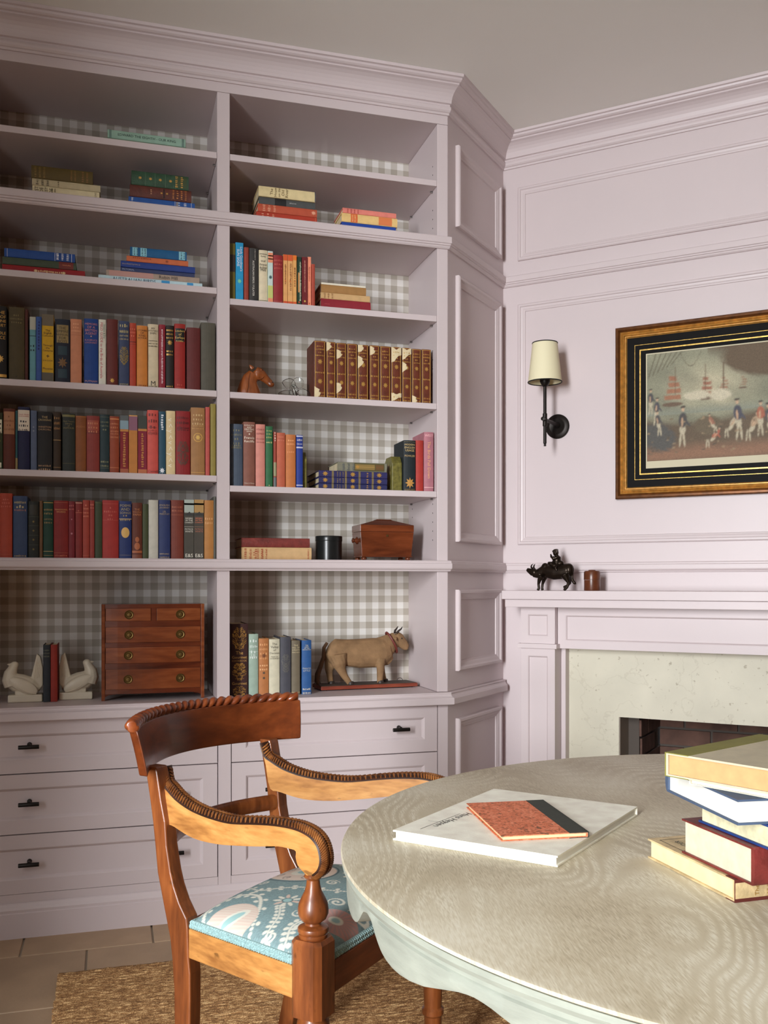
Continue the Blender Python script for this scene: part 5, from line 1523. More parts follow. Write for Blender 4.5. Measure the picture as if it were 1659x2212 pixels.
CREAM = (226, 212, 172)
STACKS = [
 ('books lying on the top left shelf', [
  (-0.022, 0.243, 2.512, 2.5525, 3.300, (150, 160, 140), 'sage book lying beneath pale green one on top left shelf', 'L', [('N', 22, 0.45, 0.6, (90, 80, 50), 0.2)], 0.19),
  (-0.009, 0.240, 2.5525, 2.580, 3.300, (156, 190, 170), 'pale green book lying alone on the topmost left shelf', 'L', [('V', 'EDWARD THE EIGHTH - OUR KING', 0.5, 0.74, (40, 62, 52), 0), ('B', 0.02, 0.05, (110, 140, 128)), ('B', 0.95, 0.98, (110, 140, 128))], 0.18)]),
 ('stack with East Side book on second left shelf', [
  (-0.235, -0.034, 2.312, 2.351, 3.25, CREAM, 'lowest cream book with black title, left stack on second shelf', 'L', [('L', ['EAST', 'SIDE', 'WEST', 'SIDE'], 0.03, 0.022, (70, 60, 40)), ('M', [6, 7], 0.27, 0.008, (120, 105, 70)), ('L', ['COLLINS'], 0.92, 0.008, (120, 105, 70))], 0.14),
  (-0.236, -0.031, 2.351, 2.373, 3.25, (196, 182, 146), 'stone grey book between cream and olive ones, second shelf', 'L', [('M', [3, 6, 4], 0.04, 0.014, (90, 76, 50)), ('M', [6], 0.36, 0.008, (90, 76, 50))], 0.14),
  (-0.238, -0.054, 2.373, 2.414, 3.25, (92, 76, 34), 'thick olive brown book topping left stack, second shelf', 'L', [('M', [7, 8, 7], 0.03, 0.012, (140, 108, 50)), ('M', [8, 7], 0.62, 0.010, (140, 100, 45)), ('M', [6, 7], 0.8, 0.012, (140, 95, 45))], 0.13)]),
 ('stack with green ribbed book on second left shelf', [
  (0.056, 0.266, 2.312, 2.350, 3.25, (44, 88, 158), 'lowest blue book of stack near divider, second left shelf', 'R', [('B', 0.05, 0.056, (210, 215, 225)), ('M', [7, 4], 0.1, 0.018, (210, 215, 225)), ('M', [6], 0.24, 0.012, (205, 180, 120)), ('B', 0.3, 0.306, (210, 215, 225)), ('M', [7], 0.92, 0.010, (210, 215, 225))], 0.15),
  (0.060, 0.255, 2.350, 2.389, 3.25, (92, 44, 34), 'maroon leather book with gilt dots, under green ribbed book', 'R', [('M', [6, 5, 4, 6], 0.06, 0.012, (190, 120, 60)), ('P', 0.44, 0.46, 0.8, (24, 12, 10)), ('O', 0.4, 0.1, 'gold'), ('O', 0.49, 0.1, 'gold'), ('M', [3], 0.63, 0.010, (200, 150, 110))], 0.14, 'leather'),
  (0.065, 0.246, 2.389, 2.435, 3.25, (44, 76, 54), 'dark green leather book with five ribbed compartments', 'R', [('P', 0.03, 0.2, 0.8, (58, 74, 44)), ('M', [6, 6], 0.07, 0.016, 'gold'), ('B', 0.225, 0.232, (96, 120, 92)), ('O', 0.32, 0.12, 'gold'), ('B', 0.405, 0.412, (96, 120, 92)), ('O', 0.5, 0.12, 'gold'), ('B', 0.585, 0.592, (96, 120, 92)), ('O', 0.67, 0.12, 'gold'), ('B', 0.755, 0.762, (96, 120, 92)), ('O', 0.85, 0.12, 'gold')], 0.13, 'leather')]),
 ('blue green and red stack at left edge', [
  (-0.323, -0.078, 2.067, 2.094, 3.25, (156, 34, 40), 'red book with gilt lettering at bottom of left stack', 'R', [('N', 12, 0.43, 0.3, (225, 180, 130), 0), ('O', 0.26, 0.22, (235, 200, 150)), ('O', 0.6, 0.22, (235, 200, 150))], 0.16),
  (-0.322, -0.104, 2.094, 2.1175, 3.25, (70, 82, 64), 'moss green book with red label, between red and blue', 'R', [('P', 0.04, 0.24, 0.95, (120, 44, 36)), ('N', 7, 0.14, 0.12, (190, 110, 70), 0)], 0.15),
  (-0.317, -0.108, 2.1175, 2.145, 3.25, (38, 78, 150), 'blue book with white lettering topping stack at left edge', 'R', [('B', 0.045, 0.052, (225, 228, 235)), ('M', [7, 7, 6], 0.07, 0.014, (225, 228, 235)), ('M', [4], 0.22, 0.010, (225, 228, 235)), ('B', 0.285, 0.292, (225, 228, 235)), ('B', 0.955, 0.962, (190, 195, 215))], 0.14)]),
 ('six-book stack on third left shelf', [
  (-0.037, 0.290, 2.067, 2.0868, 3.246, (196, 222, 228), 'pale blue picture book at bottom of six-book stack', 'L', [('V', 'AUSTRALIAN BIRDS', 0.34, 0.5, (48, 66, 92), 0.05), ('P', 0.6, 0.68, 0.8, (60, 150, 205)), ('P', 0.85, 0.91, 0.8, (60, 150, 205))], 0.24),
  (-0.013, 0.281, 2.0868, 2.106, 3.25, (172, 152, 136), 'faded pink and grey book, second from bottom of six', 'L', [('B', 0.03, 0.5, (196, 150, 140)), ('V', 'Robin Hill', 0.66, 0.22, (40, 36, 32), 0)], 0.22),
  (0.032, 0.266, 2.106, 2.119, 3.252, (56, 66, 104), 'thin dark blue book in middle of six-book stack', 'L', [('V', 'PICTORIAL', 0.1, 0.16, (165, 175, 195), 0)], 0.16),
  (0.032, 0.267, 2.119, 2.1395, 3.25, (42, 66, 138), 'mid blue book under orange one in six-book stack', 'L', [('N', 12, 0.14, 0.24, (130, 120, 130), 0)], 0.16),
  (0.050, 0.245, 2.1395, 2.1575, 3.25, (204, 108, 68), 'orange cloth book in six-book stack', 'L', [('N', 9, 0.25, 0.3, (160, 76, 44), 0.2), ('O', 0.65, 0.3, (150, 70, 40))], 0.14),
  (0.061, 0.240, 2.1575, 2.187, 3.25, (28, 92, 140), 'teal blue book with aqua labels topping six-book stack', 'L', [('P', 0.04, 0.13, 0.94, (140, 200, 214)), ('P', 0.18, 0.29, 0.94, (140, 200, 214)), ('P', 0.86, 0.97, 0.94, (140, 200, 214)), ('M', [5, 5], 0.05, 0.008, (40, 80, 100)), ('M', [5, 5], 0.19, 0.008, (40, 80, 100)), ('M', [5, 4], 0.88, 0.008, (40, 80, 100))], 0.13)]),
 ('four-book stack on second right shelf', [
  (0.469, 0.676, 2.312, 2.348, 3.25, (178, 62, 44), 'lowest red book of four-book stack, right bay', 'L', [('M', [4, 4, 5], 0.06, 0.016, (220, 150, 120)), ('B', 0.97, 0.975, (215, 140, 100))], 0.17),
  (0.474, 0.676, 2.348, 2.375, 3.25, (186, 84, 58), 'light red book above the lowest of four, right bay', 'L', [('M', [4, 4, 5], 0.06, 0.016, (225, 160, 130)), ('O', 0.94, 0.3, (225, 160, 130))], 0.17),
  (0.478, 0.671, 2.375, 2.400, 3.255, (78, 80, 80), 'grey and black jacketed book in four-book stack', 'L', [('P', 0.28, 0.48, 0.96, (28, 28, 30)), ('N', 6, 0.6, 0.12, (160, 160, 158), 0)], 0.17),
  (0.477, 0.671, 2.400, 2.435, 3.25, (224, 206, 156), 'cream jacketed book topping four-book stack, right bay', 'L', [('L', ['The', 'House', 'on the', 'Old', 'River'], 0.19, 0.020, (110, 86, 50)), ('B', 0.985, 0.998, (60, 70, 90))], 0.17)]),
 ('three-book stack on second right shelf', [
  (0.763, 0.957, 2.312, 2.345, 3.25, (32, 70, 158), 'royal blue book at bottom of three-book stack', 'L', [('N', 4, 0.2, 0.1, (90, 120, 190), 0)], 0.15),
  (0.763, 0.963, 2.345, 2.376, 3.25, (232, 196, 128), 'cream and orange jacketed book in three-book stack', 'L', [('P', 0.16, 0.28, 0.96, (222, 112, 60)), ('P', 0.66, 0.9, 0.9, (224, 128, 76)), ('M', [5, 5], 0.17, 0.008, (240, 200, 140))], 0.15),
  (0.767, 0.959, 2.376, 2.394, 3.25, (226, 132, 118), 'salmon pink book topping three-book stack', 'L', [('M', [4, 5, 4, 4], 0.06, 0.011, (170, 70, 60))], 0.14)]),
 ('four-book stack beside orange paperbacks', [
  (0.690, 0.866, 2.036, 2.074, 3.25, (140, 36, 48), 'crimson book at bottom of stack beside upright paperbacks', 'L', [('N', 5, 0.12, 0.1, (165, 60, 65), 0)], 0.16),
  (0.690, 0.864, 2.074, 2.096, 3.252, (206, 168, 118), 'tan book with ribbed title, second in stack, right bay', 'L', [('M', [6, 6, 6], 0.04, 0.012, (150, 108, 66))], 0.15),
  (0.692, 0.851, 2.096, 2.1245, 3.255, (164, 122, 72), 'scuffed brown book, third in stack, right bay', 'L', [], 0.14),
  (0.694, 0.851, 2.1245, 2.133, 3.262, (232, 226, 206), 'thin off-white booklet topping stack beside paperbacks', 'L', [], 0.14)]),
 ('blue gilt volumes lying on right bay shelf', [
  (0.683, 0.926, 1.419, 1.4402, 3.252, (40, 42, 84), 'lowest of three navy gilt volumes lying flat', 'L', 'NAVY', 0.20),
  (0.683, 0.926, 1.4402, 1.4615, 3.25, (42, 42, 88), 'middle of three navy gilt volumes lying flat', 'L', 'NAVY', 0.20),
  (0.683, 0.926, 1.4615, 1.484, 3.25, (44, 42, 90), 'topmost of three navy gilt volumes, torn at corner', 'L', 'NAVY', 0.20),
  (0.750, 0.926, 1.484, 1.516, 3.255, (126, 124, 106), 'grey green pictorial book lying on navy gilt volumes', 'L', [('P', 0.33, 0.95, 0.85, (84, 78, 44)), ('P', 0.35, 0.75, 0.6, (150, 122, 66)), ('P', 0.77, 0.93, 0.6, (110, 76, 40)), ('M', [5, 5, 6], 0.07, 0.016, (80, 84, 86)), ('O', 0.4, 0.22, (176, 132, 60))], 0.15)]),
 ('two books lying beside the black box', [
  (0.424, 0.665, 1.176, 1.219, 3.29, (206, 170, 122), 'tan book with red title lying under maroon book', 'L', [('M', [6, 7, 5], 0.02, 0.016, (165, 84, 50)), ('M', [2, 7, 5], 0.15, 0.012, (165, 84, 50)), ('M', [6, 7], 0.27, 0.012, (165, 84, 50)), ('M', [7], 0.93, 0.010, (165, 84, 50))], 0.17),
  (0.424, 0.659, 1.219, 1.251, 3.29, (120, 50, 44), 'maroon book lying on tan book beside black box', 'L', [], 0.17, 'leather')]),
]
NAVY_DECO = [('O', 0.09, 0.42, 'gold'), ('B', 0.185, 0.215, (120, 104, 70)), ('M', [5, 4], 0.25, 0.008, (130, 110, 70)), ('M', [4], 0.33, 0.009, (130, 110, 70)), ('B', 0.375, 0.405, (120, 104, 70)), ('O', 0.49, 0.42, 'gold'), ('B', 0.575, 0.605, (120, 104, 70)), ('M', [3], 0.68, 0.012, 'gold'), ('B', 0.77, 0.80, (120, 104, 70)), ('O', 0.88, 0.42, 'gold')]
for group, items in STACKS:
    for it in items:
        x0, x1, z0, z1, sy, c, desc, head, deco, D = it[:10]
        kind = it[10] if len(it) > 10 else 'cloth'
        lying_book(x0, x1, z0, z1, sy, c, desc, head, NAVY_DECO if deco == 'NAVY' else deco, D, group, kind)

# ------------------------------------------------------------------ books on the table
WHITEPAGE = mat('white_paper', (236, 234, 226), rough=0.8)
PEACHPAGE = mat('browned_paper', (206, 158, 108), rough=0.85, vary=0.10, vscale=60.0, stretch=(1, 1, 1))
def flat_book(cx, cy, z0, W, H, D, yaw, c, desc, deco=(), kind='cloth', pages=None, name='book', group=None, bulge=None, board=0.0022):
    """lies flat; its spine looks along Rz(yaw)·(-Y), its height along Rz(yaw)·X"""
    R = Matrix.Rotation(math.radians(yaw), 4, 'Z')
    off = R @ Vector((-H / 2, D / 2, 0))
    loc = Vector((cx, cy, z0 + W / 2)) - off
    root = thing(name, desc, 'book', (0, 0, 0), group=group)
    root.matrix_basis = Matrix.Translation(loc) @ R @ Matrix.Rotation(math.radians(-90), 4, 'Y')
    book_parts(root, W, H, D, c, list(deco), kind=kind, pages=pages, bulge=bulge, board=board)
    return root
def board_text(root, s, W, y, z, size, ang, c, shear=0.0, lift=0.0004, name='title'):
    """lettering on the upper board (local +x face): y across the board, z along the spine"""
    V, F = text_mesh(s, shear)
    ca, sa = math.cos(ang), math.sin(ang)
    pts = [(W / 2 + lift, y + (a * ca - b * sa) * size, z + (a * sa + b * ca) * size) for a, b in V]
    obj(name, MB().add(pts, F), colour_mat(c, 'ink'), root)

big = flat_book(0.561, 1.269, TZ + 0.0004, 0.0136, 0.239, 0.308, 131.4, (250, 245, 230), 'large off-white art book lying under small orange book on table', kind='cloth', pages=WHITEPAGE, bulge=0.0)
board_text(big, 'Hans Heysen', 0.0136, 0.215, 0.037, 0.0175, -0.05, (70, 62, 56), shear=0.35)
ln = MB().add([(0.0136 / 2 + 0.0004, y, z) for y, z in ((0.180, 0.034), (0.285, 0.029), (0.285, 0.0297), (0.180, 0.0347))], [(0, 1, 2, 3)])
ln.add([(0.0136 / 2 + 0.0004, y, z) for y, z in ((0.240, 0.016), (0.2408, 0.016), (0.236, 0.046), (0.2352, 0.046))], [(0, 1, 2, 3)])
obj('signature_flourish', ln, colour_mat((60, 54, 50), 'ink'), big)
def marbled():
    m = bpy.data.materials.new('orange_marbled_paper')
    m.use_nodes = True
    nt = m.node_tree
    b = bsdf_of(m)
    tc = nt.nodes.new('ShaderNodeTexCoord')
    n = nt.nodes.new('ShaderNodeTexNoise')
    n.inputs['Scale'].default_value = 130.0
    n.inputs['Detail'].default_value = 6
    n.inputs['Distortion'].default_value = 1.5
    nt.links.new(tc.outputs['Object'], n.inputs['Vector'])
    r = ramp_node(nt, [(0.34, (112, 78, 52)), (0.41, (196, 104, 66)), (0.5, (222, 120, 80)), (0.66, (236, 152, 116))])
    nt.links.new(n.outputs['Fac'], r.inputs['Fac'])
    nt.links.new(r.outputs['Color'], b.inputs['Base Color'])
    b.inputs['Roughness'].default_value = 0.6
    MATS['leather_marbled'] = m
    return m
marb = marbled()
MATS['cloth_de7850'] = marb
orange = flat_book(0.554, 1.246, TZ + 0.0144, 0.0068, 0.190, 0.118, 83.2, (222, 120, 80), 'small orange marbled notebook with dark green spine on white book', pages=mat('ivory_paper', (222, 206, 160), rough=0.85), bulge=0.0)
def spine_strip(root, W, H, w, c):
    obj('spine_strip', MB().box(-W / 2 - 0.0004, -W / 2 + 0.0006, 0.0, w, -0.0002, H + 0.0002).box(W / 2 - 0.0006, W / 2 + 0.0004, 0.0, w, -0.0002, H + 0.0002).box(-W / 2 - 0.0004, W / 2 + 0.0004, -0.0012, 0.0004, -0.0002, H + 0.0002), colour_mat(c, 'cloth'), root)
spine_strip(orange, 0.0068, 0.190, 0.026, (50, 56, 48))

SG = 'worn books stacked at the right of the table'
b1 = flat_book(0.772, 0.992, TZ + 0.0004, 0.0246, 0.240, 0.178, 0, (206, 182, 136), 'tan worn book with maroon spine at bottom of table stack', kind='leather', pages=mat('cream_paper', (232, 214, 172), rough=0.85, vary=0.08, vscale=50.0), group=SG)
spine_strip(b1, 0.0246, 0.240, 0.016, (92, 38, 32))
board_text(b1, 'THE ART OF A BUILDER', 0.0246, 0.097, 0.210, 0.0110, 0.0, (48, 60, 54))
rl = MB()
for y, z0, z1 in ((0.028, 0.02, 0.231), (0.165, 0.02, 0.231)):
    rl.add([(0.0246 / 2 + 0.0004, y, z0), (0.0246 / 2 + 0.0004, y, z1), (0.0246 / 2 + 0.0004, y + 0.001, z1), (0.0246 / 2 + 0.0004, y + 0.001, z0)], [(0, 1, 2, 3)])
rl.add([(0.0246 / 2 + 0.0004, 0.028, 0.230), (0.0246 / 2 + 0.0004, 0.166, 0.230), (0.0246 / 2 + 0.0004, 0.166, 0.231), (0.0246 / 2 + 0.0004, 0.028, 0.231)], [(0, 1, 2, 3)])
obj('ruled_border', rl, colour_mat((70, 60, 46), 'ink'), b1)
tm = MB()
zz0 = 0.212
for s, sz in (('The', 0.0075), ('ART OF', 0.0052), ('J.T.', 0.0080)):
    V, F = text_mesh(s)
    tm.add([(a * sz, -0.0042, zz0 + b * sz) for a, b in V], F)
    zz0 -= 0.014
obj('title', tm, GOLD, b1)
b2 = flat_book(0.751, 0.944, TZ + 0.0254, 0.0410, 0.190, 0.134, 0, (116, 44, 40), 'thick maroon leather book with frayed spine, second from table', kind='leather', pages=mat('grey_paper', (216, 206, 180), rough=0.85, vary=0.1, vscale=70.0), group=SG)
b3 = flat_book(0.760, 0.915, TZ + 0.0668, 0.0262, 0.150, 0.190, 90, (34, 62, 124), 'blue cloth book with foxed cream pages in table stack', pages=mat('foxed_paper', (222, 214, 176), rough=0.85, vary=0.16, vscale=110.0), group=SG)
b4 = flat_book(0.742, 0.943, TZ + 0.0934, 0.0270, 0.200, 0.170, 173, (74, 90, 116), 'slate blue book with bright white pages in table stack', pages=WHITEPAGE, group=SG, bulge=0.004)
pam = flat_book(0.752, 0.925, TZ + 0.1208, 0.0060, 0.205, 0.150, -157, (222, 214, 192), 'thin cream pamphlet beneath the topmost table book', pages=WHITEPAGE, group=SG, bulge=0.0)
b5 = flat_book(0.735, 0.946, TZ + 0.1272, 0.0268, 0.205, 0.150, -157, (196, 186, 160), 'grey boarded book with torn green spine topping table stack', pages=PEACHPAGE, group=SG, bulge=0.0)
spine_strip(b5, 0.0268, 0.205, 0.030, (128, 124, 60))
flap = MB().add([(-0.012, -0.001, 0.205), (0.010, -0.001, 0.205), (0.012, -0.006, 0.222), (-0.010, -0.010, 0.228), (-0.0128, -0.002, 0.205), (0.0092, -0.002, 0.205), (0.0112, -0.007, 0.222), (-0.0108, -0.011, 0.228)],
                [(0, 1, 2, 3), (4, 5, 6, 7), (0, 1, 5, 4), (1, 2, 6, 5), (2, 3, 7, 6), (3, 0, 4, 7)])
obj('loose_spine_flap', flap, colour_mat((128, 124, 60), 'cloth'), b5)

# ------------------------------------------------------------------ small chest of drawers
CHESTW = wood('chest_mahogany', (86, 40, 20), (124, 62, 32), (152, 86, 48), rough=0.24, axis=0, scale=6, stretch=6, coat=0.5)
CHEST_DARK = wood('chest_dark_rail', (66, 26, 13), (94, 40, 20), (112, 52, 28), rough=0.25, axis=0, scale=6, stretch=6, coat=0.4)
BRASS = mat('dull_brass', (112, 88, 48), rough=0.4, metal=0.8)
CX0, CX1, CZ = -0.028, 0.300, 0.7138
chest = thing('miniature_chest', 'small bow-fronted mahogany chest of drawers on the worktop', 'chest', ((CX0 + CX1) / 2, 3.282, CZ))
cw = (CX1 - CX0) / 2
def zc_(y):
    return max(0.0, (1000 - y) * 0.000441)
def bow(x):
    return -0.011 * (1 - (x / cw) ** 2)
def bow_board(x0, x1, z0, z1, y_in, face, n=9):
    """board whose front follows the bow; face lifts it proud of the rails"""
    m = MB()
    xs = [x0 + (x1 - x0) * i / (n - 1) for i in range(n)]
    F = [(x, bow(x) - face) for x in xs]
    return m.prism(F + [(x1, y_in), (x0, y_in)], 'z', z0, z1)
obj('case', MB().box(-cw, cw, 0.012, 0.17, zc_(950), zc_(287)), CHEST_DARK, chest, bevel=0.0015)
for s in (-1, 1):
    obj('corner_post', MB().box(min(s * cw, s * (cw - 0.011)), max(s * cw, s * (cw - 0.011)), -0.002, 0.0118, 0.0, zc_(287)), CHESTW, chest, bevel=0.001)
for a, b in ((287, 318), (412, 456), (572, 606), (725, 767), (918, 950)):
    obj('rail', bow_board(-cw + 0.0115, cw - 0.0115, zc_(b), zc_(a), 0.0115, 0.0), CHEST_DARK, chest)
obj('centre_rail', MB().box(-0.008, 0.008, -0.0105, 0.0115, zc_(412) + 0.0002, zc_(318) - 0.0002), CHEST_DARK, chest)
dx = cw - 0.012
for x0, x1, a, b, knobs in ((-dx, -0.0085, 319, 411, (-0.078,)), (0.0085, dx, 319, 411, (0.085,)), (-dx, dx, 457, 571, (-0.078, 0.085)), (-dx, dx, 607, 724, (-0.080, 0.085)), (-dx, dx, 768, 917, (-0.081, 0.085))):
    dr = obj('drawer', bow_board(x0 + 0.0008, x1 - 0.0008, zc_(b), zc_(a), 0.0115, 0.0022), CHESTW, chest, bevel=0.001)
    for kx in knobs:
        zk = (zc_(a) + zc_(b)) / 2
        yk = bow(kx) - 0.0022
        obj('rosette_knob', MB().lathe([(0.0145, 0.0), (0.0145, -0.0015), (0.0128, -0.003), (0.0115, -0.002), (0.008, -0.002), (0.0075, -0.006), (0.006, -0.009), (0.0, -0.0095)], (kx, yk, zk), 20, 'y'), BRASS, dr, smooth=True)
obj('foot_bracket', MB().prism([(-cw + 0.011, zc_(950)), (-cw + 0.011, 0.012), (-cw + 0.02, 0.018), (-cw + 0.05, 0.0215), (cw - 0.05, 0.0215), (cw - 0.02, 0.018), (cw - 0.011, 0.012), (cw - 0.011, zc_(950))], 'y', 0.0, 0.0118), CHEST_DARK, chest)
for s in (-1, 1):
    obj('rear_foot', MB().box(min(s * cw, s * (cw - 0.02)), max(s * cw, s * (cw - 0.02)), 0.15, 0.17, 0.0, zc_(950)), CHEST_DARK, chest)

# ------------------------------------------------------------------ dove bookends and the books between them
PLASTER = mat('cream_glazed_plaster', (214, 204, 182), rough=0.4, vary=0.04, vscale=20.0)
def dove(label, x, y, flip):
    root = thing('dove_bookend', label, 'bookend', (x, y, CZ), group='pair of dove bookends')
    k = 0.000192
    sx = -1 if flip else 1
    def p(a, b, yy=0.0):
        return (sx * (a - 740) * k, yy, (1130 - b) * k)
    w = 0.026
    x0, x1 = sorted((p(190, 0)[0], p(735, 0)[0]))
    obj('plinth', MB().box(x0, x1, -w, w, 0.0, 0.0245), PLASTER, root, bevel=0.004)
    m = MB()
    m.tube([p(700, 900), p(560, 860), p(420, 830), p(300, 800), p(215, 760)], [0.012, 0.026, 0.031, 0.030, 0.022], 14, flat=0.9)
    m.tube([p(260, 850), p(222, 740), p(225, 640), p(262, 565), p(288, 515)], [0.027, 0.0265, 0.0200, 0.0145, 0.0125], 14)
    m.ball(p(285, 510), (0.0135, 0.0115, 0.0115))
    m.tube([p(240, 505), p(200, 497), p(165, 498)], [0.0055, 0.0035, 0.0012], 8)
    # upright fan of tail feathers
    fan = [p(540, 760), p(585, 560), p(640, 320), p(700, 380), p(735, 560), p(738, 860), p(640, 960)]
    m.add([(q[0], s * 0.012, q[2]) for s in (-1, 1) for q in fan], [tuple(range(7)), tuple(range(7, 14))] + [(i, (i + 1) % 7, 7 + (i + 1) % 7, 7 + i) for i in range(7)])
    m.tube([p(300, 1010), p(450, 1000), p(640, 1000)], [0.016, 0.020, 0.016], 10, flat=1.2)
    for s in (-1, 1):
        m.ball((p(430, 850)[0], s * 0.023, p(430, 850)[2]), (0.050, 0.009, 0.020), rot=Matrix.Rotation(sx * math.radians(27), 3, 'Y').to_quaternion())
    obj_b = fuse('body', m, PLASTER, root, 0.0018, 4)
    for s in (-1, 1):
        for j in range(4):
            a, b = p(600 + j * 25, 760 - j * 12), p(640 + j * 22, 420 + j * 40)
            obj('feather_ridge', MB().tube([(a[0], s * 0.0122, a[2]), (b[0], s * 0.0122, b[2])], [0.0011, 0.0008], 6), PLASTER, root, smooth=True)
        wing = []
        for j in range(12):
            t = j / 11
            wing.append((p(215 + 420 * t, 730 + 60 * math.sin(t * 3) + 255 * t)[0], s * (0.026 + 0.004 * math.sin(math.pi * t)), p(0, 730 + 60 * math.sin(t * 3) + 255 * t)[2]))
        obj('wing_ridge', MB().tube(wing, 0.0014, 6), PLASTER, root, smooth=True)
        obj('eye', MB().ball((p(250, 520)[0], s * 0.0105, p(250, 520)[2]), 0.0016, 8, 6), PLASTER, root)
    return root
dove('cream plaster dove bookend facing left on the worktop', -0.2085, 3.345, False)
dove('cream plaster dove bookend facing right, beside the small chest', -0.1620, 3.375, True)
for x0, x1, c, d_, dc in ((-0.2075, -0.1855, (40, 46, 52), 'black blue book held between the dove bookends', [('M', [5, 6, 5], 0.07, 0.009, (110, 110, 90))]), (-0.1850, -0.1640, (150, 46, 34), 'red book held between the dove bookends', [])):
    r_ = thing('book', d_, 'book', ((x0 + x1) / 2, 3.315, CZ + 0.0002), group='books between the dove bookends')
    book_parts(r_, x1 - x0 - 0.0005, 0.184, 0.125, c, dc)

# ------------------------------------------------------------------ toy cow on a wooden board
HIDE = mat('tan_cow_hide', (142, 110, 76), rough=0.85, vary=0.22, vscale=28.0, bump=0.35, bscale=220.0)
HIDE_D = mat('brown_hide', (104, 74, 50), rough=0.8, vary=0.15, vscale=40.0, bump=0.3, bscale=240.0)
HORN = mat('dark_horn', (48, 38, 32), rough=0.5)
COLLAR = mat('oxblood_collar', (108, 44, 36), rough=0.5)
cow = thing('toy_cow', 'tan hide-covered toy cow with red collar standing on wooden board', 'figurine', (0.893, 3.425, CZ), math.radians(5))
board = obj('base_board', MB().box(-0.185, 0.185, -0.055, 0.055, 0.003, 0.016), wood('red_stained_board', (84, 32, 20), (128, 56, 38), (152, 76, 52), rough=0.5, axis=0, scale=8, stretch=6), cow, bevel=0.0015)
obj('board_top', MB().box(-0.182, 0.182, -0.052, 0.052, 0.0162, 0.0172), mat('dark_board_paint', (70, 58, 50), rough=0.6, vary=0.2, vscale=30.0), board)
for sx_ in (-0.165, 0.165):
    for sy_ in (-0.04, 0.04):
        obj('peg_foot', MB().lathe([(0.006, 0.0), (0.006, 0.0032)], (sx_, sy_, 0.0), 10), HORN, cow)
m = MB()
m.tube([(-0.142, 0, 0.146), (-0.125, 0, 0.138), (-0.075, 0, 0.130), (-0.02, 0, 0.126), (0.035, 0, 0.127), (0.070, 0, 0.132), (0.092, 0, 0.138)], [0.026, 0.045, 0.049, 0.054, 0.055, 0.050, 0.038], 18, flat=0.72)
m.tube([(0.060, 0, 0.120), (0.088, 0, 0.102), (0.100, 0, 0.092)], [0.040, 0.030, 0.016], 14, flat=0.5)
m.tube([(0.062, 0, 0.140), (0.088, 0, 0.154), (0.110, 0, 0.170), (0.124, 0, 0.181)], [0.046, 0.040, 0.031, 0.024], 16, flat=0.60)
m.tube([(0.116, 0, 0.182), (0.132, 0, 0.174), (0.150, 0, 0.155), (0.162, 0, 0.144), (0.166, 0, 0.141)], [0.0250, 0.0240, 0.0190, 0.0145, 0.010], 16, flat=0.8)
m.ball((0.160, 0, 0.141), (0.010, 0.0105, 0.0085))
m.tube([(0.112, -0.020, 0.182), (0.108, -0.031, 0.178), (0.106, -0.038, 0.170)], [0.006, 0.0075, 0.002], 8, flat=0.6)
m.tube([(0.112, 0.020, 0.182), (0.108, 0.031, 0.178), (0.106, 0.038, 0.170)], [0.006, 0.0075, 0.002], 8, flat=0.6)
# legs: hind pair stepping, fore pair straight
m.tube([(-0.112, -0.018, 0.125), (-0.108, -0.022, 0.092), (-0.100, -0.023, 0.070), (-0.086, -0.023, 0.045), (-0.070, -0.023, 0.024), (-0.066, -0.023, 0.018)], [0.036, 0.028, 0.017, 0.0125, 0.0105, 0.011], 12, flat=0.75)
m.tube([(-0.118, 0.018, 0.125), (-0.125, 0.022, 0.088), (-0.132, 0.023, 0.066), (-0.128, 0.023, 0.042), (-0.124, 0.023, 0.018)], [0.034, 0.024, 0.015, 0.012, 0.011], 12, flat=0.75)
m.tube([(0.052, -0.020, 0.105), (0.051, -0.022, 0.075), (0.050, -0.022, 0.048), (0.049, -0.022, 0.026), (0.050, -0.022, 0.018)], [0.024, 0.017, 0.013, 0.0115, 0.012], 12, flat=0.85)
m.tube([(0.060, 0.018, 0.105), (0.068, 0.021, 0.075), (0.074, 0.021, 0.048), (0.080, 0.021, 0.026), (0.083, 0.021, 0.018)], [0.022, 0.015, 0.012, 0.011, 0.011], 12, flat=0.85)
fuse('body', m, HIDE, cow, 0.0026, 5)
obj('tail', MB().tube([(-0.146, 0, 0.168), (-0.158, 0, 0.150), (-0.160, 0, 0.115), (-0.170, 0, 0.085), (-0.182, 0, 0.055), (-0.184, 0, 0.030), (-0.180, 0, 0.0185)], [0.0055, 0.0065, 0.007, 0.008, 0.0095, 0.0095, 0.005], 10), HIDE_D, cow, smooth=True)
for s in (-1, 1):
    obj('horn', MB().tube([(0.120, s * 0.010, 0.198), (0.124, s * 0.018, 0.206), (0.133, s * 0.022, 0.214), (0.138, s * 0.022, 0.222)], [0.0045, 0.004, 0.003, 0.0008], 8), HORN, cow, smooth=True)
    obj('eye', MB().ball((0.137, s * 0.0155, 0.178), 0.0036, 10, 7), mat('black_glass_eye', (14, 10, 8), rough=0.1), cow, smooth=True)
    obj('nostril', MB().ball((0.1685, s * 0.004, 0.144), 0.0017, 8, 5), HORN, cow)
for hx, hy in ((-0.064, -0.023), (-0.123, 0.023), (0.051, -0.022), (0.085, 0.021)):
    obj('hoof', MB().lathe([(0.0125, 0.0172), (0.0120, 0.024), (0.0100, 0.0275)], (hx, hy, 0.0), 12), HORN, cow, smooth=True)
obj('udder', MB().ball((-0.098, 0, 0.082), (0.018, 0.016, 0.017)), mat('pale_hide', (206, 186, 154), rough=0.8), cow, smooth=True)
ringp = []
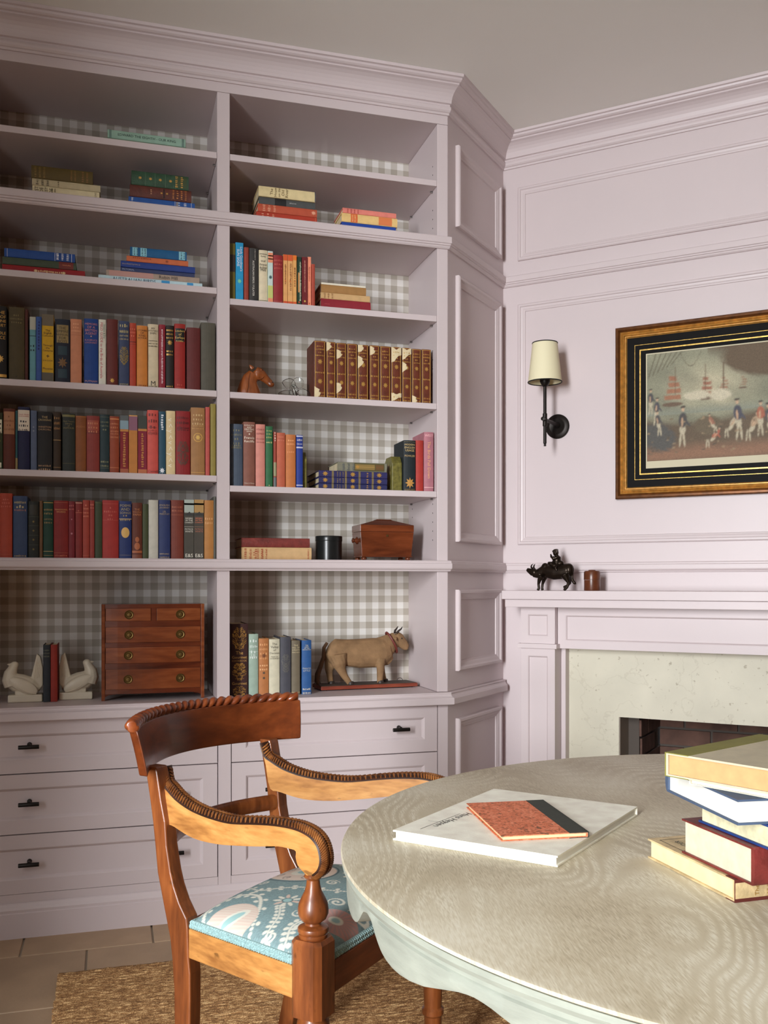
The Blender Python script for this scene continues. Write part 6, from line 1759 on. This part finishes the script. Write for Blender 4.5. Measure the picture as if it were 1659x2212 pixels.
for i in range(25):
    a = 2 * math.pi * i / 24
    ringp.append((0.100 + 0.020 * math.sin(a) * -1 * -0.55, 0.0225 * math.cos(a), 0.163 + 0.035 * math.sin(a) * 1.0))
ringp = [(0.103 - 0.020 * math.sin(2 * math.pi * i / 24), 0.0245 * math.cos(2 * math.pi * i / 24), 0.163 + 0.037 * math.sin(2 * math.pi * i / 24)) for i in range(25)]
obj('collar', MB().tube(ringp, 0.0042, 8, up=(1, 0, 0.3)), COLLAR, cow, smooth=True)
for sx_ in (-0.172, 0.150):
    obj('wire_loop', MB().tube([(sx_ + 0.011 * math.cos(a * 0.2618), 0.035, 0.017 + 0.010 * math.sin(a * 0.2618)) for a in range(13)], 0.0011, 6), HORN, cow, smooth=True)

# ------------------------------------------------------------------ tea caddy, round box, horse head, glass ornament
CAD = wood('caddy_mahogany', (74, 34, 18), (104, 50, 26), (128, 66, 36), rough=0.25, axis=0, scale=7, stretch=5, coat=0.4)
LZ = 1.1764
cad = thing('tea_caddy', 'dark mahogany sarcophagus tea caddy with ball feet on ledge', 'box', (0.9365, 3.345, LZ))
def frustum(w0, d0, z0, w1, d1, z1):
    P = [(sx * w0, sy * d0, z0) for sx, sy in ((-1, -1), (1, -1), (1, 1), (-1, 1))] + [(sx * w1, sy * d1, z1) for sx, sy in ((-1, -1), (1, -1), (1, 1), (-1, 1))]
    return MB().add(P, [(0, 3, 2, 1), (4, 5, 6, 7), (0, 1, 5, 4), (1, 2, 6, 5), (2, 3, 7, 6), (3, 0, 4, 7)])
obj('body', frustum(0.091, 0.055, 0.0155, 0.098, 0.062, 0.1015), CAD, cad, bevel=0.0012)
obj('base_moulding', MB().box(-0.094, 0.094, -0.058, 0.058, 0.0125, 0.0165), CAD, cad, bevel=0.001)
lid = obj('lid', frustum(0.0985, 0.0625, 0.1022, 0.0985, 0.0625, 0.126), CAD, cad, bevel=0.0012)
obj('lid_slope', frustum(0.0975, 0.0615, 0.1262, 0.029, 0.018, 0.1455), CAD, lid)
obj('lid_cap', frustum(0.030, 0.019, 0.1455, 0.026, 0.015, 0.1485), CAD, lid)
for sx_ in (-1, 1):
    for sy_ in (-1, 1):
        obj('ball_foot', MB().ball((sx_ * 0.081, sy_ * 0.045, 0.0072), (0.0105, 0.0105, 0.0071), 14, 8), CAD, cad, smooth=True)
    obj('side_handle', MB().lathe([(0.013, 0.0), (0.013, sx_ * 0.004), (0.009, sx_ * 0.006), (0.006, sx_ * 0.010), (0.009, sx_ * 0.014), (0.009, sx_ * 0.018), (0.0, sx_ * 0.021)], (sx_ * 0.0945, 0, 0.072), 16, 'x'), CAD, cad, smooth=True)
obj('keyhole_plate', MB().lathe([(0.0042, 0.0), (0.0042, -0.0022), (0.0, -0.0024)], (0.0, -0.0608, 0.088), 12, 'y'), BRASS, cad)

BLACKBOX = mat('black_lacquer', (26, 28, 28), rough=0.28, vary=0.1, vscale=30.0)
tin = thing('round_box', 'black cylindrical lidded box on ledge between books and caddy', 'box', (0.739, 3.345, LZ))
obj('base', MB().lathe([(0.0, 0.0), (0.0455, 0.0), (0.0465, 0.001), (0.0465, 0.068), (0.0, 0.068)], (0, 0, 0), 40, cap=False), BLACKBOX, tin, smooth=True, angle=40)
obj('lid', MB().lathe([(0.0, 0.0685), (0.0475, 0.0685), (0.0478, 0.0695), (0.0478, 0.084), (0.0465, 0.0862), (0.0, 0.0868)], (0, 0, 0), 40, cap=False), BLACKBOX, tin, smooth=True, angle=40)

CARVEDW = wood('carved_horse_wood', (96, 46, 18), (140, 74, 32), (166, 94, 46), rough=0.35, axis=2, scale=12, stretch=3, coat=0.3)
horse = thing('horse_head', 'carved brown wooden horse head on shelf beside glass ornament', 'figurine', (0.452, 3.300, 1.7282))
k = 0.0001830
def hp(a, b, y=0.0):
    return ((a - 330) * k, y, (775 - b) * k)
m = MB()
m.tube([hp(335, 775), hp(320, 650), hp(322, 520), hp(350, 420), hp(420, 330)], [0.0445, 0.040, 0.0315, 0.026, 0.020], 18, flat=0.62)
m.tube([hp(440, 270), hp(500, 300), hp(570, 350), hp(650, 420), hp(720, 475), hp(745, 495)], [0.0165, 0.0200, 0.0185, 0.0135, 0.0115, 0.0095], 16, flat=0.72)
m.ball(hp(490, 340), (0.019, 0.0145, 0.018))
m.ball(hp(735, 500), (0.0125, 0.0105, 0.0105))
m.tube([hp(400, 235), hp(365, 195), hp(335, 160)], [0.0075, 0.0065, 0.002], 8, flat=0.6)
m.v = [Vector((p[0], p[1], max(0.0012, p[2]))) for p in m.v]
fuse('carving', m, CARVEDW, horse, 0.0018, 4)
for s in (-1, 1):
    obj('eye', MB().ball(hp(545, 258, s * 0.0125), (0.0035, 0.0018, 0.0028), 10, 6), CARVEDW, horse, smooth=True)
    obj('nostril', MB().ball(hp(752, 470, s * 0.0088), (0.0028, 0.0016, 0.002), 8, 6), mat('dark_recess', (48, 22, 10), rough=0.6), horse)
    obj('jaw_line', MB().tube([hp(590, 370, s * 0.0138), hp(570, 405, s * 0.0142), hp(520, 430, s * 0.0140), hp(470, 425, s * 0.012)], 0.0012, 6), CARVEDW, horse, smooth=True)
    obj('mane_groove', MB().tube([hp(330, 330, s * 0.0130), hp(300, 460, s * 0.0200), hp(290, 600, s * 0.0245), hp(260, 720, s * 0.0265)], 0.0016, 6), CARVEDW, horse, smooth=True)

GLASS = bpy.data.materials.new('clear_glass')
GLASS.use_nodes = True
gb = bsdf_of(GLASS)
gb.inputs['Base Color'].default_value = (0.97, 0.98, 0.97, 1)
gb.inputs['Transmission Weight'].default_value = 1.0
gb.inputs['Roughness'].default_value = 0.02
gb.inputs['IOR'].default_value = 1.48
glass = thing('glass_ornament', 'clear glass orchid-shaped ornament on shelf between horse and books', 'ornament', (0.602, 3.300, 1.7282))
def gp(a, b, y=0.0):
    return ((a - 1150) * k, y, (810 - b) * k)
def petal(c, u, v, r, pinch=0.5):
    """a shallow dished glass petal spanned by directions u and v"""
    c, u, v = Vector(c), Vector(u), Vector(v)
    nrm = u.cross(v).normalized()
    P, F = [], []
    n1, n2 = 8, 18
    for side_ in (0, 1):
        for i in range(n1 + 1):
            for q in range(n2):
                a = 2 * math.pi * q / n2
                s = i / n1
                w = 1 - pinch * max(0.0, -math.cos(a)) * s
                P.append(c + u * (math.cos(a) * s) + v * (math.sin(a) * s * w) + nrm * (0.006 * s * s + (0.0022 if side_ else 0.0)))
    st = (n1 + 1) * n2
    for o_ in (0, st):
        for i in range(n1):
            for q in range(n2):
                F.append((o_ + i * n2 + q, o_ + i * n2 + (q + 1) % n2, o_ + (i + 1) * n2 + (q + 1) % n2, o_ + (i + 1) * n2 + q))
    for q in range(n2):
        F.append((n1 * n2 + q, n1 * n2 + (q + 1) % n2, st + n1 * n2 + (q + 1) % n2, st + n1 * n2 + q))
    return MB().add(P, F)
for c, u, v in ((gp(1060, 520), (0.024, 0.004, -0.004), (0.005, 0.006, 0.021)), (gp(1240, 500), (0.021, -0.003, 0.007), (-0.006, 0.006, 0.020)), (gp(1010, 720), (0.028, 0.006, 0.002), (0.003, 0.010, 0.0155)), (gp(1320, 690), (0.024, 0.008, 0.004), (-0.004, 0.010, 0.0155)), (gp(1170, 640, 0.006), (0.014, 0.0, 0.010), (-0.008, 0.004, 0.020))):
    pm_ = petal(c, u, v, 1)
    lo = min(p[2] for p in pm_.v)
    if lo < 0.0004:
        pm_.v = [p + Vector((0, 0, 0.0004 - lo)) for p in pm_.v]
    obj('petal', pm_, GLASS, glass, smooth=True, angle=60)
obj('stem', MB().tube([gp(1150, 560), gp(1180, 640), gp(1200, 720), gp(1210, 804)], [0.004, 0.006, 0.006, 0.009], 12), GLASS, glass, smooth=True)

# small book-shaped tins on the lower right shelf
TIN = mat('mottled_olive_tin', (108, 102, 50), rough=0.4, vary=0.4, vscale=90.0)
def tin_book(label, x0, x1, y0, y1, h, medal):
    r_ = thing('book_shaped_tin', label, 'tin', ((x0 + x1) / 2, y0, 1.4192), group='olive book-shaped tins')
    w = (x1 - x0) / 2
    d = y1 - y0
    body = MB().prism([(-0.001, 0.0), (d, 0.0), (d, h * 0.86), (d * 0.8, h), (d * 0.2, h), (-0.001, h * 0.8)], 'x', -w, w)
    obj('body', body, TIN, r_, bevel=0.0012)
    if medal:
        obj('oval_picture', MB().lathe([(0.0001, -0.0010), (0.030, -0.0010), (0.032, 0.0), (0.0001, 0.0)], (0, 0, 0), 28, 'x'), mat('sepia_picture', (150, 128, 84), rough=0.5, vary=0.4, vscale=60.0), r_)
        o = r_.children[-1]
        o.location = (-w, d * 0.5, h * 0.48)
        o.scale = (1, 0.75, 1.25)
        obj('raised_edge', MB().box(-w - 0.0012, -w, 0.003, 0.008, 0.004, h * 0.72), TIN, r_)
    return r_
tin_book('olive mottled tin shaped like a book, right of blue book', 0.6265, 0.6405, 3.250, 3.335, 0.126, False)
tin_book('olive tin with oval picture leaning by black gilt book', 0.9450, 0.9800, 3.250, 3.350, 0.124, True)

# ------------------------------------------------------------------ bronze rider and lidded pot on the mantel
DARKBRONZE = mat('aged_bronze', (44, 34, 26), rough=0.3, metal=0.75, vary=0.2, vscale=40.0)
MZ = 1.0688
ox_loc = M_WALL @ Vector((0.236, 0.115, MZ))
ox = thing('bronze_buffalo', 'dark bronze water buffalo with small rider on mantel shelf', 'figurine', ox_loc, math.radians(-45))
def bp_(a, b, y=0.0):
    return ((a - 690) * 0.000247, y, (801 - b) * 0.000233)
m = MB()
m.tube([bp_(590, 470), bp_(660, 490), bp_(760, 510), bp_(880, 500), bp_(970, 475), bp_(1040, 470)], [0.020, 0.0255, 0.028, 0.0275, 0.0265, 0.016], 16, flat=0.72)
m.ball(bp_(990, 470), (0.021, 0.019, 0.025))
m.ball(bp_(615, 430), (0.016, 0.014, 0.018))
m.tube([bp_(610, 470), bp_(540, 510), bp_(480, 530), bp_(430, 520)], [0.020, 0.0185, 0.017, 0.0155], 14, flat=0.75)
m.tube([bp_(450, 510), bp_(400, 500), bp_(350, 475), bp_(318, 458)], [0.0165, 0.0145, 0.0095, 0.0065], 12, flat=0.8)
m.tube([bp_(570, 570, -0.012), bp_(540, 640, -0.014), bp_(528, 700, -0.014), bp_(535, 770, -0.014), bp_(515, 797, -0.014)], [0.013, 0.0075, 0.0052, 0.005, 0.006], 10)
m.tube([bp_(590, 570, 0.012), bp_(570, 640, 0.014), bp_(552, 700, 0.014), bp_(545, 770, 0.014), bp_(555, 797, 0.014)], [0.013, 0.0075, 0.0052, 0.005, 0.006], 10)
m.tube([bp_(950, 550, -0.012), bp_(985, 630, -0.014), bp_(1005, 680, -0.014), bp_(985, 745, -0.014), bp_(935, 797, -0.014)], [0.019, 0.0095, 0.006, 0.0055, 0.0055], 10)
m.tube([bp_(940, 550, 0.012), bp_(975, 630, 0.014), bp_(990, 680, 0.014), bp_(950, 725, 0.014), bp_(890, 752, 0.014)], [0.019, 0.0095, 0.006, 0.0055, 0.0055], 10)
m.tube([bp_(1055, 480), bp_(1045, 580), bp_(1050, 640), bp_(1080, 680), bp_(1105, 700)], [0.005, 0.004, 0.006, 0.0065, 0.002], 8)
fuse('buffalo', m, DARKBRONZE, ox, 0.0017, 3)
for s in (-1, 1):
    obj('horn', MB().tube([bp_(425, 445, s * 0.009), bp_(408, 420, s * 0.014), bp_(415, 390, s * 0.014), bp_(437, 368, s * 0.010)], [0.0038, 0.0034, 0.0026, 0.0006], 8), DARKBRONZE, ox, smooth=True)
    obj('ear', MB().ball(bp_(500, 470, s * 0.015), (0.006, 0.004, 0.003), 8, 6), DARKBRONZE, ox, smooth=True)
m = MB()
m.tube([bp_(795, 440), bp_(795, 380), bp_(800, 320), bp_(805, 265), bp_(795, 235)], [0.022, 0.0205, 0.0165, 0.0150, 0.007], 14, flat=0.85)
m.ball(bp_(785, 195), (0.0112, 0.0105, 0.0125))
m.add([bp_(x, y, yy) for yy in (-0.010, 0.010) for x, y in ((735, 165), (770, 135), (812, 128), (822, 190), (760, 205))], [(0, 1, 2, 3, 4), (5, 6, 7, 8, 9)] + [(i, (i + 1) % 5, 5 + (i + 1) % 5, 5 + i) for i in range(5)])
m.tube([bp_(820, 270, -0.010), bp_(760, 290, -0.014), bp_(725, 255, -0.008), bp_(705, 215, 0.0)], [0.0065, 0.006, 0.005, 0.003], 8)
m.tube([bp_(820, 270, 0.010), bp_(760, 290, 0.014), bp_(730, 250, 0.006)], [0.0065, 0.006, 0.004], 8)
m.tube([bp_(780, 400, -0.016), bp_(740, 370, -0.022), bp_(690, 360, -0.020)], [0.010, 0.009, 0.006], 8)
m.tube([bp_(800, 400, -0.016), bp_(815, 440, -0.0225), bp_(835, 485, -0.0225)], [0.009, 0.006, 0.004], 8)
m.tube([bp_(800, 400, 0.016), bp_(815, 440, 0.0225), bp_(835, 485, 0.0225)], [0.009, 0.006, 0.004], 8)
m.ball(bp_(860, 360), (0.013, 0.012, 0.010))
fuse('rider', m, DARKBRONZE, ox, 0.0016, 3)

POT = mat('red_brown_lacquer', (92, 48, 26), rough=0.3, vary=0.2, vscale=40.0)
pot = thing('lidded_pot', 'small red-brown lidded pot beside the bronze buffalo', 'pot', M_WALL @ Vector((0.400, 0.115, MZ)))
obj('base', MB().lathe([(0.0, 0.0), (0.029, 0.0), (0.0298, 0.002), (0.0295, 0.039), (0.0, 0.039)], (0, 0, 0), 28, cap=False), POT, pot, smooth=True, angle=40)
obj('lid', MB().lathe([(0.0, 0.0395), (0.0303, 0.0395), (0.0305, 0.042), (0.0300, 0.068), (0.027, 0.0725), (0.014, 0.0735), (0.013, 0.0765), (0.0, 0.077)], (0, 0, 0), 28, cap=False), POT, pot, smooth=True, angle=40)

# ------------------------------------------------------------------ wall sconce
sc_loc = M_WALL @ Vector((0.228, 0.0, 1.704))
sconce = thing('wall_sconce', 'bronze wall sconce with black-edged cream cone shade', 'sconce', sc_loc, math.radians(-45))
# local: x along the wall, y into the wall (minus = towards the room), z up
OUT = -0.147
obj('backplate', MB().lathe([(0.0, -0.004), (0.030, -0.013), (0.034, -0.011), (0.044, -0.010), (0.0475, -0.007), (0.0475, -0.0005), (0.0, -0.0005)], (0, 0, 0), 36, 'y', cap=False), BRONZE, sconce, smooth=True, angle=40)
obj('arm', MB().lathe([(0.013, -0.010), (0.011, -0.020), (0.0065, -0.026), (0.0065, OUT + 0.012), (0.0065, OUT - 0.016), (0.0075, OUT - 0.017), (0.0075, OUT - 0.024), (0.0, OUT - 0.025)], (0, 0, 0.006), 18, 'y', cap=False), BRONZE, sconce, smooth=True, angle=40)
rod = obj('rod', MB().lathe([(0.0, -0.094), (0.0045, -0.094), (0.0045, -0.085), (0.0062, -0.083), (0.0062, -0.020), (0.0085, -0.018), (0.0085, 0.028), (0.0062, 0.030), (0.0062, 0.128), (0.009, 0.130), (0.015, 0.138), (0.019, 0.148), (0.019, 0.172), (0.0, 0.172)], (0, OUT, 0), 20, cap=False), BRONZE, sconce, smooth=True, angle=35)
SHADE = mat('cream_parchment_shade', (232, 224, 188), rough=0.7)
zt, zb_ = 0.292, 0.146
shade = obj('shade', MB().lathe([(0.0632, zb_), (0.0468, zt), (0.0456, zt), (0.0620, zb_), (0.0632, zb_)], (0, OUT, 0), 44, cap=False), SHADE, sconce, smooth=True, angle=50)
for r, z in ((0.0630, zb_), (0.0466, zt)):
    obj('shade_trim', MB().tube([(r * math.cos(2 * math.pi * i / 44), OUT + r * math.sin(2 * math.pi * i / 44), z) for i in range(45)], 0.0021, 6), mat('black_ribbon', (22, 20, 18), rough=0.7), shade, smooth=True)
obj('shade_carrier', MB().tube([(-0.050, OUT, 0.26), (0.050, OUT, 0.26)], 0.0015, 6).tube([(0, OUT, 0.172), (0, OUT, 0.26)], 0.003, 8), BRONZE, sconce, smooth=True)

# ------------------------------------------------------------------ framed picture
PS0, PS1, PZ0, PZ1 = 0.461, 1.239, 1.411, 2.052
pic = thing('framed_picture', 'gilt-framed black-matted print of a crowded ship deck above mantel', 'picture', M_WALL @ Vector(((PS0 + PS1) / 2, 0, PZ0)), math.radians(-45))
hwid, hgt = (PS1 - PS0) / 2, PZ1 - PZ0
M_PIC = Matrix(((1, 0, 0, 0), (0, -1, 0, 0), (0, 0, 1, 0), (0, 0, 0, 1)))     # (along, out, up)
GILT = mat('antique_gilt', (198, 144, 70), rough=0.36, metal=0.35, vary=0.28, vscale=60.0)
GILT_D = mat('dark_gilt', (98, 58, 24), rough=0.4, metal=0.5, vary=0.3, vscale=50.0)
frame = obj('frame', rect_frame(MB(M_PIC), -hwid, hwid, 0, hgt, [(0, 0.001), (0, 0.022), (0.004, 0.026), (0.011, 0.027), (0.015, 0.023), (0.0185, 0.0205)]), GILT_D, pic, smooth=True, angle=35)
obj('gilt_bead', rect_frame(MB(M_PIC), -hwid + 0.0185, hwid - 0.0185, 0.0185, hgt - 0.0185, [(0, 0.018), (0, 0.0215), (0.0025, 0.024), (0.005, 0.0215), (0.006, 0.0185), (0.008, 0.022), (0.011, 0.0245), (0.014, 0.022), (0.015, 0.017), (0.017, 0.019), (0.0195, 0.019), (0.0215, 0.014), (0.0235, 0.012)]), GILT, frame, smooth=True, angle=35)
F0 = 0.042
obj('black_mat', MB(M_PIC).box(-hwid + 0.01, hwid - 0.01, 0.002, 0.0105, 0.01, hgt - 0.01), mat('black_glass_mat', (13, 11, 10), rough=0.6, spec=0.12), pic)
for w0, w1 in ((0.0335, 0.0352), (0.0520, 0.0565)):
    rect = MB(M_PIC)
    a = -hwid + F0 - 0.006 + w0
    rect_frame(rect, a, -a, F0 - 0.006 + w0, hgt - (F0 - 0.006 + w0), [(0, 0.0106), (0, 0.0109), (w1 - w0, 0.0109), (w1 - w0, 0.0106)])
    obj('gilt_line', rect, mat('gold_leaf', (206, 166, 84), rough=0.35, metal=0.6, vary=0.35, vscale=120.0), pic)
PI = 0.112
obj('paper', MB(M_PIC).box(-hwid + PI, hwid - PI, 0.0106, 0.0112, PI - 0.002, hgt - PI + 0.006), mat('print_paper', (200, 192, 164), rough=0.7), pic)
NXP, NZP = 260, 190
ax = np.linspace(0, 1, NXP)
az = np.linspace(0, 1, NZP)
A, B = np.meshgrid(ax, az, indexing='xy')
def print_colours(a, b):
    """a generic tinted sea scene: sky, smoke, sails, a dark deck and loose groups of figures"""
    rg = np.random.default_rng(11)
    def L3(c):
        return np.array(lin(c)[:3])
    n = a.size
    def field(fx, fy, seed):
        r = np.random.default_rng(seed)
        out = np.zeros(n)
        for q in range(7):
            k1, k2, p = r.uniform(0.4, 1.6) * fx, r.uniform(0.4, 1.6) * fy, r.uniform(0, 6.28)
            out += np.sin(a * k1 * 6.28 + b * k2 * 6.28 + p + 1.2 * np.sin(b * fx * 3 + p))
        return out / 7
    C = np.zeros((n, 3)) + L3((122, 124, 104))
    sm = field(2, 2, 1)
    def lay(mask, c):
        mm = np.clip(mask, 0, 1)[:, None]
        C[:] = C * (1 - mm) + L3(c) * mm
    lay(0.5 + 0.9 * sm, (146, 148, 124))
    lay((0.30 - np.hypot((a - 0.42) / 1.1, b - 0.66)) * 4 * (0.7 + 0.6 * field(4, 3, 2)), (196, 188, 158))
    lay((0.50 - b) * 12 * ((b > 0.42)), (132, 140, 126))
    def ell(cx, cy, rx, ry, c, rot=0.0, soft=8.0, rough_=0.0):
        x, y = a - cx, b - cy
        u_, v_ = x * math.cos(rot) + y * math.sin(rot), -x * math.sin(rot) + y * math.cos(rot)
        d = np.hypot(u_ / rx, v_ / ry)
        lay((1 - d) * soft + rough_ * field(14, 14, int(cx * 977)), c)
    def stroke(x0, y0, x1, y1, w, c):
        dx, dy = x1 - x0, y1 - y0
        t = np.clip(((a - x0) * dx + (b - y0) * dy) / (dx * dx + dy * dy), 0, 1)
        d = np.hypot(a - x0 - t * dx, b - y0 - t * dy)
        lay((w - d) / w * 3, c)
    for q in range(6):
        stroke(0.01 + 0.03 * q, 0.78 + 0.02 * q, 0.06 + 0.035 * q, 1.0, 0.003, (72, 64, 46))
    # distant sails
    for cx, cy, s, c in ((0.17, 0.68, 1.0, (156, 102, 74)), (0.385, 0.67, 0.75, (150, 90, 68)), (0.50, 0.68, 0.5, (156, 108, 84)), (0.62, 0.68, 0.4, (142, 108, 84))):
        for q in range(4):
            wq = (1.0, 0.85, 0.7, 0.5)[q] * s
            x, y = a - cx - 0.012 * math.sin(q), b - (cy - 0.10 * s + 0.058 * s * q)
            lay(np.minimum((0.060 * wq - np.abs(x + 0.10 * y)) * 90, (0.026 * s - np.abs(y)) * 90) + 0.5 * field(16, 12, q + int(cx * 50)), c)
        ell(cx, cy - 0.165 * s, 0.075 * s, 0.022 * s, (96, 74, 58), 0, 6, 0.2)
    for cx in (0.385, 0.50, 0.19):
        stroke(cx, 0.60, cx, 0.86, 0.003, (92, 70, 50))
    ell(0.33, 0.58, 0.10, 0.05, (204, 196, 170), 0, 3, 0.5)
    ell(0.48, 0.57, 0.08, 0.06, (206, 198, 172), 0, 3, 0.5)
    # awning and rope
    lay(((b - (0.92 - 0.35 * (a - 0.42))) * 9) * (a > 0.40), (84, 66, 46))
    ell(0.76, 0.86, 0.30, 0.17, (86, 68, 48), -0.2, 5, 0.3)
    for q in range(30):
        t = q / 29
        ell(0.22 + 0.14 * t, 0.99 - 0.30 * math.sin(math.pi * t) ** 1.0 * 0.45, 0.003, 0.004, (70, 58, 42), 0, 6)
    # deck
    lay((0.42 - 0.05 * np.sin(a * 5) - b) * 14, (84, 68, 50))
    lay((0.17 + 0.02 * field(3, 2, 5) - b) * 10, (136, 96, 72))
    lay((0.03 - b) * 20, (110, 84, 62))
    ell(0.08, 0.22, 0.12, 0.16, (62, 66, 68), 0.4, 4, 0.5)
    ell(0.40, 0.30, 0.10, 0.10, (92, 80, 60), 0.2, 4, 0.4)
    # loose groups of small figures, some standing, some bent over
    for cx, s, coat, f, lean in ((0.025, 0.62, (48, 54, 66), 0.44, 0.0), (0.060, 0.66, (52, 58, 74), 0.34, 0.05), (0.085, 0.6, (58, 60, 66), 0.24, -0.1), (0.235, 0.95, (46, 50, 58), 0.13, 0.02), (0.40, 0.55, (172, 88, 66), 0.10, 0.55), (0.45, 0.5, (150, 96, 74), 0.22, -0.3), (0.52, 0.6, (186, 172, 146), 0.18, 0.4),
                             (0.60, 0.95, (48, 56, 78), 0.16, -0.06), (0.655, 0.7, (176, 150, 120), 0.14, 0.3), (0.73, 0.8, (166, 88, 64), 0.18, 0.0), (0.80, 0.9, (54, 58, 70), 0.12, -0.1), (0.87, 0.7, (150, 90, 66), 0.2, 0.2), (0.95, 0.85, (60, 62, 72), 0.14, 0.0)):
        sn, cs = math.sin(lean), math.cos(lean)
        def at_(h):
            return cx + sn * h * 0.75, f + cs * h
        for off in (-0.013, 0.012):
            ell(cx + off * s, f + 0.06 * s, 0.0085 * s, 0.085 * s, (188, 178, 152), off * 6, 5, 0.25)
        x_, y_ = at_(0.155 * s); ell(x_, y_, 0.024 * s, 0.055 * s, (190, 180, 154), -lean, 5, 0.3)
        x_, y_ = at_(0.245 * s); ell(x_, y_, 0.032 * s, 0.080 * s, coat, -lean, 5, 0.35)
        ell(x_ + 0.026 * s, y_ - 0.02 * s, 0.010 * s, 0.06 * s, coat, 0.5, 5, 0.3)
        ell(x_ - 0.004, y_ - 0.02 * s, 0.008 * s, 0.055 * s, (196, 160, 128), -lean, 4, 0.3)
        x_, y_ = at_(0.345 * s); ell(x_, y_, 0.012 * s, 0.021 * s, (196, 164, 134), 0, 5)
        x_, y_ = at_(0.372 * s); ell(x_, y_, 0.021 * s, 0.012 * s, (38, 35, 34), 0.2, 5, 0.2)
    for q in range(90):
        ell(rg.uniform(0, 1), rg.uniform(0.05, 0.40), rg.uniform(0.004, 0.02), rg.uniform(0.003, 0.012), ((70, 60, 48), (112, 92, 70), (150, 128, 98), (88, 74, 60))[q % 4], rg.uniform(-0.6, 0.6), 2.0, 0.5)
    G3 = C.reshape(NZP, NXP, 3)
    for _ in range(2):
        q = np.pad(G3, ((1, 1), (1, 1), (0, 0)), mode='edge')
        G3 = (q[:-2, 1:-1] + q[2:, 1:-1] + q[1:-1, :-2] + q[1:-1, 2:] + 2 * G3) / 6
    C = G3.reshape(-1, 3) * 0.80 + 0.20 * np.array(L3((120, 104, 80)))
    C *= (1 + rg.normal(0, 0.10, (n, 1)))
    return np.clip(C, 0, 1)
pm = MB(M_PIC)
px0, px1, pz0, pz1 = -hwid + PI + 0.004, hwid - PI - 0.004, PI + 0.024, hgt - PI + 0.002
V3 = [(px0 + (px1 - px0) * x, 0.01135, pz0 + (pz1 - pz0) * z) for z in az for x in ax]
pm.add(V3, [(j * NXP + i, j * NXP + i + 1, (j + 1) * NXP + i + 1, (j + 1) * NXP + i) for j in range(NZP - 1) for i in range(NXP - 1)])
pme = pm.mesh('print')
paint_vertices(pme, print_colours(A.ravel(), B.ravel()))
link('print', pme, painted_by_vertex('tinted_print_ink', 0.65), pic)
